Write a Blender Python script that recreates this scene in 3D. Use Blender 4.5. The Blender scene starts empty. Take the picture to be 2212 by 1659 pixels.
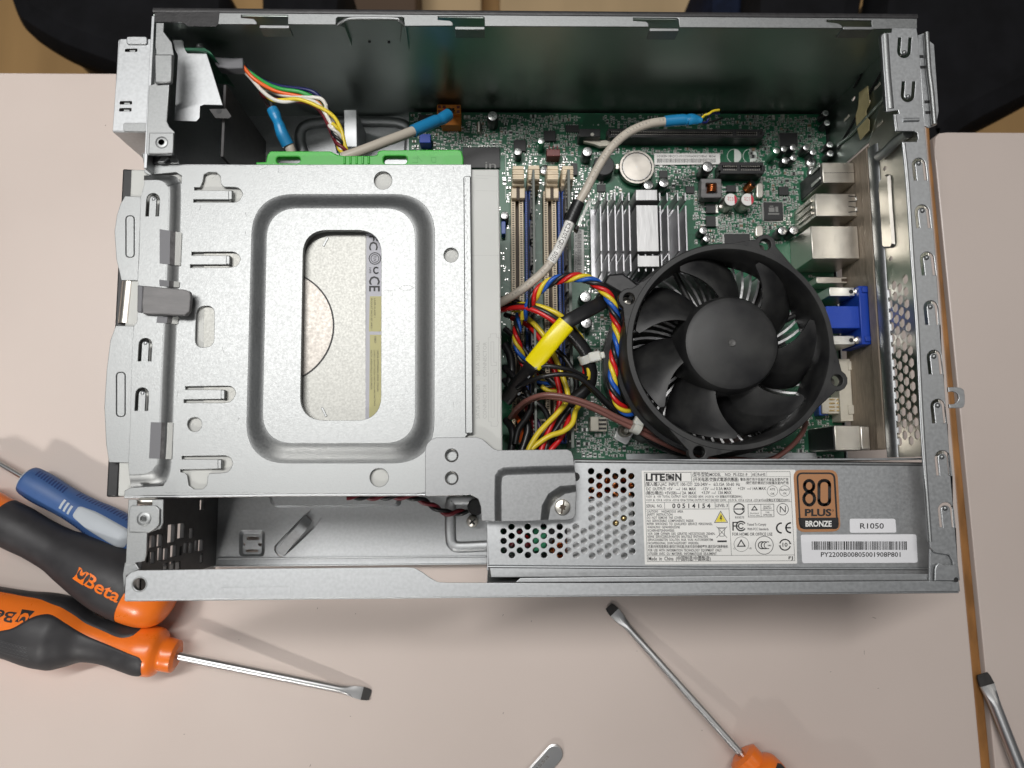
import bpy, bmesh, math, random
from mathutils import Vector, Matrix, Euler
random.seed(7)
R = math.radians
SC = bpy.context.scene
COL = SC.collection
S = 0.001                                   # all measures below are millimetres

# ------------------------------------------------------------------ camera
CAM_P = Vector((153.371, 52.457, 420.539))
CAM_E = Euler((R(6.5636), R(-1.2842), R(-0.3447)), 'XYZ')
CAM_R = CAM_E.to_matrix()
cd = bpy.data.cameras.new('camera')
cd.sensor_width = 36.0
cd.lens = 36.0 * 1600.0 / 2212.0
cd.clip_start = 0.01
cd.clip_end = 50
cd.dof.use_dof = True
cd.dof.focus_distance = 0.35
cd.dof.aperture_fstop = 12.0
cam = bpy.data.objects.new('camera', cd)
COL.objects.link(cam)
cam.location = CAM_P * S
cam.rotation_euler = CAM_E
SC.camera = cam

# ------------------------------------------------------------------ light
world = bpy.data.worlds.new('World')
SC.world = world
world.use_nodes = True
bg = world.node_tree.nodes['Background']
bg.inputs[0].default_value = (0.92, 0.95, 1.0, 1)
bg.inputs[1].default_value = 0.085

def area(name, loc, target, sx, sy, watts, col, spread=180):
    l = bpy.data.lights.new(name, 'AREA')
    l.shape = 'RECTANGLE'
    l.size = sx * S
    l.size_y = sy * S
    l.energy = watts
    l.color = col
    l.spread = R(spread)
    o = bpy.data.objects.new(name, l)
    COL.objects.link(o)
    o.location = Vector(loc) * S
    d = Vector(target) - Vector(loc)
    o.rotation_euler = d.to_track_quat('-Z', 'Y').to_euler()
    return o

area('ceiling_lamp_main', (-190, 540, 1750), (-100, 300, 0), 1200, 90, 10.6, (1.0, 0.985, 0.965), 115)
area('fill_lamp_middle', (60, -200, 1850), (100, 60, 0), 1500, 200, 1.6, (1.0, 0.985, 0.965))  # added soft source, brightens the steel of supply, floor and beam
area('ceiling_lamp_front', (-620, -1900, 1700), (-230, -20, 0), 420, 160, 0.75, (1.0, 0.97, 0.93), 24)
area('fill_lamp_right', (1750, 700, 1900), (200, 100, 0), 240, 1000, 2.2, (1.0, 0.95, 0.88))  # added weak fill from the right

SC.view_settings.view_transform = 'Standard'
SC.view_settings.look = 'None'
SC.view_settings.exposure = 0.05
SC.view_settings.gamma = 1.0
SC.cycles.max_bounces = 8
SC.cycles.use_denoising = True

# ------------------------------------------------------------------ measured points
# sight lines of the camera, cut with the plane that each thing lies in
def ray(x, y):
    return CAM_R @ Vector(((x - 1106.0) / 1600.0, -(y - 829.5) / 1600.0, -1.0))
def at(x, y, z):
    d = ray(x, y)
    return CAM_P + d * ((z - CAM_P.z) / d.z)
def atX(x, y, X):
    d = ray(x, y)
    return CAM_P + d * ((X - CAM_P.x) / d.x)
def atY(x, y, Y):
    d = ray(x, y)
    return CAM_P + d * ((Y - CAM_P.y) / d.y)
FR = {'A': (216.9, 0), 'B': (759, 0), 'C': (1247, 0), 'E': (1659, 0), 'F': (206, 325.3), 'G': (704.8, 325.3),
      'H': (1030, 271.1), 'I': (1463.8, 271.1), 'J': (206, 704.8), 'K': (704.8, 704.8), 'L': (1030, 569.3),
      'M': (1463.8, 650.6), 'N': (216.9, 921.7), 'O': (759, 921.7), 'Q': (1247, 948.8), 'S': (1659, 921.7),
      'T': (0, 948.8), 'U': (325.3, 1244.2), 'V': (921.7, 1244.2), 'W': (1247, 1244.2), 'X': (1659, 1244.2),
      'Y': (0, 1244.2), 'D': (0, 0)}
FS = {'D': 1.0}
def c(k, x, y):
    s = FS.get(k, 0.25)
    return (FR[k][0] + x * s, FR[k][1] + y * s)
def pl(k, z, txt):
    out = []
    for t in txt.split():
        a, b = t.split(',')
        out.append(at(*c(k, float(a), float(b)), z))
    return out
def path(k, txt):                            # "x,y,z x,y,z"
    out = []
    for t in txt.split():
        a, b, z = t.split(',')
        out.append(at(*c(k, float(a), float(b)), float(z)))
    return out

# ------------------------------------------------------------------ loops
def rquad(tl, tr, br, bl, r, n=6):
    """rounded quadrilateral, corners in order, r in the units of the corners"""
    P = [Vector((p[0], p[1])) for p in (tl, tr, br, bl)]
    out = []
    for i in range(4):
        p, a, b = P[i], P[i - 1], P[(i + 1) % 4]
        u = (a - p).normalized(); v = (b - p).normalized()
        rr = r[i] if isinstance(r, (list, tuple)) else r
        if rr <= 0:
            out.append((p.x, p.y)); continue
        s0, s1 = p + u * rr, p + v * rr
        for k in range(n + 1):
            t = k / n
            q = s0 * (1 - t) ** 2 + p * 2 * t * (1 - t) + s1 * t * t
            q = q * 0.75 + (p + (u + v) * rr - (u * math.sin(t * math.pi / 2) + v * math.cos(t * math.pi / 2)) * rr) * 0.25
            out.append((q.x, q.y))
    return out
def rrect(x0, y0, x1, y1, r, n=6):
    return rquad((x0, y0), (x1, y0), (x1, y1), (x0, y1), r, n)
def circ(x, y, r, n=20, ry=None):
    ry = ry or r
    return [(x + r * math.cos(2 * math.pi * i / n), y + ry * math.sin(2 * math.pi * i / n)) for i in range(n)]
def L(k, z, pts):
    return [at(*c(k, x, y), z) for x, y in pts]
def smooth_loop(pts, n=3):
    """round a closed polygon by corner cutting"""
    P = [Vector(p) for p in pts]
    for _ in range(n):
        Q = []
        for i in range(len(P)):
            a, b = P[i], P[(i + 1) % len(P)]
            Q += [a * 0.75 + b * 0.25, a * 0.25 + b * 0.75]
        P = Q
    return P
def spline(P, per=8):
    P = [Vector(p) for p in P]
    Q = [P[0] * 2 - P[1]] + P + [P[-1] * 2 - P[-2]]
    out = []
    for i in range(1, len(Q) - 2):
        a, b, d, e = Q[i - 1], Q[i], Q[i + 1], Q[i + 2]
        for k in range(per):
            t = k / per
            out.append(0.5 * ((2 * b) + (d - a) * t + (2 * a - 5 * b + 4 * d - e) * t * t + (3 * b - a - 3 * d + e) * t ** 3))
    out.append(Q[-2])
    return out

# ------------------------------------------------------------------ mesh builder
class MB:
    def __init__(s):
        s.v = []; s.f = []
    def add(s, vs, fs):
        o = len(s.v)
        s.v += [Vector(v) for v in vs]
        s.f += [tuple(i + o for i in f) for f in fs]
        return s
    def box(s, x0, y0, z0, x1, y1, z1):
        return s.prism([(x0, y0), (x1, y0), (x1, y1), (x0, y1)], z0, z1)
    def prism(s, loop, z0, z1, top=None):
        n = len(loop)
        top = top or loop
        a = [Vector((p[0], p[1], z0)) for p in loop]
        b = [Vector((p[0], p[1], z1)) for p in top]
        ar = sum(a[i].x * a[(i + 1) % n].y - a[(i + 1) % n].x * a[i].y for i in range(n))
        if ar < 0:
            a.reverse(); b.reverse()
        return s.add(a + b, [tuple(reversed(range(n))), tuple(range(n, 2 * n))] + [(i, (i + 1) % n, n + (i + 1) % n, n + i) for i in range(n)])
    def sweep(s, loop, vec):
        n = len(loop); vec = Vector(vec)
        a = [Vector(p) for p in loop]; b = [p + vec for p in a]
        return s.add(a + b, [tuple(reversed(range(n))), tuple(range(n, 2 * n))] + [(i, (i + 1) % n, n + (i + 1) % n, n + i) for i in range(n)])
    def loft(s, loops, cap0=False, cap1=False, closed=True):
        n = len(loops[0]); vs = []; fs = []
        for l in loops:
            vs += [Vector(p) for p in l]
        for k in range(len(loops) - 1):
            for i in range(n if closed else n - 1):
                j = (i + 1) % n
                fs.append((k * n + i, k * n + j, (k + 1) * n + j, (k + 1) * n + i))
        s.add(vs, fs)
        if cap0: s.add(loops[0], [tuple(reversed(range(n)))])       # own corners: the lid stays flat
        if cap1: s.add(loops[-1], [tuple(range(n))])
        return s
    def tube(s, P, r, n=10, caps=True, flat=1.0, up=None):
        P = [Vector(p) for p in P]
        loops = []; T0 = None; N = None
        for i, p in enumerate(P):
            T = (P[min(i + 1, len(P) - 1)] - P[max(i - 1, 0)]).normalized()
            if N is None:
                N = Vector(up) if up else Vector((0, 0, 1))
                if abs(N.dot(T)) > 0.95: N = Vector((0, 1, 0))
            N = (N - T * N.dot(T)).normalized()
            B = T.cross(N)
            rr = r[i] if isinstance(r, (list, tuple)) else r
            loops.append([p + (N * math.sin(2 * math.pi * k / n) * flat + B * math.cos(2 * math.pi * k / n)) * rr for k in range(n)])
        return s.loft(loops, caps, caps)
    def lathe(s, o, prof, n=24, axis=(0, 0, 1), caps=True):
        o = Vector(o); ax = Vector(axis).normalized()
        u = ax.orthogonal().normalized(); w = ax.cross(u)
        loops = [[o + ax * h + (u * math.cos(2 * math.pi * k / n) + w * math.sin(2 * math.pi * k / n)) * r for k in range(n)] for r, h in prof]
        return s.loft(loops, caps, caps)
    def mesh(s, name, smooth=30):
        me = bpy.data.meshes.new(name)
        me.from_pydata([v * S for v in s.v], [], s.f)
        me.update()
        finish(me, smooth)
        return me
    def build(s, name, mat, parent=None, smooth=30, bevel=0, seg=2):
        return link(name, s.mesh(name, smooth), mat, parent, bevel, seg)

def finish(me, smooth):
    bm = bmesh.new(); bm.from_mesh(me)
    bmesh.ops.recalc_face_normals(bm, faces=bm.faces)
    bm.to_mesh(me); bm.free()
    if smooth:
        me.polygons.foreach_set('use_smooth', [True] * len(me.polygons))
        me.set_sharp_from_angle(angle=R(smooth))
def world_of(o):
    t = o.location.copy()
    if o.parent is not None:
        t += world_of(o.parent) + o.matrix_parent_inverse.translation
    return t
def parent_to(o, p):
    if p is not None:
        o.parent = p
        o.matrix_parent_inverse = Matrix.Translation(-world_of(p))
def link(name, me, mat, parent=None, bevel=0, seg=2, loc=None, rotz=0):
    o = bpy.data.objects.new(name, me)
    COL.objects.link(o)
    if mat is not None and not me.materials:
        me.materials.append(mat)
    if loc is not None:
        o.location = Vector(loc) * S
    o.rotation_euler[2] = rotz
    parent_to(o, parent)
    if bevel:
        m = o.modifiers.new('edge', 'BEVEL')
        m.width = bevel * S; m.segments = seg; m.limit_method = 'ANGLE'; m.angle_limit = R(40)
        m.harden_normals = False
    return o
def thing(name, loc, label, cat, group=None):
    e = bpy.data.objects.new(name, None)
    COL.objects.link(e)
    e.empty_display_size = 0.01
    e.location = Vector(loc) * S
    e['label'] = label; e['category'] = cat
    if group: e['group'] = group
    return e
def tag(o, label, cat, group=None):
    o['label'] = label; o['category'] = cat
    if group: o['group'] = group
    return o

def flat_mesh(name, loops, thick=0.0, bev=0.0, smooth=30):
    """filled 2D outline with holes, local XY in mm, from z=0 up to thick"""
    cu = bpy.data.curves.new(name, 'CURVE')
    cu.dimensions = '2D'; cu.fill_mode = 'BOTH'
    for lp in loops:
        sp = cu.splines.new('POLY')
        sp.points.add(len(lp) - 1)
        for i, p in enumerate(lp):
            sp.points[i].co = (p[0] * S, p[1] * S, 0, 1)
        sp.use_cyclic_u = True
    cu.extrude = max(thick / 2 - bev, 0) * S
    if bev:
        cu.bevel_depth = bev * S; cu.bevel_resolution = 1; cu.offset = -bev * S
    o = bpy.data.objects.new(name, cu)
    COL.objects.link(o)
    dg = bpy.context.evaluated_depsgraph_get()
    me = bpy.data.meshes.new_from_object(o.evaluated_get(dg))
    bpy.data.objects.remove(o); bpy.data.curves.remove(cu)
    me.transform(Matrix.Translation((0, 0, thick / 2 * S)))
    me.name = name
    me.materials.clear()
    if smooth:
        me.polygons.foreach_set('use_smooth', [True] * len(me.polygons))
        me.set_sharp_from_angle(angle=R(smooth))
    return me
def plate(name, loops, z0, z1, mat, parent=None, bev=0.15, frame=None, smooth=30):
    """sheet with holes; loops are points (XY used) in mm; frame = 4x4 in mm maps local to world"""
    me = flat_mesh(name, loops, z1 - z0, bev, smooth)
    if frame is None:
        me.transform(Matrix.Translation((0, 0, z0 * S)))
    else:
        f = frame.copy()
        f.translation = f.translation * S
        me.transform(Matrix.Translation((0, 0, z0 * S)))
        me.transform(f)
    return link(name, me, mat, parent)
def frame_X(X):   # local x = Y, local y = Z, local z = -X   (faces -X, towards the inside of a right wall)
    return Matrix(((0, 0, -1, X), (1, 0, 0, 0), (0, 1, 0, 0), (0, 0, 0, 1)))
def frame_Y(Y):   # local x = X, local y = Z, local z = -Y
    return Matrix(((1, 0, 0, 0), (0, 0, -1, Y), (0, 1, 0, 0), (0, 0, 0, 1)))

# ------------------------------------------------------------------ text
_TX = {}
def glyphs(s, res=2, bold=False):
    if (s, res, bold) in _TX:
        return _TX[(s, res, bold)]
    cu = bpy.data.curves.new('t', 'FONT')
    cu.body = s; cu.size = 1.0; cu.resolution_u = res; cu.fill_mode = 'FRONT'
    if bold: cu.offset = 0.018 if bold is True else bold
    o = bpy.data.objects.new('t', cu)
    COL.objects.link(o)
    dg = bpy.context.evaluated_depsgraph_get()
    me = bpy.data.meshes.new_from_object(o.evaluated_get(dg))
    vs = [v.co.copy() for v in me.vertices]; fs = [tuple(p.vertices) for p in me.polygons]
    bpy.data.objects.remove(o); bpy.data.curves.remove(cu); bpy.data.meshes.remove(me)
    w = (min(v.x for v in vs), max(v.x for v in vs)) if vs else (0, 1)
    _TX[(s, res, bold)] = (vs, fs, w)
    return _TX[(s, res, bold)]
def text(mb, s, o, u, v, h, width=None, bold=False, shear=0, res=2):
    """flat letters: o = baseline start, u/v unit vectors, h = capital height mm, width = total length"""
    vs, fs, (w0, w1) = glyphs(s, res, bold)
    if not vs: return
    k = h / 0.70
    kx = (width / (w1 - w0)) if width else k
    o = Vector(o); u = Vector(u).normalized(); v = Vector(v).normalized()
    mb.add([o + u * ((p.x - w0) * kx + p.y * shear * k) + v * (p.y * k) for p in vs], fs)
def ptext(mb, k, x, y, h, s, z, width=None, ang=0.0, bold=False, res=2):
    """letters on the plane z; place, height and length read in the frame k, ang turns them (degrees, counter-clockwise)"""
    sc = FS.get(k, 0.25)
    p = c(k, x, y); a = R(ang)
    o = at(p[0], p[1], z)
    e = at(p[0] + math.cos(a), p[1] - math.sin(a), z) - o
    n = at(p[0] - math.sin(a), p[1] - math.cos(a), z) - o
    text(mb, s, o, e, n, h * sc * n.length, width * sc * e.length if width else None, bold, 0, res)
def stroke(mb, k, z, pts, w, closed=False):
    """printed line of width w (frame units) through points"""
    sc = FS.get(k, 0.25)
    P = [Vector(c(k, x, y)) for x, y in pts]
    n = len(P)
    for i in range(n if closed else n - 1):
        a, b = P[i], P[(i + 1) % n]
        d = (b - a)
        if d.length < 1e-6: continue
        d.normalize(); m = Vector((-d.y, d.x)) * w * sc / 2
        e = d * w * sc / 2
        q = [a - e + m, b + e + m, b + e - m, a - e - m]
        mb.add([at(p.x, p.y, z) for p in q], [(0, 1, 2, 3)])
def fill(mb, k, z, pts):
    mb.add([at(*c(k, x, y), z) for x, y in pts], [tuple(range(len(pts)))])
# ------------------------------------------------------------------ materials
def material(name, base, rough=0.5, metal=0.0, var=0.0, vscale=300, rvar=0.0, bump=0.0, bscale=800, coat=0.0,
             stretch=None, spec=0.5, col2=None, detail=4.0, trans=0.0, sss=0.0):
    m = bpy.data.materials.new(name); m.use_nodes = True
    nt = m.node_tree; b = nt.nodes['Principled BSDF']
    b.inputs['Base Color'].default_value = (*base, 1)
    b.inputs['Roughness'].default_value = rough
    b.inputs['Metallic'].default_value = metal
    b.inputs['Specular IOR Level'].default_value = spec
    b.inputs['Coat Weight'].default_value = coat
    b.inputs['Transmission Weight'].default_value = trans
    if sss:
        b.inputs['Subsurface Weight'].default_value = sss
        b.inputs['Subsurface Radius'].default_value = (0.002, 0.0015, 0.001)
    if var or rvar or bump:
        tc = nt.nodes.new('ShaderNodeTexCoord')
        mp = nt.nodes.new('ShaderNodeMapping')
        nt.links.new(tc.outputs['Object'], mp.inputs[0])
        if stretch: mp.inputs['Scale'].default_value = stretch
        nz = nt.nodes.new('ShaderNodeTexNoise')
        nz.inputs['Scale'].default_value = vscale
        nz.inputs['Detail'].default_value = detail
        nt.links.new(mp.outputs[0], nz.inputs['Vector'])
        if var or col2:
            mx = nt.nodes.new('ShaderNodeMix'); mx.data_type = 'RGBA'
            lo = tuple(max(0, x * (1 - var)) for x in base) if not col2 else base
            hi = tuple(min(1, x * (1 + var)) for x in base) if not col2 else col2
            mx.inputs[6].default_value = (*lo, 1); mx.inputs[7].default_value = (*hi, 1)
            rp = nt.nodes.new('ShaderNodeMapRange')
            rp.inputs[1].default_value = 0.35; rp.inputs[2].default_value = 0.65
            nt.links.new(nz.outputs[0], rp.inputs[0])
            nt.links.new(rp.outputs[0], mx.inputs[0]); nt.links.new(mx.outputs[2], b.inputs['Base Color'])
        if rvar:
            mr = nt.nodes.new('ShaderNodeMapRange')
            mr.inputs[1].default_value = 0.3; mr.inputs[2].default_value = 0.7
            mr.inputs[3].default_value = max(0.02, rough - rvar); mr.inputs[4].default_value = min(1, rough + rvar)
            nt.links.new(nz.outputs[0], mr.inputs[0]); nt.links.new(mr.outputs[0], b.inputs['Roughness'])
        if bump:
            n2 = nt.nodes.new('ShaderNodeTexNoise')
            n2.inputs['Scale'].default_value = bscale; n2.inputs['Detail'].default_value = 3
            nt.links.new(mp.outputs[0], n2.inputs['Vector'])
            bp = nt.nodes.new('ShaderNodeBump')
            bp.inputs['Strength'].default_value = bump; bp.inputs['Distance'].default_value = 0.0003
            nt.links.new(n2.outputs[0], bp.inputs['Height']); nt.links.new(bp.outputs[0], b.inputs['Normal'])
    return m
STEEL = material('galvanised_steel', (0.46, 0.472, 0.48), 0.48, 1.0, 0.06, 700, 0.04, 0.06, 1300, detail=8)
STEEL_B = material('galvanised_steel_dimmed', (0.30, 0.308, 0.308), 0.47, 1.0, 0.06, 1100, 0.05, 0.10, 1600, detail=8)  # same zinc as above, base darkened against the lamp's glare
STEEL_S = material('smooth_steel', (0.62, 0.60, 0.56), 0.27, 1.0, 0.05, 300, 0.05, 0.05, 500)
STEEL_W = material('side_panel_steel', (0.40, 0.445, 0.415), 0.36, 1.0, 0.03, 60, 0.03, 0.015, 600)  # plain zinc; the green tint paints in the board's reflection
NICKEL = material('nickel_plate', (0.66, 0.63, 0.57), 0.36, 1.0, 0.05, 120, 0.04, 0.02, 600)
CHROME = material('tool_steel', (0.56, 0.56, 0.56), 0.33, 1.0, 0.03, 60)
TIN = material('solder_tin', (0.60, 0.60, 0.58), 0.32, 1.0)
ALU = material('aluminium_fin', (0.90, 0.90, 0.90), 0.38, 1.0, 0.05, 700, 0.05, stretch=(1, .15, 1))
ALU_W = material('brushed_aluminium', (0.44, 0.44, 0.44), 0.48, 1.0, 0.05, 900, 0.08, 0.1, 1500, stretch=(1, .1, 1))
TIPSTEEL = material('blackened_tip', (0.022, 0.02, 0.019), 0.6, 0.0, 0.2, 500)
COPPER = material('copper_winding', (0.62, 0.22, 0.08), 0.28, 1.0, 0.1, 500)
PAINT = material('drive_grey_paint', (0.52, 0.525, 0.50), 0.5, 0.0, 0.02, 60, 0.05, 0.05, 700)
PAINT_D = material('drive_print_grey', (0.36, 0.36, 0.345), 0.5)
DRIVE_S = material('drive_lid_steel', (0.255, 0.255, 0.24), 0.47, 1.0, 0.03, 1100, 0.04, 0.03, 1500)
BLACK = material('black_plastic', (0.012, 0.012, 0.013), 0.42, 0, 0.2, 300, 0.05, 0.08, 900)
FANBLK = material('fan_plastic', (0.008, 0.008, 0.009), 0.50, 0, 0.0, 70, 0.06, 0.05, 600, col2=(0.028, 0.028, 0.027), detail=8)
BLKPAINT = material('black_panel_paint', (0.018, 0.017, 0.018), 0.45, 0, 0.2, 300, 0.05, 0.3, 900)
GRILL = material('dark_grille_steel', (0.035, 0.033, 0.033), 0.5, 0, 0.2, 200)
PCB = material('green_solder_mask', (0.006, 0.095, 0.042), 0.38, 0, 0.0, 160, col2=(0.014, 0.15, 0.072))
SILK = material('white_silkscreen', (0.62, 0.66, 0.62), 0.6)
TRACE = material('copper_trace_under_mask', (0.016, 0.15, 0.075), 0.36)
CHIP = material('chip_epoxy', (0.022, 0.022, 0.023), 0.5, 0, 0.1, 800)
CHIPPRT = material('chip_marking', (0.22, 0.22, 0.21), 0.6)
CREAM = material('cream_connector_plastic', (0.72, 0.60, 0.43), 0.45, 0, 0.04, 200)
CREAM_L = material('pale_connector_plastic', (0.66, 0.62, 0.52), 0.45, 0, 0.04, 200)
SLOTDK = material('slot_cavity', (0.05, 0.032, 0.018), 0.6)
BLUE = material('blue_slot_plastic', (0.03, 0.095, 0.40), 0.40)
VGABLUE = material('vga_blue_plastic', (0.010, 0.055, 0.40), 0.40)
ORANGEC = material('orange_header_plastic', (0.62, 0.20, 0.02), 0.45)
REDC = material('maroon_header_plastic', (0.13, 0.022, 0.018), 0.45)
GREENP = material('green_clip_plastic', (0.055, 0.40, 0.050), 0.42, 0, 0.03, 100, 0.04, 0.05, 500)
GREENCAP = material('green_sleeve', (0.02, 0.26, 0.12), 0.35)
SLEEVE = material('black_capacitor_sleeve', (0.012, 0.011, 0.013), 0.30)
CANTOP = material('capacitor_can', (0.78, 0.78, 0.77), 0.3, 1.0)
WHITE = material('white_print', (0.80, 0.79, 0.76), 0.55)
REDP = material('red_print', (0.55, 0.02, 0.05), 0.5)
INK = material('black_ink', (0.012, 0.012, 0.013), 0.55)
LABEL = material('label_paper', (0.80, 0.79, 0.76), 0.42)
LABELW = material('white_label_paper', (0.76, 0.76, 0.78), 0.45)
BRONZE = material('bronze_label', (0.40, 0.19, 0.085), 0.45)
YELLOWP = material('yellow_print', (0.75, 0.62, 0.05), 0.5)
CAUTION = material('caution_label_print', (0.40, 0.37, 0.15), 0.5)
LILAC = material('translucent_label', (0.36, 0.36, 0.40), 0.45)
TAN = material('gasket_fabric', (0.40, 0.33, 0.26), 0.6, 0.35, 0.16, 900, 0.1, 0.5, 1400, stretch=(1, .2, 1))
BEIGEC = material('beige_cable_sheath', (0.50, 0.45, 0.38), 0.42)
CABLEPRT = material('cable_print', (0.20, 0.18, 0.16), 0.6)
SHRINK = material('blue_shrink_tube', (0.012, 0.20, 0.42), 0.35)
W_RED = material('red_wire', (0.55, 0.012, 0.012), 0.34)
W_YEL = material('yellow_wire', (0.72, 0.55, 0.03), 0.34)
W_BLU = material('blue_wire', (0.012, 0.09, 0.42), 0.34)
W_NAVY = material('navy_wire', (0.010, 0.014, 0.10), 0.34)
W_BLK = material('black_wire', (0.012, 0.012, 0.013), 0.34)
W_GRN = material('green_wire', (0.03, 0.33, 0.06), 0.34)
W_WHT = material('white_wire', (0.68, 0.66, 0.60), 0.36)
W_ORG = material('orange_wire', (0.75, 0.12, 0.02), 0.34)
W_BRN = material('brown_wire', (0.20, 0.085, 0.070), 0.36)
W_DRED = material('dark_red_wire', (0.16, 0.012, 0.02), 0.4)
YSLEEVE = material('yellow_shrink_sleeve', (0.80, 0.66, 0.0), 0.33, 0, 0, 200, 0.03, 0.15, 150)
NYLON = material('nylon_tie', (0.62, 0.62, 0.57), 0.35, sss=0.3)
CLEAR = material('clear_tape', (0.75, 0.74, 0.70), 0.12, trans=0.75)
MASKING = material('masking_tape', (0.56, 0.48, 0.25), 0.7, 0, 0.06, 300)
GREYP = material('grey_latch_plastic', (0.16, 0.155, 0.155), 0.5, 0, 0.25, 350, 0.1, 0.3, 500, stretch=(.25, 1, 1))
GREYC = material('grey_connector_plastic', (0.13, 0.13, 0.14), 0.5)
BATT = material('battery_steel', (0.46, 0.43, 0.39), 0.34, 1.0, 0.10, 120, 0.06)
TORANGE = material('orange_handle_plastic', (0.80, 0.17, 0.015), 0.30, 0, 0.03, 80, 0.03)
TBLACK = material('soft_black_grip', (0.024, 0.023, 0.025), 0.55, 0, 0.1, 200, 0.05, 0.1, 900)
TGREY = material('grip_texture_grey', (0.10, 0.10, 0.105), 0.5)
TBLUE = material('blue_handle_plastic', (0.040, 0.095, 0.245), 0.5, 0, 0.06, 100)
TNAVY = material('dark_blue_grip_groove', (0.010, 0.030, 0.13), 0.55)
TPALE = material('pale_grey_grip', (0.40, 0.43, 0.46), 0.55)
DESK = material('desk_laminate', (0.555, 0.475, 0.43), 0.36, 0, 0.03, 7, 0.05, 0.14, 1500, detail=9)
DESKEDGE = material('desk_wood_lipping', (0.27, 0.12, 0.032), 0.5, 0, 0.25, 120, 0.05, stretch=(1, .35, 1))
DESKSIDE = material('desk_core', (0.10, 0.06, 0.035), 0.7)
FLOOR = material('floor_laminate', (0.50, 0.30, 0.12), 0.5, 0, 0.12, 9, 0.05, stretch=(1, .2, 1))
CLOTH = material('black_upholstery', (0.0055, 0.0055, 0.007), 0.9, 0, 0.3, 40, 0, 0.4, 900, spec=0.25)
CLOTHB = material('navy_cloth', (0.006, 0.010, 0.026), 0.9, 0, 0.3, 60, 0, 0.4, 900, spec=0.25)
PALEWOOD = material('pale_floor_board', (0.56, 0.40, 0.22), 0.5, 0, 0.08, 14, 0.05, stretch=(1, .2, 1))
GOLD = material('gold_pin', (0.80, 0.60, 0.28), 0.3, 1.0)
BROWNPCB = material('green_solder_mask', (0.006, 0.095, 0.042), 0.38, 0, 0.0, 160, col2=(0.014, 0.15, 0.072))
ALU_D = material('chipset_fin', (0.42, 0.42, 0.43), 0.42, 1.0, 0.05, 700, 0.05)
SPINDLE = material('spindle_cover_steel', (0.29, 0.272, 0.25), 0.47, 1.0, 0.03, 900, 0.05, 0.03, 1500)
STEEL_M = material('bracket_steel', (0.27, 0.275, 0.278), 0.47, 1.0, 0.08, 900, 0.05, 0.10, 1500, detail=8)
# ------------------------------------------------------------------ setting
def structure(o):
    o['kind'] = 'structure'
    return o
fl = MB().box(-3500, -3500, -742, 3500, 3500, -740).build('floor', FLOOR, None, 0)
structure(fl)

def desk_edge(z, a):
    return [at(x, y, z) for x, y in a]
EL = desk_edge(0, [(2000, 268), (2004, 320), (2081.5, 1244), (2120, 1659), (2178, 2300)])
ER = desk_edge(-0.5, [(2008, 268), (2011, 320), (2101, 1244), (2141, 1659), (2202, 2300)])
FARY = 287.0
desk = thing('desk', (100, -200, -740), 'beige laminate desk carrying the opened computer, wood-edged on its right', 'desk')
slab = [(-950, FARY), (EL[0].x, FARY)] + [(p.x, p.y) for p in EL] + [(EL[-1].x + 6, -820), (-950, -820)]
plate('desk_top', [slab], -26, 0, DESK, desk, 0.6)
m = MB()
band = [(EL[0].x, FARY)] + [(p.x, p.y) for p in EL] + [(EL[-1].x + 6, -820)]
bout = [(ER[0].x, FARY)] + [(p.x, p.y) for p in ER] + [(ER[-1].x + 6, -820)]
m.prism([(a[0] + 0.05, a[1]) for a in band] + list(reversed(bout)), -26, -0.7)
m.build('edge_lipping', DESKEDGE, desk, 0, 0.8)
for x, y in ((-900, 240), (330, 240), (-900, -770), (330, -770)):
    MB().box(x, y, -740, x + 40, y - 40, -26).build('leg', CHROME, desk, 30, 2)

d2 = thing('desk', (700, -200, -740), 'second beige desk butted against the right side of the first', 'desk')
lft = desk_edge(0, [(2016, 300), (2108, 1244), (2149.5, 1659), (2212, 2300)])
fy2 = at(2100, 285.5, 0).y
l0 = lft[0]
q2 = [(l0.x + 0.6, fy2 - 9), (l0.x + 1.5, fy2 - 3), (l0.x + 4, fy2 - 0.6), (l0.x + 9, fy2), (1100, fy2), (1100, -820), (lft[-1].x + 6, -820)] + [(p.x, p.y) for p in reversed(lft)]
plate('desk_top', [q2], -26, 0.0, DESK, d2, 0.8)
for x, y in ((470, 200), (1040, 200), (470, -770), (1040, -770)):
    MB().box(x, y, -740, x + 40, y - 40, -26).build('leg', CHROME, d2, 30, 2)

# dark chairs and clothes seen past the far edge of the desks
def cushion(parent, name, z, th, pts, mat, n=3):
    lp = [(p.x, p.y) for p in smooth_loop([at(x, y, z) for x, y in pts], n)]
    return plate(name, [lp], z - th, z, mat, parent, min(th * 0.45, 22))
ch = thing('chair', (-150, 700, -740), 'black upholstered chair with a rounded seat behind the left desk corner', 'chair')
cushion(ch, 'seat', -270, 60, [(-30, -130), (10, 25), (60, 62), (120, 96), (190, 122), (300, 162), (420, 230), (476, 150), (486, -130)], CLOTH)
for x, y in ((90, 20), (420, 20), (300, -90), (420, -90)):
    p = at(x, y, -330)
    MB().lathe((p.x, p.y, -740), [(14, 0), (14, 410)], 16).build('leg', BLACK, ch)
ch = thing('chair', (500, 800, -740), 'black upholstered chair filling the corner behind the right desk', 'chair')
cushion(ch, 'seat', -215, 70, [(1925, -140), (1912, 10), (1896, 70), (1930, 250), (2030, 345), (2090, 283), (2150, 250), (2225, 213), (2340, 150), (2360, -140)], CLOTH, 2)
for x, y in ((1980, 60), (2200, 60), (1980, -90), (2200, -90)):
    p = at(x, y, -285)
    MB().lathe((p.x, p.y, -740), [(14, 0), (14, 455)], 16).build('leg', BLACK, ch)
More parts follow.
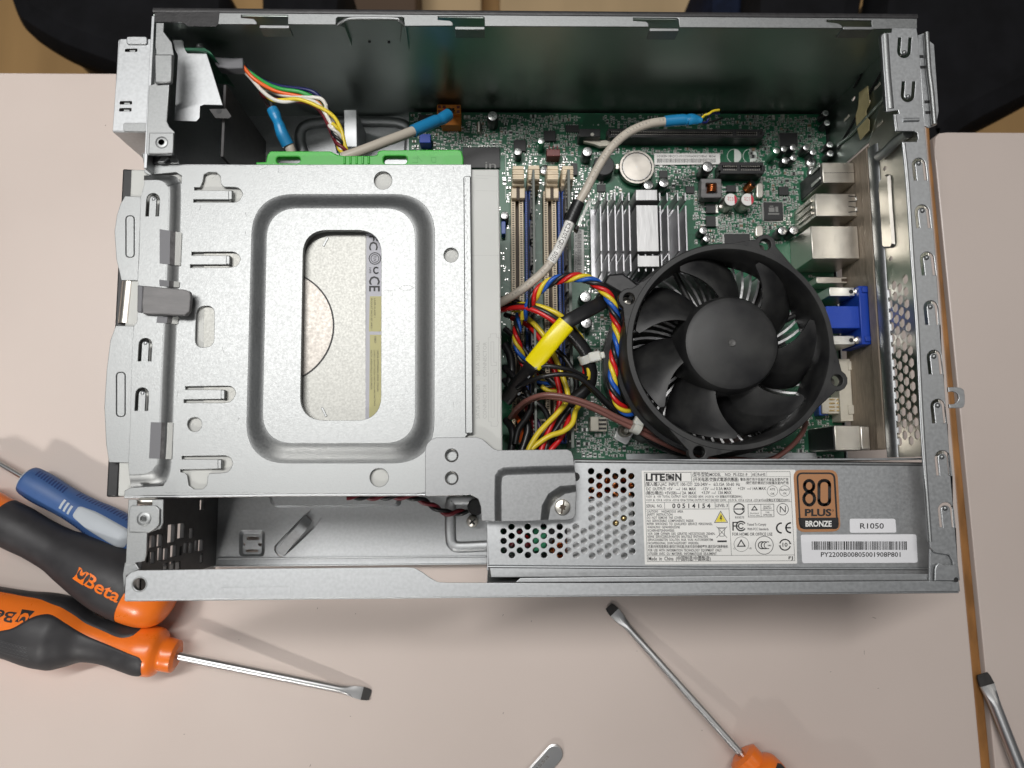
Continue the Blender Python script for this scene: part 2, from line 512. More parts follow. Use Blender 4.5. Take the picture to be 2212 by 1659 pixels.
ch = thing('chair', (420, 800, -740), 'black chair seat behind the far wall, just left of the pale diagonal strip of floor', 'chair')
cushion(ch, 'seat', -240, 70, [(1640, -140), (1632, 10), (1640, 90), (1700, 140), (1860, 130), (1866, 60), (1905, -140)], CLOTH, 2)
for x, y in ((1690, 60), (1830, 60), (1690, -90), (1830, -90)):
    p = at(x, y, -310)
    MB().lathe((p.x, p.y, -740), [(14, 0), (14, 430)], 16).build('leg', BLACK, ch)
o = cushion(None, 'folded_jeans', -300, 420, [(1536, -160), (1528, 10), (1536, 90), (1600, 110), (1652, 90), (1660, -160)], CLOTHB, 2)
tag(o, 'dark navy cloth bundle behind the far wall, right of the tan boards', 'cloth')
o = cushion(None, 'black_bag', -330, 380, [(556, -160), (552, 20), (570, 90), (700, 110), (738, 60), (742, -160)], CLOTH, 2)
tag(o, 'black soft bag standing behind the far wall, right of the narrow tan strip', 'bag')
o = MB().prism([(p.x, p.y) for p in (at(736, -160, -560), at(736, 90, -560), at(900, 90, -560), at(900, -160, -560))], -740, -560).build('dark_crate', DESKSIDE, None, 30, 4)
tag(o, 'dark brown box on the floor left of the two pale boards', 'box')
for i, (a, b, lab) in enumerate(((900, 1040, 'narrower pale tan board on the floor behind the far wall'), (1079, 1530, 'wide pale tan board on the floor left of the navy cloth'))):
    o = MB().prism([(p.x, p.y) for p in (at(a, -160, -640), at(a, 90, -640), at(b, 90, -640), at(b, -160, -640))], -740, -640).build('pale_board', PALEWOOD, None, 30, 3)
    tag(o, lab, 'board', 'pale boards behind the computer')
for i, (x, y, rx, ry, lab) in enumerate(((1768, 23.5, 11, 4.5, 'largest pale scrap on the black seat behind the far wall'), (1733, 25, 15, 2.6, 'long thin pale scrap on the black seat beside the largest scrap'), (1704.5, 25.6, 4, 2, 'tiny pale scrap, leftmost of three on the black seat'))):
    lp = [(p.x, p.y) for p in (at(x + rx * math.cos(t) * (1 + .15 * math.sin(3 * t)), y + ry * math.sin(t), -200) for t in [2 * math.pi * k / 14 for k in range(14)])]
    o = plate('paper_scrap', [lp], -240.5, -236, CREAM_L, None, 1)
    tag(o, lab, 'scrap', 'pale scraps on the seat')

# ------------------------------------------------------------------ computer case
RIM = 103.0
case = thing('computer_case', (175, 130, 0), 'open slim galvanised steel computer case lying on its side on the desk', 'computer case')
# floor sheet with its stamped features
FZ = 6.0
oval = pl('N', FZ, '1505,1050 1520,1095 1560,1128 1600,1120 1930,790 1925,770 1880,730 1850,705 1820,715 1510,1020')
oval = [at(*c('N', x, y), FZ) for x, y in ((1500, 1055), (1512, 1095), (1550, 1128), (1590, 1125), (1925, 800), (1875, 755), (1840, 700), (1810, 720), (1510, 1020))]
oval_s = smooth_loop(oval, 1)
stamp = [(p.x, p.y) for p in L('N', FZ, rquad((1200, 897), (1422, 897), (1418, 1122), (1198, 1122), 35, 4))]
plate('floor_sheet', [[(-1, 1.6), (349, 1.6), (349, 258.5), (-1, 258.5)], [(p.x, p.y) for p in oval_s], stamp], 5, FZ, STEEL, case, 0.1)
m = MB()
rim0 = [at(*c('N', x, y), FZ) for x, y in rquad((1200, 897), (1422, 897), (1418, 1122), (1198, 1122), 35, 4)]
rim1 = [at(*c('N', x, y), 3.2) for x, y in rquad((1232, 927), (1398, 927), (1394, 1100), (1230, 1100), 26, 4)]
m.loft([rim0, rim1])
m.build('stamped_recess', STEEL, case)
slots = [[(p.x, p.y) for p in L('N', 3.2, q)] for q in (rrect(1265, 950, 1370, 980, 12, 3), rrect(1258, 1060, 1362, 1085, 12, 3), rrect(1236, 1005, 1250, 1030, 4, 2), circ(1380, 1018, 15, 10))]
plate('recess_bottom', [[(p.x, p.y) for p in rim1]] + slots, 2.4, 3.25, STEEL, case, 0.05)
tong = path('N', '1560,1090,5.4 1640,985,7.5 1700,920,9.5 1760,850,9 1800,790,6')
w = Vector((1, 0.9, 0)).normalized()
nrm = Vector((-0.70, 0.71, 0))
side = Vector((0.71, 0.70, 0)) * 3.0
T = spline(tong, 5)
m = MB()
for zt in (0.0,):
    m.loft([[p - side * 0 + Vector((0.7, -0.7, 0)).normalized() * 0 + Vector((0.72, -0.69, 0)).cross(Vector((0, 0, 1))) * 0 + d for d in (Vector((-1.9, 1.7, -.4)), Vector((1.9, -1.7, -.4)), Vector((1.9, -1.7, .4)), Vector((-1.9, 1.7, .4)))] for p in T], True, True)
m.build('spring_tongue', STEEL, case)
plate('oval_recess', [[(p.x, p.y) for p in oval_s]], 3.2, 4.0, STEEL, case, 0.05)
# low lip along the open near side, stiffening step, raised platform under the drive
MB().box(-1, 1.0, 5.0, 148.6, 1.7, 9.0).build('floor_lip', STEEL, case, 30, 0.2)
MB().box(2, 4.6, 6.02, 148.6, 5.6, 6.9).build('floor_bead', STEEL, case, 30, 0.3)
pf = L('N', 14.0, rquad((1470, 560), (2560, 560), (2560, 672), (1500, 680), (20, 20, 40, 60), 4))
pf0 = L('N', 6.0, rquad((1440, 545), (2600, 545), (2600, 690), (1480, 700), (20, 20, 40, 60), 4))
MB().loft([pf0, pf], False, True).build('raised_platform', STEEL, case, 40)
bead = path('O', '1185,630,6.4 900,632,6.4 862,660,6.4 855,740,6.4 858,960,6.4 880,1020,6.4 940,1040,6.4 1185,1030,6.4')
MB().tube(spline(bead, 6), 3.0, 12, True, .4).build('stamped_bead', STEEL, case, 60)

# far side wall with folded rim and black outer cover
wallY = 258.8
f = frame_Y(wallY)
hang = [atY(x, y, wallY - 1) for x, y in ()]
plate('side_wall', [[(-1, 5), (350, 5), (350, 102.2), (-1, 102.2)]], 0, 0.8, STEEL_W, case, 0.1, f)
plate('outer_cover', [[(-1, 3), (350, 3), (350, 103.2), (-1, 103.2)]], -2.4, -0.1, BLKPAINT, case, 0.4, f)
fl_pts = [(335, 22), (384, 22), (472, 24), (600, 31), (726, 34.5), (766, 35), (856, 35.3), (873, 35.5), (1000, 36), (1312, 32.5), (1600, 36), (1981, 39)]
ztop = RIM
def rimline(x):      # outer and inner line of the folded rim
    return 24.5 + (x - 335) * 0.0088, 51.5 + (x - 335) * 0.0062
outer = []
xs_in = [(1981, 61), (1964, 59), (1964, 53.5), (1930, 52.5), (1926, 60.5)]
inner = [(1926, 61.5), (1883, 62.5), (1883, 44), (1786, 42.5), (1786, 47.5), (1810, 50), (1819, 55.5), (1819, 60.5),
         (1468, 58.5), (1466, 40.5), (1461, 38.5), (1368, 38.0), (1368, 44.5), (1396, 46.5), (1401, 51), (1401, 57.5),
         (1047, 56), (1047, 37), (1043, 35.3), (946, 35.0), (946, 42.5), (972, 44.5), (978, 49), (978, 55),
         (874, 55.5), (873, 38), (868, 36), (730, 36), (726, 39), (725, 52.5),
         (622, 52), (622, 33), (618, 31.8), (521, 31.5), (521, 38), (548, 40.5), (554, 47), (555, 52), (470, 51.5), (405, 56), (396, 49), (336, 47)]
lo = [at(335, 22.5, ztop), at(1981, 37, ztop)]
lp = [(lo[0].x, 258.9), (lo[1].x, 258.9)] + [(at(x, y, ztop).x, at(x, y, ztop).y) for x, y in [(1981, 61)] + inner]
plate('folded_rim', [lp], ztop - 1.0, ztop, STEEL_B, case, 0.2)
tape = pl('A', ztop + .05, '470,110 1030,104 1018,205 1000,232 760,228 700,190 470,192')
plate('painted_corner', [[(p.x, min(p.y, 261.4)) for p in tape]], ztop + .02, ztop + .35, BLKPAINT, case, 0.05)
for a, b, y in ((562, 626, 60.5), (983, 1047, 63.5), (1402, 1465, 67), (1819, 1884, 63.5)):
    p, q = atY(a, y, wallY - 6), atY(b, y, wallY - 6)
    MB().box(p.x, wallY - 6.6, p.z - 6, q.x, wallY - 5.2, p.z + 1).build('rim_tab', STEEL_B, case, 30, 0.2)
# pressed-in bridge of the wall between two cheeks
for pts in ('2040,215,0 2035,160,0', ):
    pass
ck = [atY(x, y, wallY - 3) for x, y in ((728, 53), (745, 60), (760, 100), (748, 108), (733, 66))]
MB().sweep(ck, (0, 3, 0)).build('pressed_cheek', STEEL_W, case)
ck = [atY(x, y, wallY - 3) for x, y in ((870, 53), (876, 54), (884, 112), (878, 112), (864, 95))]
MB().sweep(ck, (0, 3, 0)).build('pressed_cheek', STEEL_W, case)
brd = spline(path('D', '728,54,100.5 748,43,102.6 770,40,103 852,40.5,103 862,45,102.6 874,55,100.5'), 5)
MB().tube(brd, 0.8, 8).build('bridge_edge', STEEL_B, case, 60)
for x, y in ((798, 90), (840, 91)):
    p = atY(x, y, wallY - 0.9)
    MB().lathe((p.x, wallY - 1.2, p.z), [(0.7, 0), (0.7, 0.6)], 10, (0, 1, 0)).build('rivet_hole', INK, case)

# near top beam: flat flange and short outer lip, left half wider
bm_in = [(271, 1247), (283, 1236), (297, 1232), (352, 1231.5), (500, 1229), (880, 1225.5), (895, 1227), (912, 1236), (930, 1249), (945, 1257), (962, 1259), (1300, 1260), (1700, 1257.5), (2018, 1255)]
bl = [(at(x, y, RIM).x, at(x, y, RIM).y) for x, y in bm_in]
hole = [(p.x, p.y) for p in L('N', RIM, circ(337, 1362, 55, 22))]
plate('front_beam', [bl + [(350, at(2060, 1256, RIM).y), (350.2, -0.2), (0, -0.4)], hole], RIM - 0.9, RIM, STEEL, case, 0.25)
MB().lathe((at(*c('N', 337, 1362), RIM).x, at(*c('N', 337, 1362), RIM).y, RIM - 3), [(3.2, 0), (3.2, 3.25), (2.75, 3.25), (2.75, 0)], 24, caps=False).build('eyelet', STEEL_B, case)
MB().box(0, -1.0, RIM - 9, 350, -0.15, RIM - 0.6).build('beam_lip', STEEL, case, 30, 0.3)
MB().box(0, -1.0, 5, 1.0, 9, RIM - 1).build('corner_post', STEEL, case, 30, 0.2)
# worn stamped patch on the beam
pp = pl('N', RIM + 0.02, '1045,1390 1640,1380 1645,1445 1050,1448')
MB().prism([(p.x, p.y) for p in pp], RIM, RIM + 0.12).build('pressed_patch', STEEL, case, 30, 0.05)
# inner ledge on top of the supply side
lg = [(at(x, y, RIM - 3).x, at(x, y, RIM - 3).y) for x, y in ((1114, 1258), (1124, 1249), (2018, 1240), (2020, 1254))]
plate('inner_ledge', [lg], RIM - 3.8, RIM - 3.0, STEEL, case, 0.2)

# ---- rear wall (right): sheet with vents, ridge, top flange with clip cut-outs
WX = 348.0
f = frame_X(WX)
def rw(x, y):
    p = atX(x, y, WX)
    return (p.y, p.z)
def r1(x, y): return (1789.1 + x * 0.14706, 292.8 + y * 0.14706)
def r2(x, y): return (1789.1 + x * 0.14706, 536.7 + y * 0.14706)
def r3(x, y): return (1789.1 + x * 0.14706, 780.7 + y * 0.14706)
hexes = []
hx = [(1152, 455, 2), (985, 540, 2), (1068, 580, 2), (1158, 637, 2), (910, 660, 2), (998, 705, 2), (1080, 757, 2), (1172, 810, 2),
      (928, 822, 2), (1008, 875, 2), (1093, 925, 2), (1183, 978, 2), (935, 985, 2), (1020, 1038, 2), (1105, 1098, 2), (1197, 1155, 2),
      (950, 1150, 2), (1035, 1205, 2), (1122, 1268, 2), (1212, 1325, 2), (962, 1318, 2), (1045, 1378, 2), (1137, 1438, 2), (1225, 1500, 2),
      (975, 1485, 2), (1055, 1550, 2), (1150, 1612, 2), (1240, 20, 3), (985, 20, 3), (1068, 60, 3), (1160, 122, 3), (1250, 190, 3),
      (998, 160, 3), (1082, 230, 3), (1170, 295, 3), (1262, 365, 3), (1005, 328, 3), (1092, 398, 3), (1183, 468, 3), (1278, 540, 3),
      (1018, 495, 3), (1105, 568, 3), (1198, 640, 3), (1292, 715, 3), (1030, 665, 3), (1120, 740, 3), (1215, 815, 3), (1308, 893, 3),
      (1050, 833, 3), (1135, 912, 3), (1228, 990, 3), (1062, 1005, 3), (1148, 1085, 3), (1325, 1072, 3), (1068, 1175, 3), (1238, 1165, 3)]
for x, y, k in hx:
    a, b = rw(*(r2(x, y) if k == 2 else r3(x, y)))
    hexes.append([(a + 2.4 * math.cos(R(60 * i)), b + 2.4 * math.sin(R(60 * i))) for i in range(6)])
bump = [rw(*r1(*q)) for q in ((890, 565), (935, 575), (945, 700), (955, 900), (965, 1080), (985, 1300), (1005, 1600), (980, 1650), (860, 1660), (835, 1640), (810, 1200), (780, 800), (785, 690), (850, 590))]
ear = [[(rw(*r1(852, 483))[0] + 1.1 * math.cos(t), rw(*r1(852, 483))[1] + 1.5 * math.sin(t)) for t in [R(30 * i) for i in range(12)]],
       [(rw(*r2(940, 150))[0] + 1.1 * math.cos(t), rw(*r2(940, 150))[1] + 1.5 * math.sin(t)) for t in [R(30 * i) for i in range(12)]],
       [rw(*r1(*q)) for q in ((862, 1070), (885, 1065), (890, 1105), (912, 1110), (905, 1150), (888, 1155), (880, 1215), (862, 1215), (862, 1165), (835, 1160), (838, 1130), (860, 1120))]]
plate('rear_wall', [[(57, 58), (219, 58), (232, 70), (232, 102.3), (57, 102.3)]] + hexes + ear, 0, 0.7, NICKEL, case, 0.08, f)
plate('rear_wall_lower', [[(57, 5), (258, 5), (258, 14), (57, 14)]], 0, 0.7, STEEL, case, 0.08, f)
plate('rear_wall_slots', [[(219.5, 14), (258, 14), (258, 102.3), (232.2, 102.3), (232.2, 70.2), (219.5, 58.2)]] +
      [[(q[0] + 1.0 * math.cos(R(45 * i)), q[1] + 2.2 * math.sin(R(45 * i))) for i in range(8)] for q in ((237, 88), (247, 92), (240, 60), (250, 45))], 0, 0.7, STEEL_W, case, 0.08, f)
# recessed stamping on the rear wall
m = MB()
pl0 = [Vector((WX - 0.72, a, b)) for a, b in bump]
cy = sum(p.y for p in pl0) / len(pl0); cz = sum(p.z for p in pl0) / len(pl0)
pl1 = [Vector((WX - 2.0, cy + (p.y - cy) * 0.96, cz + (p.z - cz) * 0.8)) for p in pl0]
m.loft([pl0, pl1], False, True)
m.build('stamped_panel', NICKEL, case, 25)
# tall ridge standing beside the connector shield, and sloped rib
MB().sweep([Vector((348.2 - 2.9 * math.sin(R(t)), 57, 62 - 5 * math.cos(R(t)))) for t in range(0, 181, 15)], (0, 158, 0)).build('wall_ridge', STEEL, case, 40)
rib = spline([atX(*c('E', 955, 1350), 345), atX(*c('E', 1020, 1310), 345), atX(*c('E', 1120, 1210), 345), atX(*c('E', 1210, 1150), 345)], 6)
MB().tube(rib, 2.4, 10).build('sloped_rib', STEEL, case, 60)
rib = spline([atX(*c('E', 620, 1240), 346.5), atX(*c('E', 720, 1160), 346.5), atX(*c('E', 860, 1010), 346.5), atX(*c('E', 1000, 850), 346.5)], 6)
MB().tube(rib, 1.0, 8).build('sloped_rib', STEEL_W, case, 60)
# expansion slot covers seen on the upper wall
for a, b in ((((740, 760), (975, 330))), ((600, 1290), (995, 590))):
    p, q = atX(*c('E', *a), 346.8), atX(*c('E', *b), 346.8)
    MB().tube([p, q], 0.5, 6).build('slot_gap', INK, case, 60)
for x, y in ((948, 745), (682, 1020), (970, 1070)):
    p = atX(*c('E', x, y), 346.9)
    m = MB().sweep([p + Vector((0, dy, dz)) for dy, dz in ((-.6, -3), (.7, -2.4), (.4, 0), (.9, 2.6), (-.5, 3), (-.9, .3))], (-.3, 0, 0))
    m.build('bright_slot', CREAM_L, case, 0)
# connector shield strip (fabric gasket look)
sh = [(rw(*p)) for p in ()]
shield = MB()
for (y0, y1, xa, xb) in ():
    pass
plate('connector_shield', [[(61, 21), (218, 21), (218, 57.5), (61, 57.5)]], 0.1, 0.9, TAN, case, 0.3, f)
MB().box(346.0, 61, 50, 347.05, 217, 57.2).build('shield_fold', TAN, case, 30, 0.8)

# flange on top of the rear wall
def u_slot(x, y, w, h, t, up, k=None, skew=0.0):
    """U-shaped cut: legs w apart, height h, width t; up=True opens downward (arch on top)"""
    o = []
    n = 8
    s = -1 if up else 1
    W2 = w / 2
    for i in range(n + 1):
        a = math.pi * i / n
        o.append((x - math.cos(a) * W2, y + s * (h / 2 - W2) + s * math.sin(a) * W2))
    o.append((x + W2 + skew, y - s * h / 2)); o.append((x + W2 - t + skew, y - s * h / 2))
    for i in range(n + 1):
        a = math.pi * i / n
        o.append((x + math.cos(a) * (W2 - t), y + s * (h / 2 - W2) + s * math.sin(a) * (W2 - t)))
    o.append((x - W2 + t + skew, y - s * h / 2)); o.append((x - W2 + skew, y - s * h / 2))
    return o
fl_out = [(1927, 60), (1980, 60.5), (1985, 90), (1990, 170), (1995, 245), (2000, 300), (2010, 420), (2022, 560), (2030, 700), (2040, 830), (2050, 960), (2060, 1100), (2070, 1220), (2074, 1254),
          (2061, 1254), (2058, 1212), (2051, 1199), (2020, 1194), (2010, 1183), (2006, 1120), (1994, 1000), (1988, 920), (1985, 850), (1978, 700), (1968, 560), (1962, 460), (1957, 390), (1949, 306), (1980, 306), (1983, 300), (1982, 287), (1975, 283), (1934, 283), (1930, 247), (1942, 245), (1940, 238), (1920, 241), (1915, 241), (1904, 80), (1906, 74), (1914, 71), (1926, 70)]
us = []
for x, y, w, h, up in ((1953, 103, 29, 44, False), (1961, 198, 29, 44, False), (1985, 365, 29, 48, True), (1992, 467, 31, 50, True), (2003, 569, 30, 50, True),
                       (2011, 675, 31, 52, True), (2018, 782, 31, 52, True), (2026, 888, 31, 52, True), (2036, 1000, 33, 54, True), (2043, 1112, 33, 54, True)):
    us.append(u_slot(x, y, w, h, 6.5, up, None, (4 if up else 2)))
def flat(z, pts): return [(p.x, p.y) for p in (at(x, y, z) for x, y in pts)]
plate('rear_flange', [flat(RIM, fl_out)] + [flat(RIM, u) for u in us], RIM - 0.9, RIM, STEEL, case, 0.25)
for x, y, w, h, up in ((1953, 114, 0, 0, 0), (1961, 209, 0, 0, 0), (1984, 353, 0, 0, 0), (1992, 455, 0, 0, 0), (2001, 557, 0, 0, 0), (2009, 663, 0, 0, 0), (2017, 770, 0, 0, 0), (2025, 876, 0, 0, 0), (2034, 987, 0, 0, 0), (2041, 1098, 0, 0, 0)):
    p = at(x, y, RIM)
    MB().lathe((p.x, p.y, RIM - 0.05), [(1.15, 0), (1.0, 0.5), (0.6, 0.85), (0.05, 1.0)], 14).build('clip_dimple', STEEL_B, case, 60)
# rolled inner edges of the flange
MB().tube([at(1909, 78, RIM - 1.6), at(1914, 160, RIM - 1.6), at(1921, 238, RIM - 1.6)], 2.2, 12).build('rolled_edge', STEEL_B, case, 60)
MB().tube(spline([at(1951.5, 310, RIM - 0.8), at(1960, 390, RIM - 0.8), at(1971, 560, RIM - 0.8), at(1981, 700, RIM - 0.8), at(1988, 850, RIM - 0.8), at(1997, 1000, RIM - 0.8), at(2009, 1170, RIM - 0.8)], 3), 1.0, 10).build('rolled_edge', STEEL_B, case, 60)
MB().tube([at(1932.5, 250, RIM - 0.8), at(1937, 282, RIM - 0.8)], 0.9, 10).build('rolled_edge', STEEL_B, case, 60)
p, q = at(1950, 260, RIM), at(1984, 259, RIM)
MB().tube([p, q], 1.0, 10).build('pressed_bar', STEEL, case, 60)
# card clamp hooked outside the flange
m = MB()
k1 = [at(1983, 76, 96), at(2002, 69, 96), at(2008, 88, 96), at(2018, 96, 96), at(2028, 240, 96), at(2026, 252, 96), at(2022, 270, 96), at(2006, 276, 96), at(1996, 270, 96)]
plate('clamp_plate', [[(v.x, v.y) for v in k1]], 95.2, 96, STEEL, case, 0.2)
MB().tube(spline([at(2001, 71, 97.4), at(2006, 150, 97.4), at(2012, 200, 97.4), at(2018, 269, 97.4)], 4), 1.2, 10).build('clamp_rib', STEEL_B, case, 60)
for x, y in ((1990, 121), (1993, 144), (2002, 219), (2004, 242)):
    p = at(x, y, 96.1)
    MB().box(p.x - 1.1, p.y - 0.9, 95.9, p.x + 1.1, p.y + 0.5, 96.15).build('clamp_slot', INK, case, 0)
# padlock loop standing out of the rear
ring = [r3(*q) for q in ((1760, 380), (1880, 378), (1950, 390), (1990, 420), (2005, 520), (2003, 620), (1985, 670), (1950, 685), (1780, 685), (1775, 630), (1850, 628), (1895, 590), (1918, 545), (1905, 485), (1870, 455), (1820, 440), (1765, 450))]
plate('padlock_loop', [flat(58, ring)], 57, 58.2, STEEL, case, 0.2)
plate('corner_web', [flat(RIM - 1.4, [(2009, 1186), (2066, 1190), (2070, 1258), (2008, 1258)])], RIM - 2.2, RIM - 1.4, STEEL, case, 0.1)
# corner plate at the near right
cp = pl('S', RIM + .4, '1438,1330 1440,1235 1450,1200 1475,1178 1520,1195 1625,1192 1640,1215 1645,1330')
plate('corner_tab', [[(p.x, p.y) for p in cp]], RIM + 0.05, RIM + 0.7, STEEL, case, 0.25)
p = at(*c('S', 1627, 1322), RIM + .8)
MB().lathe((p.x, p.y, RIM + .65), [(1.0, 0), (1.0, 0.15)], 12).build('corner_hole', INK, case)

# ---- front frame (left)
plate('front_frame', [flat(RIM, [(337, 49), (354, 49), (353, 68), (371, 92), (375, 117), (370, 180), (365, 182), (360, 262), (366, 274), (377, 285), (375, 332), (369, 335), (320, 335), (315, 330), (321, 185), (333, 181), (337, 110), (335, 100)])] + [], RIM - 0.9, RIM, STEEL_B, case, 0.25)
MB().prism([(v[0], v[1]) for v in flat(RIM + 1.6, [(333, 117), (374, 117), (371, 178), (334, 180)])], RIM + 0.05, RIM + 1.8).build('frame_step', STEEL_B, case, 30, 0.7)
MB().prism([(v[0], v[1]) for v in flat(RIM + 0.9, [(322, 286), (376, 286), (374, 331), (320, 333)])], RIM + 0.05, RIM + 0.9).build('frame_pad', STEEL_B, case, 30, 0.5)
def rivet(x, y, z, r=3.0, nm='rivet', mat=None):
    p = at(x, y, z)
    return MB().lathe((p.x, p.y, z), [(r, 0), (r, 0.35), (r * 0.78, 0.6), (r * 0.5, 0.55), (r * 0.42, -0.8), (0.05, -0.8)], 20).build(nm, mat or STEEL_B, case, 40)
rivet(349.5, 308, RIM + 0.9, 2.7)
MB().box(-2.0, 186, 5, -0.6, 258, RIM - 1.2).build('front_sheet', STEEL, case, 30, 0.2)
MB().prism([(v[0], v[1]) for v in flat(96, [(306, 330), (380, 335), (388, 353), (310, 353)])], 94.6, 96).build('frame_joint', STEEL_B, case, 30, 0.4)
MB().prism([(v[0], v[1]) for v in flat(97, [(324, 338), (364, 338), (366, 352), (327, 352)])], 95.9, 96.4).build('joint_recess', INK, case, 0)
MB().prism([(v[0], v[1]) for v in flat(97.5, [(352, 336), (366, 341), (354, 352), (340, 352)])], 96.4, 98).build('joint_wedge', STEEL_B, case, 30, 0.3)
# front panel bracket: steel box outside the frame
bz = 96
bx = flat(bz, [(260, 84), (336, 84), (336, 110), (333, 130), (326, 185), (318, 283), (243, 283), (250, 180), (256, 105)])
plate('panel_box_lid', [bx] + [flat(bz, rrect(x - 13, y - 3, x + 13, y + 3.5, 1.5, 2)) for x, y in ((283, 108), (271.5, 221.5), (270.5, 236.5))], bz - 0.8, bz, STEEL, case, 0.2)
p0, p1 = at(243, 283, bz), at(318, 283, bz)
MB().box(p0.x, p0.y - 0.4, 18, -2.2, p0.y + 0.4, bz - 0.4).build('panel_box_side', STEEL, case, 30, 0.2)
pt = at(258, 84, bz)
MB().box(p0.x, p0.y, 18, p0.x + 0.8, pt.y, bz - 0.4).build('panel_box_side', STEEL, case, 30, 0.2)
MB().box(p0.x, pt.y - 0.8, 18, -2.2, pt.y, bz - 0.4).build('panel_box_side', STEEL, case, 30, 0.2)
for x, y in ((283, 108), (271.5, 221.5), (270.5, 236.5)):
    q = at(x + 3.2, y + 1.6, bz)
    MB().box(q.x - 1.3, q.y - 0.6, bz - 0.9, q.x + 1.3, q.y + 0.3, bz + 0.1).build('slot_tongue', STEEL_B, case, 30, 0.1)
MB().prism([(v[0], v[1]) for v in flat(bz + .8, rrect(273, 78.5, 318, 95.5, 5, 4))], bz + 0.05, bz + 0.9).build('box_clip', STEEL, case, 30, 0.4)
MB().prism([(v[0], v[1]) for v in flat(bz + .5, rrect(266, 265, 317, 284, 5, 4))], bz + 0.05, bz + 0.5).build('box_pad', STEEL_B, case, 30, 0.2)
MB().prism([(v[0], v[1]) for v in flat(bz + 1, [(326, 105), (341, 105), (338, 178), (329, 184), (326, 172)])], bz + .05, bz + 1.6).build('box_gasket', INK, case, 30, 0.4)
MB().tube([at(331, 110, bz + 1.8), at(330, 140, bz + 1.8), at(328, 182, bz + 1.8)], 0.7, 8).build('box_seam', STEEL_B, case, 60)
# inner bracket carrying the small front board
ib = flat(88, [(372, 86), (392, 86), (397, 90), (398, 103), (403, 106), (425, 108), (445, 111), (462, 165), (481, 227), (441, 226), (432, 229), (431, 254), (424, 262), (376, 261), (380, 190), (384, 120), (378, 108)])
plate('board_bracket', [ib], 87.2, 88, STEEL, case, 0.2)
MB().prism([(v[0], v[1]) for v in flat(88, [(446, 229), (485, 228), (496, 245), (490, 250), (460, 249)])], 84.5, 85.3).build('bracket_foot', GRILL, case, 30, 0.2)
q = at(473, 240, 85.4)
MB().lathe((q.x, q.y, 85.2), [(1.2, 0), (1.2, .2)], 12).build('bracket_hole', INK, case)
MB().prism([(v[0], v[1]) for v in flat(90, [(398, 103), (441, 103), (455, 112), (461, 120), (445, 110), (400, 109)])], 60, 90).build('front_board', BROWNPCB, case, 30, 0.1)
q = at(430, 99, 88)
MB().lathe((q.x, q.y, 84), [(2.0, 0), (2.0, 3), (1.2, 4.5), (0.1, 5)], 16).build('board_screw', STEEL_B, case, 40)
MB().box(24, 200, 20, 25.4, 236, 82).build('bracket_web', GRILL, case, 30, 0.2)
# front grille low down on the left, with its punched slots
GX = 1.5
def gy(x, y):
    p = atX(*c('N', x, y), GX); return (p.y, p.z)
gh = []
for x0, y0, x1, y1 in ((425, 945, 475, 1040), (490, 935, 535, 1030), (585, 850, 640, 995), (495, 1050, 537, 1150), (545, 1055, 587, 1145), (607, 1030, 655, 1120), (432, 1085, 470, 1180), (400, 1080, 415, 1170),
                       (660, 1035, 672, 1110), (685, 1035, 700, 1110), (520, 775, 550, 880), (300, 1160, 335, 1215), (545, 1185, 580, 1228), (600, 1170, 640, 1228), (650, 1175, 690, 1228), (695, 1165, 740, 1228),
                       (720, 1005, 750, 1090), (765, 1005, 795, 1088), (815, 985, 840, 1070), (848, 980, 885, 1070), (890, 910, 930, 1090), (862, 635, 900, 715), (862, 1100, 885, 1170), (770, 880, 800, 965), (670, 840, 720, 960)):
    a = [gy(x0, y0), gy(x1, y0), gy(x1, y1), gy(x0, y1)]
    ya, yb = min(q[0] for q in a), max(q[0] for q in a); za, zb = min(q[1] for q in a), max(q[1] for q in a)
    if zb > 90 or za < 7: za = max(za, 7.5); zb = min(zb, 89)
    if ya < 3.5: ya = 3.5
    if yb - ya > 0.6 and zb - za > 0.6: gh.append([(ya, za), (yb, za), (yb, zb), (ya, zb)])
ok = []
for h in gh:
    if all(h[1][0] < g[0][0] - .3 or h[0][0] > g[1][0] + .3 or h[2][1] < g[0][1] - .3 or h[0][1] > g[2][1] + .3 for g in ok): ok.append(h)
f = frame_X(GX)
plate('front_grille', [[(1.8, 6.2), (186, 6.2), (186, 92), (1.8, 92)]] + ok, 0, 2.0, GRILL, case, 0.1, f)
# near-left frame leg over the grille with riveted pad
leg = flat(RIM - 1.2, [(277, 1079), (296, 1079), (296, 1092), (328, 1092), (328, 1079), (353, 1079), (352, 1130), (346, 1142), (318, 1152), (316, 1200), (312, 1212), (292, 1216), (290, 1221), (271, 1221), (275, 1130)])
plate('frame_leg', [leg], RIM - 2.1, RIM - 1.2, STEEL_B, case, 0.25)
pad = flat(RIM + 0.2, [(280, 1096), (284, 1092), (335, 1092), (344, 1100), (344, 1132), (337, 1141), (322, 1150), (278, 1150), (277, 1120)])
plate('frame_pad', [pad], RIM - 1.1, RIM + 0.1, STEEL_B, case, 0.3)
rivet(*c('N', 377, 797), RIM + 0.1, 2.9)
q = flat(RIM - 1, [(268, 1216), (292, 1218), (300, 1230), (272, 1244), (266, 1283), (264, 1240)])
plate('frame_corner', [q], RIM - 2.6, RIM - 1.4, STEEL_B, case, 0.25)
p = at(*c('N', 400, 645), 98)
MB().lathe((p.x - 3, p.y, 98), [(1.6, 0), (1.6, 7)], 12, (1, 0, 0)).build('hinge_pin', NICKEL, case, 60)
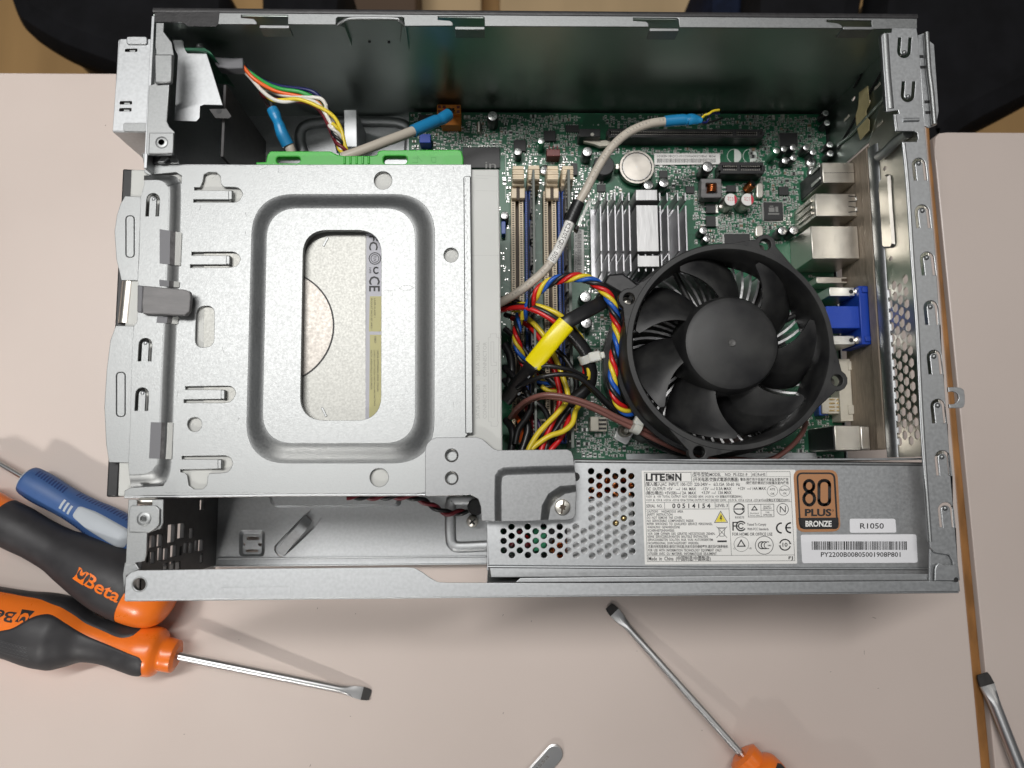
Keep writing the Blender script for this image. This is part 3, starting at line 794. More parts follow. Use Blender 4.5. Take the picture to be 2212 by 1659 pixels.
# screw holding the floor bead
p = at(*c('O', 1045, 820), 14)
MB().lathe((p.x, p.y, 8), [(3.2, 0), (3.2, 4), (2.9, 5.6), (2.0, 6.2), (0.05, 6.4)], 20).build('floor_screw', NICKEL, case, 40)
m = MB()
for a in (0, 90):
    ca, sa = math.cos(R(a + 40)), math.sin(R(a + 40))
    m.sweep([Vector((p.x, p.y, 14.4)) + Vector((ca, sa, 0)) * u + Vector((-sa, ca, 0)) * v for u, v in ((-2, -.45), (2, -.45), (2, .45), (-2, .45))], (0, 0, 0.15))
m.build('screw_recess', INK, case, 0)
# strip of standoff ledge behind the supply
MB().box(225, 57, 14.5, 330, 60.5, 15.4).build('rear_ledge', STEEL, case, 30, 0.2)

ring = spline(path('D', '655,330,6.3 648,300,6.3 655,275,6.3 690,265,6.3 780,263,6.3 860,266,6.3 884,285,6.3 884,330,6.3'), 6)
MB().tube(ring, 3.2, 10, True, .7).build('stamped_bead', STEEL, case, 60)
MB().prism(flat(34, [(742, 236), (771, 236), (772, 318), (743, 318)]), 6.1, 34).build('cable_post', STEEL, case, 30, .5)
# ------------------------------------------------------------------ drive cage
CZ = 95.0
cage = thing('drive_cage', (70, 115, 60), 'bright steel drive cage with a raised oblong frame and window, left side', 'drive cage')
def F2(k, z, txt):
    return [(p.x, p.y) for p in pl(k, z, txt)]
outer = flat(CZ, [(392, 380), (380, 372), (322, 378), (311, 372), (312, 355.5), (1018, 355), (1020, 600), (1022, 935), (1012, 937), (1006, 943), (1006, 1050), (900, 1067), (600, 1067), (268, 1072), (269, 1060), (283, 1053), (352, 1049), (360, 1036), (366, 1000), (372, 930), (376, 760), (384, 560), (390, 430)])
hook1 = F2('F', CZ, '855,318 905,318 928,260 938,205 980,186 1045,188 1078,220 1086,290 1110,314 1205,316 1235,323 1257,342 1270,368 1273,382 1262,396 1250,422 1228,440 1190,447 848,446 848,422 1180,422 1190,345 857,342')
hook2 = F2('F', CZ, '832,877 1185,875 1213,883 1238,903 1249,925 1253,942 1245,955 1236,978 1215,997 1170,1009 820,1011 820,985 1152,985 1162,906 832,904')
hook3 = F2('J', CZ, '778,520 1145,516 1175,522 1197,540 1208,562 1212,582 1203,598 1190,628 1165,650 1120,660 765,660 765,633 1108,630 1120,548 778,546')
hook4 = F2('J', CZ, '748,1122 1115,1117 1150,1126 1172,1145 1183,1172 1186,1190 1178,1206 1165,1236 1140,1258 1080,1268 985,1270 968,1300 962,1370 930,1405 850,1407 805,1375 792,1290 775,1268 735,1262 735,1238 1080,1232 1092,1150 748,1148')
slot = flat(CZ, rquad((424, 662), (463, 660), (462, 749), (421, 751), 18, 5))
holes = [flat(CZ, circ(*c('G', 490, 257), 19.3, 26)), flat(CZ, circ(*c('G', 1078, 902), 15.5, 24)), flat(CZ, circ(*c('J', 857, 848), 15.6, 24)), flat(CZ, circ(*c('K', 457, 1307), 20, 26))]
bo = rquad((546, 420), (939, 420), (937, 1000), (531, 1000), 88, 10)
bi = rquad((577, 449.5), (897, 449.5), (897, 957.5), (566, 957.5), 66, 10)
HZ = 98.6
plate('cage_sheet', [outer, hook1, hook2, hook3, hook4, slot] + holes + [flat(CZ, bo)], CZ - 0.9, CZ, STEEL_B, cage, 0.22)
loops = []
for t in (0, 0.12, 0.3, 0.5, 0.7, 0.88, 1.0):
    z = CZ + (HZ - CZ) * (3 * t * t - 2 * t ** 3)
    loops.append([at(a[0] + (b[0] - a[0]) * t, a[1] + (b[1] - a[1]) * t, z) for a, b in zip(bo, bi)])
MB().loft(loops).build('pressed_slope', STEEL_B, cage, 70)
win = rquad((655, 497), (824, 497), (823, 908), (648, 908), (52, 52, 52, 52), 8)
plate('raised_frame', [flat(HZ, bi), flat(HZ, win)], HZ - 0.9, HZ, STEEL_B, cage, 0.12)
# window lip turned down
l0 = [at(x, y, HZ - 0.2) for x, y in win]
l1 = [v - Vector((0, 0, 3.0)) for v in l0]
MB().loft([l0, l1]).build('window_lip', STEEL_B, cage, 60)
# bent ends of the four spring tongues
for k, x, y, ln, hh in (('F', 1160, 383, 30, 80), ('F', 1140, 944, 30, 78), ('J', 1095, 588, 36, 82), ('J', 1068, 1190, 36, 82)):
    a, b = c(k, x - 14, y - hh / 2), c(k, x + 24, y + hh / 2)
    l = flat(CZ + 1.0, rrect(a[0], a[1], b[0], b[1], 2.5, 3))
    MB().prism(l, CZ - 1.4, CZ + 1.0).build('tongue_end', STEEL_B, cage, 40, 0.4)
# folded strip on the right border
MB().prism(flat(CZ + 1.2, [(1001, 383), (1004, 380), (1017, 380), (1022, 934), (1019, 937), (1005, 936)]), CZ + 0.02, CZ + 1.3).build('folded_border', STEEL_B, cage, 40, 0.5)
# far and near sides of the cage
MB().box(-4, 190.2, 60, 142.5, 191.0, CZ - 0.5).build('cage_side', STEEL, cage, 30, 0.2)
MB().box(-4, 42.2, 60, 136, 43.0, CZ - 0.5).build('cage_side', STEEL, cage, 30, 0.2)
MB().tube([at(270, 1073.5, CZ - 1.4), at(600, 1069.5, CZ - 1.4), at(1000, 1068, CZ - 1.4)], 0.7, 8).build('rolled_side', STEEL, cage, 60)
# raised rail along the front border, with keyed slots and windows
RZ = 98.4
r0 = [(311, 379), (372, 379), (388, 392), (393, 420), (388, 600), (379, 800), (372, 980), (365, 1030), (345, 1048), (283, 1052)]
r1_ = [(311, 389), (345, 389), (360, 400), (365, 425), (358, 600), (349, 800), (342, 980), (335, 1008), (318, 1022), (279, 1026)]
m = MB()
lps = []
for t in (0, 0.15, 0.5, 0.85, 1):
    z = CZ + (RZ - CZ) * (3 * t * t - 2 * t ** 3)
    lps.append(spline([at(a[0] + (b[0] - a[0]) * t, a[1] + (b[1] - a[1]) * t, z) for a, b in zip(r0, r1_)], 5))
m.loft(lps, closed=False)
m.build('rail_slope', STEEL_B, cage, 70)
rt = [(v.x, v.y) for v in lps[-1]]
left = flat(RZ, [(277, 1010), (277, 1000), (281, 920), (284, 790), (288, 706), (296, 696), (299, 620), (297, 606), (300, 560), (304, 425), (311, 400)])
cut = flat(RZ, [(342, 497), (365, 502), (361, 572), (343, 569)])
win1 = flat(RZ, rquad((348, 495), (392, 500), (389, 573), (344, 567), 2, 2))
uA = []
for x, y in ((330.5, 442), (314, 755), (307, 862)):
    uA.append(flat(RZ, u_slot(x, y, 29, 50, 7, True, None, -2)))
plate('front_rail', [rt + left] + uA, RZ - 0.9, RZ, STEEL_B, cage, 0.15)
for x, y in ((332, 430), (314.5, 741), (308, 849)):
    p = at(x, y, RZ)
    MB().lathe((p.x, p.y, RZ - .05), [(0.9, 0), (0.7, .35), (0.3, .5), (0.02, .5)], 12).build('clip_dimple', STEEL, cage, 60)
# flat patches on the slope, dark where the window openings would be in shade
for q in (((345, 495), (393, 503), (390, 574), (345, 569)), ((326, 912), (374, 913), (371, 992), (322, 990)), ((344, 604), (388, 609), (387, 621), (345, 618)), ((340, 684), (386, 684), (384, 700), (338, 697))):
    zl, zr = RZ + .12, CZ + .35
    def patch(f0, f1, lift):
        out = []
        for f, top in ((f0, 1), (f1, 1), (f1, 0), (f0, 0)):
            a, b = (q[0], q[1]) if top else (q[3], q[2])
            k = (f - .42) / .5; k = max(0, min(1, k)); k = k * k * (3 - 2 * k)
            out.append(at(a[0] + (b[0] - a[0]) * f, a[1] + (b[1] - a[1]) * f, zl + (zr - zl) * k + lift))
        return out
    MB().sweep(patch(0, .48, 0), (0, 0, .1)).build('window_patch', GREYC, cage, 0)
    MB().sweep(patch(.48, .72, 0), (0, 0, .1)).build('window_patch', GREYP, cage, 0)
    MB().sweep(patch(.72, 1, 0), (0, 0, .1)).build('window_ledge', PAINT, cage, 0)
# outer finger flaps with their oval beads
for pts, ov in (([(270, 423), (305, 425), (298, 606), (262, 606), (251, 560), (247, 500), (252, 465), (260, 440)], (281, 511, 10.5, 46)), ([(250, 703), (289, 704), (281, 1000), (235, 999), (229, 960), (225, 880), (230, 800), (238, 735)], (261, 852, 11, 49))):
    zf = 94.0
    plate('finger_flap', [[(v.x, v.y) for v in [at(x, y, zf) for x, y in pts]]], zf - 0.9, zf, STEEL_B, cage, 0.25)
    x, y, rx, ry = ov
    o0 = [at(x + (dx), y + dy, zf + .02) for dx, dy in rrect(-rx, -ry, rx, ry, rx * .9, 5)]
    o1 = [at(x + (dx), y + dy, zf + .7) for dx, dy in rrect(-rx * .7, -ry * .95, rx * .7, ry * .95, rx * .62, 5)]
    MB().loft([o0, o1], False, True).build('flap_bead', STEEL_B, cage, 40)
    a, b = pts[1], pts[2] if ov[0] == 281 else pts[2]
    MB().loft([[at(pts[1][0], pts[1][1], zf), at(pts[2][0], pts[2][1], zf)], [at(pts[1][0] + 2, pts[1][1], RZ - .4), at(pts[2][0] + 2, pts[2][1], RZ - .4)]], closed=False).build('flap_fold', STEEL_B, cage, 30)
# grey plastic latch in the middle of the rail, and the pin behind it
lt = flat(101.5, [(309, 617), (312, 617), (398, 625), (409, 629), (412, 640), (409, 672), (400, 681), (388, 681), (308, 677), (306, 660)])
latch = plate('latch', [lt], 98.6, 101.5, GREYP, cage, 0.5)
MB().prism(flat(99, [(297, 616), (310, 617), (307, 676), (296, 674)]), 92, 99.2).build('latch_root', GREYC, latch, 30, 0.5)
MB().lathe(at(274, 700, 90), [(3.6, 0), (3.6, 19.5)], 16, (at(283, 612, 90) - at(274, 700, 90))).build('hinge_pin', NICKEL, cage, 60)

# ------------------------------------------------------------------ optical drive
DZ = 93.0
drive = thing('optical_drive', (70, 115, 55), 'pale grey optical drive with a black bezel, held inside the drive cage', 'optical drive')
MB().prism(flat(DZ, [(283, 366), (1078, 365), (1085, 957), (1086, 1064), (254, 1072)]), 55, DZ).build('body', PAINT, drive, 30, 0.6)
MB().prism(flat(91, [(262, 362), (294, 364), (288, 560), (272, 760), (252, 1074), (226, 1074), (240, 800)]), 55, 90).build('bezel', BLACK, drive, 30, 0.8)
lid = flat(DZ + 0.4, [(440, 470), (790, 470), (790, 950), (440, 950)])
plate('lid', [lid], DZ + 0.05, DZ + 0.4, DRIVE_S, drive, 0.05)
p = at(596, 706, DZ + 0.45)
rr = (at(719, 706, DZ + .45) - p).length
MB().lathe((p.x, p.y, DZ + .41), [(rr, 0), (rr, .25), (rr - 2, .35), (0.05, .35)], 64).build('spindle_cover', SPINDLE, drive, 40)
m = MB()
m.lathe((p.x, p.y, DZ + .41), [(rr + .7, 0), (rr + .7, .12), (rr - .1, .12)], 64, caps=False)
m.build('cover_groove', INK, drive, 40)
for a, b in (((690, 520), (640, 620)), ((690, 895), (650, 960))):
    pass
for x, y, ang in ((703, 522, 62), (700, 890, -64)):
    u = Vector((math.cos(R(ang)), -math.sin(R(ang))))
    q = [Vector((x, y)) + u * s + Vector((-u.y, u.x)) * t for s, t in ((-11, -2.5), (11, -2.5), (11, 2.5), (-11, 2.5))]
    MB().prism(flat(DZ + .7, [(v.x, v.y) for v in q]), DZ + .4, DZ + .7).build('lid_rib', STEEL_B, drive, 30, .15)
tp = flat(DZ + .8, [(792, 470), (828, 470), (828, 640), (791, 640)])
LZ = DZ + 0.62
plate('safety_label', [flat(LZ, [(792, 480), (829, 480), (829, 950), (789, 950)])], DZ + .42, LZ, LILAC, drive, 0.02)
for a, b in ((640, 716), (723, 950)):
    plate('caution_strip', [flat(LZ + .1, [(799, a), (828, a), (828, b), (797, b)])], LZ + .01, LZ + .08, CAUTION, drive, 0)
m = MB()
zt = LZ + 0.14
ptext(m, 'G', 372, 1085, 90, 'CE', zt, 132, -90, True)
ptext(m, 'G', 370, 1010, 18, 'N98', zt, 50, -90)
ptext(m, 'G', 372, 735, 72, 'FC', zt, 126, -90, True)
for i in range(16):
    a = R(i * 22.5); b = R((i + 1) * 22.5)
    for rr0, ww in ((50, 7), (34, 5)):
        stroke(m, 'G', zt, [(420 + rr0 * math.cos(a), 932 + rr0 * math.sin(a)), (420 + rr0 * math.cos(b), 932 + rr0 * math.sin(b))], ww)
ptext(m, 'G', 408, 907, 24, 'TUV', zt, 50, -90)
stroke(m, 'G', zt, [(432 + 22 * math.cos(t), 1035 + 26 * math.sin(t)) for t in [R(50 + 28 * i) for i in range(10)]], 12)
# the lines run along the strip, read with the head to the left
for k, s, x, y, h, w in (('G', 'LASER KLASSE 1', 412, 1275, 15, 165), ('G', 'PRODUKT NACH IEC 60825-1', 385, 1275, 14, 275), ('K', 'VARO!', 415, 85, 18, 60),
                         ('K', 'UNDVIK EXPONERING UNDER STRALEN', 438, 205, 15, 355), ('K', 'LUOKKA 3B AVATTAESSA NAKYVAA JA NAKYMATONTA', 410, 205, 14, 480), ('K', 'VALTA LASERSATEILLE ALTISTUMISTA', 383, 205, 14, 340)):
    ptext(m, k, x, y, h, s, zt, w, -90)
m.build('label_print', INK, drive, 0)
m = MB()
zt = DZ + 0.03
for k, s, x, y, h, w in (('K', 'SATA POWER', 1326, 800, 34, 305), ('K', 'CONNECTOR', 1385, 798, 32, 300), ('K', 'SATA SIGNAL', 1326, 430, 34, 300), ('K', 'CONNECTOR', 1385, 435, 32, 300)):
    ptext(m, k, x, y, h, s, zt, w, 90)
stroke(m, 'K', zt, [(1365, 467), (1365, 462)], 6)
stroke(m, 'K', zt, [(1420, 65), (1470, 65), (1470, 95), (1490, 95), (1480, 820), (1490, 830), (1475, 865), (1425, 862), (1425, 825), (1403, 825), (1400, 100), (1418, 95)], 3, True)
stroke(m, 'K', zt, [(1422, 135), (1448, 135), (1448, 310), (1470, 312), (1470, 340), (1424, 340)], 3, True)
stroke(m, 'K', zt, [(1450, 380), (1470, 380), (1470, 405), (1448, 410), (1452, 785), (1424, 785), (1424, 410)], 3, True)
for a in ((1270, 120, 1500, 118), ):
    pass
m.build('embossed_marking', PAINT_D, drive, 0)
m = MB()
for k, a, b, cc, d in (('G', 1262, 235, 1400, 243), ('G', 1290, 345, 1480, 350), ('G', 1262, 905, 1490, 905), ('G', 1290, 215, 1480, 222)):
    stroke(m, k, DZ + .03, [(a, b), (cc, d)], 2)
m.build('scratches', PAINT_D, drive, 0)

# ------------------------------------------------------------------ green release lever
g = [(552, 350), (574, 349), (577, 334), (584, 326), (714, 326), (729, 334), (744, 336), (804, 336), (814, 334), (816, 327), (824, 324), (989, 322.5), (997, 326), (1001, 340), (1001, 385), (560, 385)]
gz = 90.0
clip = thing('release_lever', (90, 195, 84), 'bright green plastic lever sticking out behind the drive cage', 'lever')
s1 = rrect(597, 338.5, 648, 352, 6, 4)
s2 = rrect(828, 336.5, 879, 353.5, 7, 4)
plate('lever_plate', [flat(gz, g), flat(gz, s1), flat(gz, s2)], gz - 5, gz, GREENP, clip, 0.6)
for x in (744.5, 757, 770.5, 783.5, 796.5):
    MB().tube([at(x, 338, gz + .1), at(x, 354, gz + .1)], 0.55, 6).build('grip_rib', GREENP, clip, 60)
m = MB()
stroke(m, 'B', gz + 0.04, [(530, 1365), (570, 1365), (570, 1405), (530, 1405)], 4)
stroke(m, 'B', gz + 0.04, [(570, 1350), (610, 1395)], 4)
stroke(m, 'B', gz + 0.04, [(690, 1360), (730, 1360), (730, 1402), (700, 1402), (692, 1385)], 4, True)
m.build('moulded_marks', material('green_plastic_mark', (0.04, 0.30, 0.04), 0.5), clip, 0)

# ------------------------------------------------------------------ tie bracket between cage and supply
BZ = 97.2
brk = thing('mounting_bracket', (160, 50, 90), 'stepped steel bracket screwed across drive cage and power supply', 'bracket')
ol = F2('O', BZ, '638,602 638,190 655,145 690,110 730,94 1080,90 1135,108 1225,188 1265,203 1865,196 1900,212 1918,258 1935,400 1945,560 1936,765 1915,795 1870,806 1700,808 1270,818 1125,814 1118,690 1095,625 1030,590')
h1 = [F2('O', BZ, ' '.join('%f,%f' % q for q in circ(866, y, 44, 22))) for y in (248, 444)]
plate('bracket_sheet', [ol] + h1, BZ - 0.9, BZ, STEEL_M, brk, 0.22)
e0 = [(1236, 812), (1234, 600), (1236, 420), (1262, 368), (1310, 346), (1600, 336), (1926, 328), (1938, 450), (1942, 565), (1850, 580), (1775, 628), (1722, 700), (1704, 804), (1500, 810)]
e1 = [(1300, 815), (1298, 620), (1300, 480), (1312, 440), (1345, 424), (1600, 414), (1930, 404), (1936, 450), (1938, 500), (1800, 512), (1700, 580), (1645, 680), (1632, 808), (1500, 813)]
lps = []
for t in (0, 0.15, 0.5, 0.85, 1):
    z = BZ + 3.2 * (3 * t * t - 2 * t ** 3)
    lps.append([at(*c('O', a[0] + (b[0] - a[0]) * t, a[1] + (b[1] - a[1]) * t), z) for a, b in zip(e0, e1)])
MB().loft(lps, False, True).build('raised_panel', STEEL_M, brk, 50)
for y in (248, 444):
    p = at(*c('O', 866, y), BZ)
    MB().lathe((p.x, p.y, BZ - 2.5), [(2.35, 0), (2.35, 2.6), (2.7, 2.85), (3.0, 2.6), (3.0, 2.4)], 28, caps=False).build('thread_collar', STEEL_S, brk, 50)
p = at(*c('O', 1822, 693), BZ)
scr = MB().lathe((p.x, p.y, BZ), [(3.4, 0), (3.4, 1.2), (3.1, 1.9), (2.4, 2.2), (0.05, 2.3)], 28).build('screw', NICKEL, brk, 40)
m = MB()
star = []
for i in range(12):
    a = R(30 * i + 12); r = 1.75 if i % 2 == 0 else 1.05
    star.append((p.x + r * math.cos(a), p.y + r * math.sin(a)))
m.prism(star, BZ + 2.22, BZ + 2.36)
a = R(78); u = Vector((math.cos(a), math.sin(a), 0)); v = Vector((-u.y, u.x, 0))
m.sweep([Vector((p.x, p.y, BZ + 2.25)) + u * s + v * t for s, t in ((-2.9, -.35), (2.9, -.35), (2.9, .35), (-2.9, .35))], (0, 0, .1))
m.build('recess', SLOTDK, scr, 0)

# handling marks on the cage
m = MB(); rnd = random.Random(21)
def scuff(k, pts, w=2.2, z=CZ + .03): stroke(m, k, z, pts, w)
for k, x, y in (('F', 1300, 535), ('F', 1295, 700), ('F', 910, 485), ('F', 1580, 170), ('G', 850, 780), ('J', 1240, 790), ('J', 1100, 200), ('J', 715, 560), ('K', 1100, 660), ('G', 1100, 160)):
    scuff(k, [(x + rnd.uniform(-6, 6), y + rnd.uniform(-25, 25)), (x, y), (x + rnd.uniform(-12, 12), y + rnd.uniform(20, 45))])
for x in range(600, 1560, 37):
    if rnd.random() < .6: scuff('F', [(x * 1.0 + 420, 128 + rnd.uniform(-3, 8)), (x + 420 + rnd.uniform(8, 30), 130 + rnd.uniform(-3, 8))], 2.0)
    scuff('J', [(x, 1436 + rnd.uniform(-6, 6)), (x + rnd.uniform(10, 40), 1436 + rnd.uniform(-6, 6))], 2.0)
for y in range(240, 1600, 45):
    scuff('G', [(1192 + rnd.uniform(0, 30), y), (1195 + rnd.uniform(0, 30), y + rnd.uniform(10, 30))], 3, CZ + 1.36)
scuff('G', [(628, 1190), (660, 1168), (720, 1165), (755, 1182)], 2.5, HZ + .03); scuff('G', [(628, 1190), (670, 1208), (720, 1205), (755, 1186)], 2.5, HZ + .03)
scuff('G', [(500, 1212), (575, 1210), (570, 1250)], 2, HZ + .03)
scuff('F', [(1420, 165), (1470, 145), (1490, 130)], 2); scuff('F', [(1010, 240), (1060, 200)], 1.5)
o = m.build('scuff_marks', material('scuffed_zinc', (0.17, 0.17, 0.17), .6, 1.0), cage, 0); o['kind'] = 'stuff'
# ------------------------------------------------------------------ power supply
PZ = 90.0
psu = thing('power_supply', (250, 30, 6), 'slim galvanised power supply with printed labels along the near right side', 'power supply')
ph = []
for k in range(17):
    x = 1087.3 + 17.35 * k
    if k < 11:
        ys = [905, 988, 1070] if k % 2 == 0 else [865, 945, 1027, 1110]
        ys = [921.7 + y / 4 for y in ys]
    elif k % 2 == 1:
        ys = [1018.1 + 20.3 * i for i in range(10)]
    else:
        ys = [1028.8 + 20.3 * i for i in range(9)]
    for y in ys:
        ph.append(flat(PZ, circ(x + (y - 1100) * 0.012, y, 6.7, 14)))
top = flat(PZ, [(1050, 1127), (1240, 1110), (1240, 993), (1994, 1001), (2014, 1232), (1056, 1222)])
top = flat(PZ, [(1050, 1110), (1062, 1085), (1236, 1085), (1240, 993), (1993, 1001), (2014, 1229), (1056, 1222)])
plate('top_cover', [top] + ph, PZ - 0.9, PZ, STEEL, psu, 0.2)
X0, X1, Y0, Y1 = 149.5, 346.5, 8.5, 56.4
MB().box(X0, Y0, 6.3, X0 + 0.9, 33, PZ - 0.4).build('side_sheet', STEEL, psu, 30, 0.2)
MB().box(188, Y1 - 0.9, 6.3, X1, Y1, PZ - 0.4).build('side_sheet', STEEL, psu, 30, 0.2)
MB().box(188, 33, 6.3, 188.9, Y1, PZ - 0.4).build('side_sheet', STEEL, psu, 30, 0.2)
MB().box(X0, 32.4, 6.3, 188, 33.2, PZ - 0.4).build('side_sheet', STEEL, psu, 30, 0.2)
MB().box(X0, 2.2, 6.3, X1, 3.1, PZ + 1.5).build('side_sheet', STEEL, psu, 30, 0.2)
MB().box(X0, Y0, 6.2, X1, Y1, 7.0).build('bottom_sheet', STEEL, psu, 30, 0.2)
MB().prism(flat(PZ + 0.7, [(1056, 1220), (2013, 1227), (2016, 1243), (1060, 1248)]), PZ - .2, PZ + 0.8).build('cover_fold', STEEL, psu, 30, 0.4)
MB().tube([at(1054, 1224, PZ + .8), at(1500, 1227.5, PZ + .8), at(2012, 1229, PZ + .8)], 0.6, 8).build('cover_bead', STEEL, psu, 60)
MB().tube([at(1242, 996, PZ - .3), at(1600, 1000, PZ - .3), at(1993, 1003, PZ - .3)], 0.9, 8).build('cover_bead', STEEL_B, psu, 60)
# what shows through the punched holes: heat sinks, coils, board
MB().prism(flat(84, [(1222, 1080), (1368, 1070), (1372, 1210), (1226, 1210)]), 30, 83).build('heat_sink', ALU, psu, 30, 0.3)
MB().box(151, 9, 30, 345, 55, 32).build('circuit_board', PCB, psu, 0)
for x, y, z, r in ((1305, 1055, 78, 7.5), (1345, 1050, 78, 7.0), (1283, 1060, 76, 5.5), (1212, 1190, 78, 5.5)):
    p = at(x, y, z)
    m = MB()
    for i in range(14):
        a = 2 * math.pi * i / 14
        ctr = p + Vector((math.cos(a), math.sin(a), 0)) * r * 0.68
        ring = [ctr + Vector((math.cos(a) * math.cos(t), math.sin(a) * math.cos(t), math.sin(t))) * r * 0.32 for t in [2 * math.pi * k / 8 for k in range(9)]]
        m.tube(ring, 0.75, 6)
    m.build('copper_coil', COPPER, psu, 60)
for pts, mt in (('1120,1150,80 1130,1158,80 1140,1165,79 1150,1185,78', W_RED), ('1080,1160,76 1110,1172,76 1150,1200,76', W_BLK), ('1290,1062,72 1320,1064,72 1350,1066,70', W_RED), ('1105,1180,80 1125,1150,80 1140,1182,80', W_DRED)):
    MB().tube(spline(path('D', pts), 6), 1.3, 8).build('lead', mt, psu, 60)
for x, y, w, h, mt in ((1166, 1165, 26, 50, GREENCAP), (1195, 1160, 18, 40, CHIP), (1100, 1180, 20, 30, CHIP)):
    MB().prism(flat(78, rrect(x - w / 2, y - h / 2, x + w / 2, y + h / 2, 2, 2)), 32, 78).build('component', mt, psu, 30)
p = at(*c('Q', 342, 722), 86.5); q = at(*c('Q', 405, 685), 86.5)
for v in (p, q):
    MB().lathe((v.x, v.y, 84), [(1.6, 0), (1.6, 1.6), (0.9, 2.2), (0.05, 2.3)], 14).build('inner_screw', GOLD, psu, 50)
p = at(1243, 1030, PZ + .3)
MB().lathe((p.x, p.y, PZ - .5), [(2.0, 0), (2.0, 0.62)], 14).build('cover_hole', INK, psu)

# ---- labels
def paper(name, quad, z, th, mat, r=3):
    return plate(name, [flat(z + th, rquad(*quad, r, 4))], z + 0.01, z + th, mat, psu, 0.0)
lz = PZ + 0.12
lab = paper('rating_label', ((1386, 1016.5), (1718, 1014.5), (1722, 1217.5), (1393, 1219.5)), PZ, 0.12, LABEL, 2)
z1 = PZ + 0.17
m = MB()
def fr(*p, w=3, closed=True): stroke(m, 'Q', z1, p, w, closed)
fr((578, 286), (1838, 280), (1880, 1050), (606, 1056))
fr((578, 286), (982, 286), (990, 368), (583, 370), closed=False)
fr((990, 327), (1838, 322), closed=False, w=2)
fr((588, 545), (1850, 540), closed=False); fr((590, 605), (1312, 602), closed=False); fr((604, 1008), (1876, 1000), closed=False)
fr((753, 545), (756, 604), closed=False); fr((1190, 543), (1192, 602), closed=False); fr((1308, 541), (1332, 1002), closed=False)
fr((1503, 284), (1505, 325), closed=False, w=2); fr((1547, 284), (1549, 325), closed=False, w=2); fr((1636, 284), (1637, 324), closed=False, w=2)
ptext(m, 'Q', 590, 357, 60, 'LITE', z1, 168, 0, 0.045, 3)
ptext(m, 'Q', 846, 357, 60, 'N', z1, 55, 0, 0.045, 3)
fill(m, 'Q', z1, [(765, 298), (838, 298), (838, 358), (765, 358)])
lines = [(995, 318, 26, '(型号/型號)MODEL    NO:  PS-5221-9', 475), (1509, 316, 24, 'AE', 32), (1558, 316, 24, 'RoHS', 68),
         (1000, 362, 26, '(开关电源/交換式電源供應器)', 395), (1408, 358, 20, '警告:限使用于信息技术设备及室内使用', 415), (1455, 388, 20, ':限使用於資訊技術設備及室內使用', 370),
         (588, 403, 28, '(输入/輸入)AC  INPUT: 100-127/  220-240V ~   6/3.15A  50-60  Hz', 820),
         (597, 442, 26, 'DC  OUTPUT: +5V    ---/  14A  MAX', 430), (1075, 440, 26, '-12V  ---/ 0.3A MAX', 258), (1388, 438, 26, '+12V  ---/ 14A MAX', 242),
         (593, 477, 26, '(输出/輸出) +5V(SB)---/ 2A  MAX', 435), (1075, 474, 26, '+3.3V  ---/  13A MAX', 258),
         (595, 505, 19, '+3.3V   &   +5V  TOTAL  OUTPUT  NOT  EXCEED  80W.  (+3.3V &  +5V 总输出不可超过80W.)', 832),
         (595, 535, 19, '+3.3V  &  +5V &  +12V &  -12V & +5Vsb TOTAL OUTPUT NOT EXCEED 220W.  (+3.3V &  +5V & +12V &  -12V &+5Vsb总输出不可超过220W.)', 1248),
         (596, 590, 27, 'SERIAL  NO.', 140), (1198, 586, 27, 'LEVEL 3', 103),
         (600, 634, 21, 'CAUTION!     HAZARDOUS  AREA', 315), (601, 661, 21, 'SAFETY  INSTRUCTION:', 225), (602, 688, 21, 'DO  NOT  REMOVE  THE  COVER.', 305), (603, 715, 21, 'NO  SERVICEABLE  COMPONENTS  INSIDE.', 405),
         (604, 742, 21, 'REFER  SERVICING  TO  QUALIFIED  SERVICE  PERSONNEL.', 568), (605, 770, 21, 'WARNUNG!  GEFAHRENZONE', 282), (606, 799, 21, 'SICHERHEITSHINWEISE:', 234), (607, 827, 21, 'VOR  DEM  ÖFFNEN  DES  GERÄTES  NETZSTECKER  ZIEHEN.', 586),
         (608, 852, 21, 'KEINE  SERVICERELEVANTEN  BAUTEILE  ENTHALTEN.', 524), (609, 879, 21, 'SERVICEARBEITEN  SOLLTEN  NUR  VON  AUTORISIERTEM.', 568), (609, 908, 21, 'FACHPERSONAL  DURCHGEFÜHRT  WERDEN.', 442),
         (611, 938, 20, '注意!内有危险高压!请勿打开机盖,内无可自行维修零件,请返回代理商维修.', 695), (612, 970, 22, 'FOR  USE  WITH  INFORMATION  TECHNOLOGY  EQUIPMENT  ONLY.', 640), (613, 1000, 22, 'UTILISER  AVEC  DU  MATERIEL  INFORMATIQUE  SEULEMENT.', 596),
         (616, 1047, 32, 'Made  in  China  (中国制造/中國製造)', 538), (1826, 1038, 27, 'FJ', 38),
         (1365, 684, 17, 'R33275', 77), (1467, 746, 21, 'Tested To Comply', 166), (1469, 786, 21, 'With FCC Standards', 184), (1340, 833, 26, 'FOR HOME OR OFFICE USE', 347),
         (1663, 441, 18, 'ATE', 46), (1670, 480, 18, 'OK', 36), (1752, 446, 18, 'Hi-POT', 78), (1778, 476, 17, 'OK', 32),
         (1610, 588, 14, 'BAUART', 60), (1604, 606, 14, 'GEPRÜFT', 76), (1626, 640, 14, 'TYPE', 34), (1606, 661, 14, 'APPROVED', 78), (1492, 643, 9, 'Rheinland', 75), (1490, 661, 9, 'Product Safety', 88), (1646, 924, 13, 'S&E', 30), (1350, 952, 15, 'C', 12), (1482, 950, 15, 'US', 24)]
for x, y, h, s, w in lines:
    ptext(m, 'Q', x, y, h, s, z1, w, 0, 0.014)
ptext(m, 'Q', 820, 594, 38, '0 0 5 1 4 1 5 4', z1, 330, 0, 0.03)
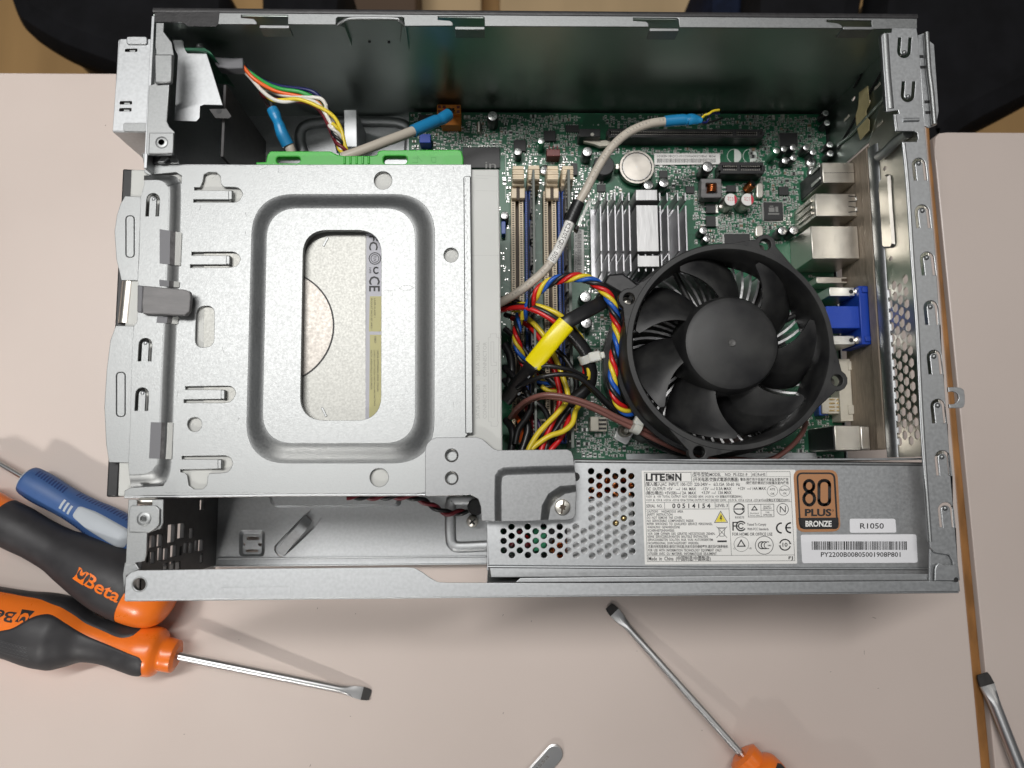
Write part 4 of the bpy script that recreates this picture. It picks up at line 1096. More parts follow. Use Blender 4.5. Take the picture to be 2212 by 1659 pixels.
ptext(m, 'Q', 1340, 790, 78, 'F', z1, 46, 0); 
def arc(cx, cy, r, a0, a1, w, n=18, k='Q'):
    stroke(m, k, z1, [(cx + r * math.cos(R(a0 + (a1 - a0) * i / n)), cy - r * math.sin(R(a0 + (a1 - a0) * i / n))) for i in range(n + 1)], w)
arc(1415, 750, 40, 40, 320, 11); arc(1415, 750, 22, 40, 320, 9)
arc(1765, 767, 42, 95, 265, 13); arc(1845, 765, 42, 95, 265, 13); fr((1806, 765), (1840, 765), w=12, closed=False)
arc(1398, 603, 46, 20, 160, 10); arc(1398, 603, 46, 200, 340, 10); fr((1350, 603), (1440, 603), w=9, closed=False); fill(m, 'Q', z1, [(1425, 588), (1452, 603), (1425, 618)])
arc(1686, 448, 46, 0, 360, 3); arc(1792, 447, 46, 0, 360, 3); arc(1775, 605, 50, 0, 360, 5)
ptext(m, 'Q', 1750, 632, 56, 'N', z1, 52)
fr((1475, 563), (1698, 561), (1700, 670), (1478, 672), w=4); fr((1586, 562), (1589, 671), w=3, closed=False); fr((1587, 615), (1699, 614), w=3, closed=False)
fr((1508, 612), (1531, 578), (1554, 611), w=8); fr((1385, 925), (1416, 872), (1450, 924), w=9); arc(1418, 907, 64, 0, 360, 3); arc(1616, 916, 78, 0, 360, 5)
arc(1595, 916, 30, 60, 300, 8); arc(1620, 916, 30, 60, 300, 8); arc(1645, 916, 30, 70, 290, 6)
arc(1795, 912, 46, 20, 160, 10); arc(1795, 912, 46, 200, 340, 10); ptext(m, 'Q', 1773, 928, 34, '10', z1, 44, 0, True)
fill(m, 'Q', z1, [(1830, 905), (1852, 905), (1841, 890)]); fill(m, 'Q', z1, [(1740, 918), (1762, 918), (1751, 933)])
fr((1238, 622), (1298, 718), (1186, 720), w=5)
fr((1205, 757), (1293, 850), w=4, closed=False); fr((1293, 757), (1205, 850), w=4, closed=False); fr((1222, 772), (1276, 772), (1268, 838), (1232, 838), w=4); fr((1218, 764), (1280, 764), w=4, closed=False)
fill(m, 'Q', z1, [(1210, 875), (1292, 874), (1292, 889), (1211, 890)])
m.build('rating_print', INK, lab, 0)
m = MB(); fill(m, 'Q', z1 - .02, [(1238, 632), (1288, 713), (1194, 715)]); m.build('warning_triangle', YELLOWP, lab, 0)
m = MB(); fill(m, 'Q', z1 + .02, [(1242, 650), (1250, 668), (1244, 682), (1252, 682), (1240, 706), (1240, 690), (1230, 690)]); m.build('warning_bolt', INK, lab, 0)
m = MB(); arc(801, 328, 24, 0, 360, 11); 
for v in m.v: v.z += 0.03
m.build('logo_ring', LABEL, lab, 0)

bz = ((1713.5, 1015), (1809, 1015), (1816, 1148), (1721, 1149.5))
bl = paper('bronze_sticker', bz, PZ + 0.13, 0.12, BRONZE, 17)
z2 = PZ + 0.29
m = MB()
def ring(mb, q0, q1, z):
    a = [at(x, y, z) for x, y in q0]; b = [at(x, y, z) for x, y in q1]
    mb.loft([a, b])
ring(m, rquad((1720, 1020.5), (1804, 1020.5), (1811, 1142.5), (1727, 1143.5), 13, 5), rquad((1724, 1024), (1800, 1024), (1807, 1139), (1730.5, 1140), 10, 5), z2)
fill(m, 'S', z2, [(262, 788), (608, 785), (612, 840), (608, 870), (590, 884), (310, 886), (280, 875), (268, 845)])
def bigdigit(cx, w, top, bot, w2):
    arcp = []
    return
def dig(pts, w): stroke(m, 'S', z2, pts, w)
def oval(cx, cy, rx, ry, w, n=22): stroke(m, 'S', z2, [(cx + rx * math.cos(2 * math.pi * i / n), cy + ry * math.sin(2 * math.pi * i / n)) for i in range(n + 1)], w)
oval(355, 512, 40, 46, 26); oval(356, 622, 46, 54, 26)
stroke(m, 'S', z2, rrect(440, 466, 532, 674, 46, 6) + [rrect(440, 466, 532, 674, 46, 6)[0]], 27)
ptext(m, 'S', 318, 770, 58, 'PLUS', z2, 230, 0, 0.04, 3)
arc_r = [(560 + 7 * math.cos(R(30 * i)), 724 + 7 * math.sin(R(30 * i))) for i in range(13)]
stroke(m, 'S', z2, arc_r, 3)
m.build('bronze_print', INK, bl, 0)
m = MB(); ptext(m, 'S', 324, 862, 48, 'BRONZE', z2 + .05, 226, 0, 0.03, 3); m.build('bronze_word', WHITE, bl, 0)

rl = paper('small_label', ((1835.5, 1120.5), (1934, 1120.5), (1936.5, 1150.5), (1836, 1151)), PZ, 0.12, LABELW, 4)
m = MB(); ptext(m, 'S', 796, 880, 46, 'R1050', z1, 205, 0, 0.012, 3); m.build('small_label_print', INK, rl, 0)
bc = paper('barcode_label', ((1729.5, 1155), (1979.5, 1154), (1982.5, 1215.5), (1733, 1216.5)), PZ, 0.12, LABELW, 5)
m = MB(); ptext(m, 'S', 457, 1124, 40, 'PY2200B00805001908P801', z1, 690, 0, 0.014, 2)
rnd = random.Random(3); x = 378
while x < 1198:
    w = rnd.choice((3, 4, 4, 7, 8, 12)); fill(m, 'S', z1, [(x, 991), (x + w, 991), (x + w + 1, 1064), (x + 1, 1065)]); x += w + rnd.choice((3, 4, 5, 8))
m.build('barcode_print', INK, bc, 0)
# ------------------------------------------------------------------ motherboard
ZB = 14.0
mb = thing('motherboard', (225, 155, 12.4), 'green motherboard full of small components across the case floor', 'motherboard')
plate('circuit_board', [[(104.5, 54), (346, 54), (346, 256.8), (104.5, 256.8)]], 12.4, ZB, PCB, mb, 0.1)
occupied = []                                 # footprints (x0, y0, x1, y1) in mm, kept clear of small parts
def occ(*pts):
    xs = [p.x for p in pts]; ys = [p.y for p in pts]
    occupied.append((min(xs), min(ys), max(xs), max(ys)))
def blk(name, mat, x0, y0, x1, y1, z0, z1, parent=mb, bev=0.25, zr=None):
    """box whose top face is seen at x0..x1, y0..y1"""
    a, b = at(x0, y1, z1 if zr is None else zr), at(x1, y0, z1 if zr is None else zr)
    o = MB().box(a.x, a.y, z0, b.x, b.y, z1).build(name, mat, parent, 30, bev)
    occupied.append((a.x - .3, a.y - .3, b.x + .3, b.y + .3))
    return o, a, b

# ---- electrolytic capacitors: sleeve, can top with vent cross
_capmesh = {}
def cap(x, y, r, h, sleeve=SLEEVE, kind='vent', lean=(0, 0)):
    p = at(x, y, ZB + h)
    rm = r * (at(x + 1, y, ZB + h) - p).length
    key = (round(rm, 1), h, sleeve.name, kind)
    if key not in _capmesh:
        a = MB().lathe((0, 0, 0), [(rm * .93, 0), (rm, .4), (rm, h - .9), (rm * .96, h - .5), (rm * .86, h - .15), (rm * .84, h - .15)], 20, caps=False).mesh('sleeve', 40)
        b = MB().lathe((0, 0, 0), [(rm * .85, h - .3), (rm * .84, h - .12), (rm * .78, h - .05), (.01, h - .05)], 20).mesh('can_top', 40)
        v = MB()
        if kind == 'vent':
            for t in (20, 80, 140):
                u = Vector((math.cos(R(t)), math.sin(R(t)), 0)); w = Vector((-u.y, u.x, 0))
                v.add([u * s_ * rm * .72 + w * q * .13 + Vector((0, 0, h - .02)) for s_, q in ((-1, -1), (1, -1), (1, 1), (-1, 1))], [(0, 1, 2, 3)])
        _capmesh[key] = (a, b, v.mesh('vent_cross', 0) if v.v else None)
    a, b, v = _capmesh[key]
    o = link('capacitor', a, sleeve, mb, loc=(p.x, p.y, ZB))
    q = link('can_top', b, CANTOP, o, loc=(p.x, p.y, ZB))
    if v: link('vent_cross', v, GREYC, o, loc=(p.x, p.y, ZB))
    occupied.append((p.x - rm, p.y - rm, p.x + rm, p.y + rm))
    return o, p, rm
for x, y, r, h in ((1064, 250, 12, 12), (1119, 327, 9, 9), (1269, 327, 11.5, 11), (1529.5, 360, 12.5, 13), (1401, 399, 11.5, 12), (1434.5, 394, 11.5, 12), (1090, 465, 9.5, 9), (1265, 641, 13, 11), (1267, 697, 13, 11),
                   (1520, 497, 9.5, 9), (1527.5, 515, 8.5, 7), (1694, 321, 7.5, 9), (1714, 318, 8, 9), (1715, 340, 8, 9), (1742.5, 318, 8, 9), (1757.5, 328, 8, 9), (1793, 312, 8, 8), (1794, 331, 8, 8),
                   (1784, 244, 7.5, 8), (1787, 265, 7.5, 8), (1691, 498, 10.5, 10), (1716, 497, 10.5, 10)):
    cap(x, y, r, h)
cap(1169, 304, 8, 11, GREENCAP, 'plain')
cap(1678, 325, 8, 13, GREENCAP, 'plain')
cap(1697, 346, 8.5, 6, SLEEVE, 'plain')
for i, (x, y) in enumerate(((1579, 431), (1615, 431))):
    o, p, rm = cap(x, y, 15, 12, NICKEL, 'plain')
    h = ZB + 12
    MB().lathe((p.x, p.y, h - .04), [(rm * .9, 0), (rm * .88, .08), (.01, .08)], 24).build('printed_top', WHITE, o, 0)
    m = MB()
    pts = [(rm * .88 * math.cos(R(t)), rm * .88 * math.sin(R(t))) for t in range(-55, 56, 10)]
    m.add([Vector((p.x + a, p.y + b, h + .08)) for a, b in pts], [tuple(range(len(pts)))])
    m.build('polarity_mark', REDP, o, 0)
    m = MB()
    for k, s_ in enumerate(('FP', '6.3', '471', 'DXHd')):
        text(m, s_, (p.x - 2.0 + k * 1.25, p.y + 1.5, h + .09), (0, -1, 0), (1, 0, 0), 0.85, 2.2)
    m.build('rating_print', REDP, o, 0)

# ---- coin cell
o, p, rm = cap(1376, 360, 36.8, 6.0, BLACK, 'plain')
bpy.data.objects.remove(bpy.data.objects[o.children[0].name]); 
battery = MB().lathe((p.x, p.y, ZB + 2.6), [(9.4, 0), (10, .4), (10, 2.6), (9.7, 3.1), (.02, 3.2)], 48).build('coin_cell', BATT, mb, 40)
m = MB()
for k, s_ in enumerate('CR2032 3V MITSUBISHI +'):
    a = R(200 - k * 17)
    if s_ != ' ':
        text(m, s_, Vector((p.x, p.y, ZB + 5.83)) + Vector((math.cos(a), math.sin(a), 0)) * 7.2, (math.sin(a), -math.cos(a), 0), (math.cos(a), math.sin(a), 0), 1.3)
text(m, '+', (p.x - .8, p.y - 1, ZB + 5.83), (1, 0, 0), (0, 1, 0), 2)
m.build('cell_marking', STEEL, battery, 0)
o.name = 'battery_holder'
MB().box(p.x - 12.2, p.y - 1.6, ZB, p.x - 10.2, p.y + 1.6, ZB + 6.4).build('holder_clip', NICKEL, o, 30, .3)

# ---- memory slots
zs = 24.0
def slot(xa, xb, body, groove, name, gap):
    a = at(xa, 640, zs).x; b = at(xb, 640, zs).x
    y0, y1 = 66.0, at((xa + xb) / 2, 412, zs).y
    w = (b - a)
    root = MB().box(a, y0, ZB, b, y1, ZB + 5).build(name, body, mb, 30, .3)
    for u0, u1 in ((a, a + w * .36), (b - w * .36, b)):
        MB().box(u0, y0 + .2, ZB + 4.8, u1, y1 - .2, zs).build('rail', body, root, 30, .25)
    MB().box(a + w * .36, y0 + 1, ZB + 4.9, b - w * .36, y1 - 1, ZB + 6).build('groove', groove, root, 0)
    m = MB(); k = y0 + 2
    while k < y1 - 1.5:
        if abs(k - (y0 + (y1 - y0) * .41)) > 1.6:
            for u in (a + w * .18, b - w * .18):
                m.box(u - w * .085, k - .33, zs - .06, u + w * .085, k + .33, zs + .03)
        k += 1.27
    t = m.build('contacts', SLOTDK, root, 0); t['kind'] = 'stuff'
    occupied.append((a, y0, b, y1))
    return root, a, b, y1
for xa, xb, body, nm in ((1105, 1132, CREAM, 'memory_slot'), (1136, 1149, BLUE, 'memory_slot'), (1176, 1204, CREAM, 'memory_slot'), (1207.5, 1222, BLUE, 'memory_slot')):
    slot(xa, xb, body, SLOTDK if body is CREAM else INK, nm, 0)
# latches at the far end
for x0, x1, y0, y1, openl in ((1107, 1132.5, 356, 393, 1), (1141, 1166, 355, 393, 0), (1182, 1206.5, 356, 393, 1), (1214.5, 1239, 356, 393, 0)):
    a, b = at(x0, y1, 36), at(x1, y0, 36)
    la = MB().box(a.x, a.y, ZB, b.x, b.y, 31).build('slot_latch', CREAM, mb, 30, .4)
    m = MB()
    for k in range(5):
        m.box(a.x + .1, a.y + 1.5 + k * 1.4, 30.9, b.x - .1, a.y + 2.4 + k * 1.4, 36 - (k % 2) * .3 - .4 * k * 0)
    m.build('thumb_grip', CREAM, la, 30, .2)
    MB().box(a.x + .2, a.y + 1.2, 30.8, b.x - .2, b.y - .3, 35.4).build('latch_head', CREAM, la, 30, .3)
    if openl:
        MB().box(a.x - .4, a.y - 6, ZB + 9, b.x + .6, a.y + .1, 28).build('latch_cheek', CREAM, la, 30, .4)
        MB().box((a.x + b.x) / 2 - .9, a.y - 7, 27.9, (a.x + b.x) / 2 + .9, a.y + .3, 28.4).build('latch_slit', SLOTDK, la, 0)
    occupied.append((a.x, a.y - 6, b.x, b.y))
cols0 = material('module_part_grey', (0.16, 0.15, 0.13), .5)
# two memory modules standing in the blue slots
for i, (xa, xb, lab) in enumerate(((1152, 1158, 'memory module standing in the blue slot nearer the drive'), (1229, 1236, 'memory module standing in the blue slot nearer the chipset heat sink'))):
    zt = 46.0
    a, b = at(xa, 640, zt).x, at(xb, 640, zt).x
    y1 = at(xa, 366, zt).y
    tm = thing('memory_module', ((a + b) / 2, 120, zs), lab, 'memory module', 'memory modules')
    MB().box(a + .1, 63, zs - 3, b - .1, y1, zt).build('module_board', material('module_pcb', (0.10, 0.115, 0.10), 0.45), tm, 30, .1)
    src = None
    for k in range(8):
        yy = y1 - 12 - k * 14.2
        ch = link('memory_chip', src, None, tm, loc=(0, -k * 14.2, 0)) if src else None
        if not src:
            o = MB().box(a - 1.0, yy - 10, zs + 6, a + .1, yy, zt - 5).build('memory_chip', CHIP, tm, 30, .1); src = o.data
    m = MB()
    rnd = random.Random(i)
    for k in range(70):
        yy = 66 + k * (y1 - 68) / 70
        m.box(a - .45, yy, zs + 2.0, a + .1, yy + .7, zs + 3.2)
        if rnd.random() < .6: m.box(a - .45, yy, zt - 4, a + .1, yy + .8, zt - 3.2)
    q = m.build('module_parts', cols0, tm, 0); q['kind'] = 'stuff'

# ---- chipset heat sink
hs = thing('chipset_heatsink', (220, 150, ZB), 'silver finned chipset heat sink with a flat brushed centre bar', 'heat sink')
zt = 42.0
def hy(y): return at(1400, 271.1 + y / 4, zt).y
x0 = at(*c('H', 1095, 900), zt).x; x1 = at(*c('H', 1850, 900), zt).x
MB().box(x0 - 4, hy(1290), ZB + 3, x1 - 2, hy(600), ZB + 6).build('base', ALU_D, hs, 30, .2)
segs = ((hy(650), hy(580)), (hy(1085), hy(690)), (hy(1262), hy(1112)))
meshes = [MB().box(-.4, a, ZB + 5.9, .4, b, zt).mesh('fin', 0) for a, b in segs]
for me in meshes: me.materials.append(ALU_D)
for x in (1072, 1135, 1199, 1263, 1322, 1391, 1452, 1514, 1590, 1655, 1745, 1812):
    X = at(*c('H', x, 900), zt).x
    for me in meshes:
        link('fin', me, None, hs, loc=(X, 0, 0), bevel=.12)
bx0, bx1 = at(*c('H', 1380, 900), 44).x, at(*c('H', 1570, 900), 44).x
for ya, yb in ((648, 553), (1090, 686), (1222, 1122)):
    MB().box(bx0, at(1400, 271.1 + ya / 4, 44).y, ZB + 5.9, bx1, at(1400, 271.1 + yb / 4, 44).y, 44).build('centre_bar', ALU_W, hs, 30, .3)
occupied.append((x0 - 4, hy(1290), x1, hy(560)))

# ---- expansion slots
def pcie(x0, y0, x1, y1, z, cuts, name):
    a, b = at(x0, y1, z), at(x1, y0, z)
    root = MB().box(a.x, a.y, ZB, b.x, b.y, z - 2.2).build(name, BLACK, mb, 30, .3)
    h = b.y - a.y
    MB().box(a.x, a.y, z - 2.3, b.x, a.y + h * .3, z).build('rail', BLACK, root, 30, .2)
    MB().box(a.x, b.y - h * .3, z - 2.3, b.x, b.y, z).build('rail', BLACK, root, 30, .2)
    m = MB(); k = a.x + 2
    while k < b.x - 1.5:
        for u in (a.y + h * .33, b.y - h * .33):
            m.box(k - .16, u - .35, z - 1.2, k + .16, u + .35, z - .35)
        k += 1.0
    q = m.build('contacts', GOLD if False else NICKEL, root, 0); q['kind'] = 'stuff'
    for cx in cuts:
        X = a.x + (b.x - a.x) * cx
        MB().box(X - .9, a.y + h * .28, z - 2.4, X + .9, b.y - h * .28, z - .02).build('key', BLACK, root, 30, .1)
    occupied.append((a.x - 1, a.y - 1, b.x + 1, b.y + 1))
    return root
pcie(1314, 279, 1648, 296, 25, (0, .12, .815, .97, 1), 'graphics_slot')
pcie(1557, 350, 1649, 375, 25, (0, .42, 1), 'expansion_slot')
o, a, b = blk('slot_lock', BLACK, 1251, 278, 1297, 295, ZB, 25)
p = at(1279.5, 290, 25.3)
MB().lathe((p.x, p.y, 24.9), [(1.0, 0), (1.0, .3), (.1, .3)], 12).build('lock_pin', NICKEL, o)
lv = flat(20, [(1259, 299), (1270, 299), (1285, 302), (1320, 303), (1318, 314), (1296, 316), (1284, 311), (1275, 309), (1262, 306)])
plate('lock_lever', [lv], 17, 20, CREAM_L, mb, .4)
occupied.append((at(1250, 320, 18).x, at(1250, 320, 18).y, at(1325, 270, 18).x, at(1325, 270, 18).y))

# ---- chips
def chip(x0, y0, x1, y1, h=1.4, legs=True, nlegs=8, name='chip', four=False):
    o, a, b = blk(name, CHIP, x0, y0, x1, y1, ZB + .2, ZB + h, bev=.12)
    if legs:
        m = MB()
        n = nlegs
        for i in range(n):
            X = a.x + (b.x - a.x) * (i + .5) / n
            for yy, s in ((a.y, -1), (b.y, 1)):
                m.box(X - .16, min(yy, yy + s * .9), ZB + .05, X + .16, max(yy, yy + s * .9), ZB + .5)
            if four:
                Y = a.y + (b.y - a.y) * (i + .5) / n
                for xx, s in ((a.x, -1), (b.x, 1)):
                    m.box(min(xx, xx + s * .9), Y - .16, ZB + .05, max(xx, xx + s * .9), Y + .16, ZB + .5)
        q = m.build('leads', TIN, o, 0); q['kind'] = 'stuff'
    return o, a, b
o, a, b = chip(1651.5, 437, 1690.5, 475, 1.6, True, 22, 'network_chip', True)
m = MB(); 
for u0, v0, u1, v1 in ((.2, .3, .8, .38), (.25, .45, .55, .7), (.6, .45, .75, .75), (.3, .75, .5, .8)):
    m.add([Vector((a.x + (b.x - a.x) * u, a.y + (b.y - a.y) * v, ZB + 1.63)) for u, v in ((u0, v0), (u1, v0), (u1, v1), (u0, v1))], [(0, 1, 2, 3)])
m.build('chip_logo', CHIPPRT, o, 0)
chip(1683.5, 403, 1703.5, 421, 1.6, True, 4); chip(1290, 398, 1308, 414, 1.5, True, 4); chip(1686, 287, 1722, 315, 1.5, True, 14, 'codec_chip', True)
chip(1482, 402, 1500, 417, 1.5, True, 4); chip(1425, 368, 1442, 384, 1.5, True, 4); chip(1566, 505, 1620, 540, 1.5, True, 24, 'super_io_chip', True)
chip(1110, 302, 1136, 326, 2.2, True, 3, 'regulator'); chip(1175, 282, 1200, 304, 2.2, True, 3, 'regulator'); chip(1235, 352, 1247, 378, 2.2, False); chip(1222, 270, 1250, 284, 1.5, True, 6)
for x0, y0, x1, y1 in ((1526, 440, 1546, 460), (1526, 466, 1546, 489), (1570, 400, 1590, 414)):
    o, a, b = chip(x0, y0, x1, y1, 2.4, False, name='mosfet')
    MB().box(b.x - .1, a.y + .3, ZB + .1, b.x + 1.6, b.y - .3, ZB + 1.4).build('heat_tab', TIN, o, 30, .1)
    for t in (.2, .8):
        Y = a.y + (b.y - a.y) * t
        MB().box(a.x - 2.2, Y - .45, ZB + .05, a.x, Y + .45, ZB + .7).build('lead', TIN, o, 30, .1)
for x, y in ((1180, 300), (1122, 325)):
    pass
o, a, b = chip(1000, 318, 1079.5, 362, 2.0, False, name='bridge_chip')
cut = MB(); 
ptext(cut, 'B', 1158, 1455, 62, 'in', ZB + 2.04, 92)
cut.build('chip_logo', CHIPPRT, o, 0)
# green keep-clear area round the bridge chip
kk = MB()
stroke(kk, 'D', ZB + .05, [(997, 316), (1083, 316), (1092, 322), (1092, 430)], 1.0); kk.build('keepout_line', SILK, mb, 0)

# ---- coils, crystals, connectors
ck, a, b = blk('choke', GREYC, 1515, 386, 1558, 426, ZB, ZB + 6)
zc = ZB + 10
rg = rquad((1515.5, 386), (1558, 386), (1559, 427), (1514.5, 427), 5, 4); rgi = rquad((1524.5, 395), (1549, 395), (1550, 418), (1524, 418), 3, 4)
plate('choke_frame', [flat(zc, rg), flat(zc, rgi)], ZB + 3, zc, GREYP, ck, .3)
m = MB()
ax = at(1537, 397, ZB + 6.5); bx_ = at(1536, 417, ZB + 6.5)
hel = []
for i in range(0, 5 * 12):
    t = i / 60
    q = ax.lerp(bx_, t); a_ = 2 * math.pi * i / 12
    hel.append(q + Vector((math.cos(a_) * 2.2, 0, math.sin(a_) * 2.2)))
m.tube(hel, .55, 6); m.build('copper_winding', COPPER, ck, 60)
p, q = at(1627.5, 395, ZB + 7), at(1610, 412, ZB + 2)
rod = MB().tube([p, q], 2.0, 14).build('rod_coil', BLACK, mb, 60)
hel = []
for i in range(9 * 10):
    t = .12 + .85 * i / 90; w_ = p.lerp(q, t); d = (q - p).normalized(); u = d.orthogonal().normalized(); v = d.cross(u); a_ = 2 * math.pi * i / 10
    hel.append(w_ + (u * math.cos(a_) + v * math.sin(a_)) * 2.2)
MB().tube(hel, .42, 6).build('copper_winding', COPPER, rod, 60)
for (x, y, w_, h_) in ((1642, 411, 15, 33), (1641, 499, 17, 26)):
    lp = flat(ZB + 3.4, rrect(x - w_ / 2, y - h_ / 2, x + w_ / 2, y + h_ / 2, w_ * .49, 6))
    plate('crystal', [lp], ZB, ZB + 3.4, NICKEL, mb, .5)
    occupied.append((min(v[0] for v in lp), min(v[1] for v in lp), max(v[0] for v in lp), max(v[1] for v in lp)))
p = at(1035, 274, ZB + 3)
MB().lathe((p.x, p.y + 3, ZB + 1.8), [(1.4, 0), (1.4, 6), (1.0, 6.3)], 14, (0, -1, 0)).build('crystal', NICKEL, mb, 40)
p = at(1305, 356, ZB + 9)
MB().lathe((p.x, p.y, ZB), [(5.6, 0), (6, .5), (6, 8), (5.5, 8.6), (1.0, 8.7), (1.0, 8.2), (.02, 8.2)], 28).build('buzzer', CHIP, mb, 40); occupied.append((p.x - 6, p.y - 6, p.x + 6, p.y + 6))
o, a, b = blk('fan_header', REDC, 1181, 322, 1210, 337, ZB, ZB + 8)
for t in (.2, .5, .8):
    X = a.x + (b.x - a.x) * t
    MB().box(X - .35, b.y - .2, ZB + 3, X + .35, b.y + 1.6, ZB + 9).build('pin_guide', REDC, o, 30, .1)
o, a, b = blk('front_header', ORANGEC, 944, 226, 995, 246, ZB, ZB + 11)
for i in range(5):
    for j in range(2):
        if (i, j) in ((1, 0), (2, 0), (2, 1), (3, 0), (3, 1)): continue
        X = a.x + (b.x - a.x) * (i + .5) / 5; Y = a.y + (b.y - a.y) * (j + .5) / 2
        MB().box(X - .85, Y - .85, ZB + 10.9, X + .85, Y + .85, ZB + 11.08).build('pin_hole', REDC, o, 0)
MB().box(a.x + 2, a.y - 5, ZB, b.x, a.y, ZB + 8).build('header_skirt', ORANGEC, o, 30, .3)
blk('front_header', VGABLUE, 906, 289, 930, 308, ZB, ZB + 8)
blk('front_header', BLACK, 905, 248, 940, 262, ZB, ZB + 8)
o, a, b = blk('power_header', CREAM, 1112, 905, 1246, 931, ZB, ZB + 13)
for i in range(12):
    X = a.x + (b.x - a.x) * (i + .5) / 12
    MB().box(X - .9, a.y + 1, ZB + 12.9, X + .9, b.y - 1, ZB + 13.1).build('pin_hole', SLOTDK, o, 0)
o, a, b = blk('fan_connector', CREAM_L, 1276, 900, 1293, 931, ZB, ZB + 9)
MB().box(b.x, a.y, ZB, b.x + 5, b.y, ZB + 5).build('connector_base', CREAM_L, o, 30, .3)
for t in (.2, .5, .8):
    MB().box(b.x + .2, a.y + (b.y - a.y) * t - .5, ZB + 4.9, b.x + 4.5, a.y + (b.y - a.y) * t + .5, ZB + 6).build('terminal', CHIP, o, 0)
blk('front_header', BLUE, 1770, 875, 1788, 897, ZB, ZB + 7)
blk('front_header', BLUE, 1083, 478, 1092, 505, ZB, ZB + 7)

# ---- rear connectors
XR = 342.5
def port(name, mat, x0, y0, x1, y1, z1, z0=ZB, front=None, bev=.35, xr=None):
    a, b = at(x0, y1, z1), at(x1, y0, z1)
    b.x = min(b.x, 347.0)
    o = MB().box(a.x, a.y, z0, xr or b.x, b.y, z1).build(name, mat, mb, 30, bev)
    occupied.append((a.x - 1, a.y - 1, XR, b.y + 1))
    return o, a, b
o, a, b = port('audio_port', NICKEL, 1778, 351, 1866, 395, 42)
MB().box(a.x - .5, a.y + .5, ZB, a.x - .02, b.y - .5, 40.6).build('black_back', BLACK, o, 30, .1)
m = MB(); stroke(m, 'I', 42.04, [(1265, 409), (1560, 407)], 4); m.build('lid_seam', SLOTDK, o, 0)
MB().prism(flat(42.6, [(1852, 360), (1861, 360), (1862, 387), (1854, 386)]), 42.02, 42.6).build('spring_tab', NICKEL, o, 30, .2)
for yy in (358, 385):
    q = at(1778, yy, 41)
    MB().box(a.x - 1.3, q.y - .9, 30, a.x - .4, q.y + .9, 41.2).build('back_hook', TIN, o, 30, .2)
o, a, b = port('usb_port', NICKEL, 1763, 418, 1861, 467, 42)
for t in (.3, .75):
    m = MB(); stroke(m, 'I', 42.03, [(1480, 585 + 200 * t - 36), (1560, 585 + 200 * t - 26)], 8); stroke(m, 'I', 42.03, [(1480, 585 + 200 * t + 14), (1560, 585 + 200 * t + 6)], 8); m.build('spring_slit', INK, o, 0)
    q = at(*c('I', 1562, 585 + 200 * t - 10), 42)
    MB().box(q.x - 1.6, q.y - 1.2, 42.0, q.x + 1.2, q.y + 1.2, 42.7).build('spring_tab', TIN, o, 30, .2)
for t in (.25, .5, .8):
    MB().box(a.x - .8, a.y + (b.y - a.y) * t - .8, ZB + 4, a.x - .05, a.y + (b.y - a.y) * t + .8, 38).build('back_rib', NICKEL, o, 30, .2)
port('network_port', NICKEL, 1755, 488, 1865, 559, 42)
o, a, b = port('hdmi_port', NICKEL, 1764, 598, 1846, 612, 27)
q = at(1826, 605, 27); MB().box(q.x - 2.2, q.y - .9, 26.9, q.x + 2.2, q.y + .9, 27.05).build('port_slot', SLOTDK, o, 0)
o, a, b = port('vga_port', VGABLUE, 1787, 661, 1864, 709, 47, 31)
m = MB().box(b.x - 2.5, at(1860, 745, 47).y, 26, 347.1, at(1860, 619, 47).y, 48.6); m.build('flange', VGABLUE, o, 30, .4)
for yy in (630, 735):
    q = at(1822, yy, 45)
    MB().box(q.x - 7.5, q.y - 2.5, ZB, q.x + 6, q.y + 2.5, 45).build('bracket_ear', TIN, o, 30, .4)
    MB().lathe((q.x + 7.5, q.y, 44.6), [(1.9, 0), (1.9, 1.2), (1.4, 1.5), (.02, 1.5)], 16).build('hex_nut', NICKEL, o, 40)
    MB().lathe((q.x + 4, q.y, 45), [(1.1, 0), (1.1, .2)], 12).build('ear_hole', INK, o, 0)
    MB().box(b.x - 1, q.y - 1.5, 48.5, 347, q.y + 1.5, 49.6).build('flange_key', VGABLUE, o, 30, .3)
o, a, b = port('serial_port', CREAM_L, 1817, 775, 1846, 910, 25)
MB().box(a.x - 9, at(1800, 893, 25).y, ZB, a.x + .2, at(1800, 858, 25).y, 23).build('pin_block', CREAM_L, o, 30, .4)
pb = at(1806, 868, 23)
for i in range(4):
    for j in range(2):
        q = at(1797 + 16 * j, 863 + 8 * i, 23.2)
        MB().box(q.x - 1.5, q.y - .35, 22.9, q.x + 1.5, q.y + .35, 23.5).build('pin', GOLD, o, 30, .1)
for yy in (790, 885):
    q = at(1838, yy, 25.2); MB().box(q.x - 1.6, q.y - 2.5, 24.9, q.x + 1.6, q.y + 2.5, 25.8).build('lock_window', CREAM_L, o, 30, .3)
o, a, b = port('keyboard_port', NICKEL, 1805, 919, 1876, 973, 45)
MB().box(a.x - .6, a.y + .5, ZB, a.x - .02, b.y - .5, 44.6).build('black_back', BLACK, o, 30, .1)
MB().box(b.x - 5, a.y + .3, 44.9, b.x, b.y - .3, 46.2).build('rolled_front', NICKEL, o, 30, .6)

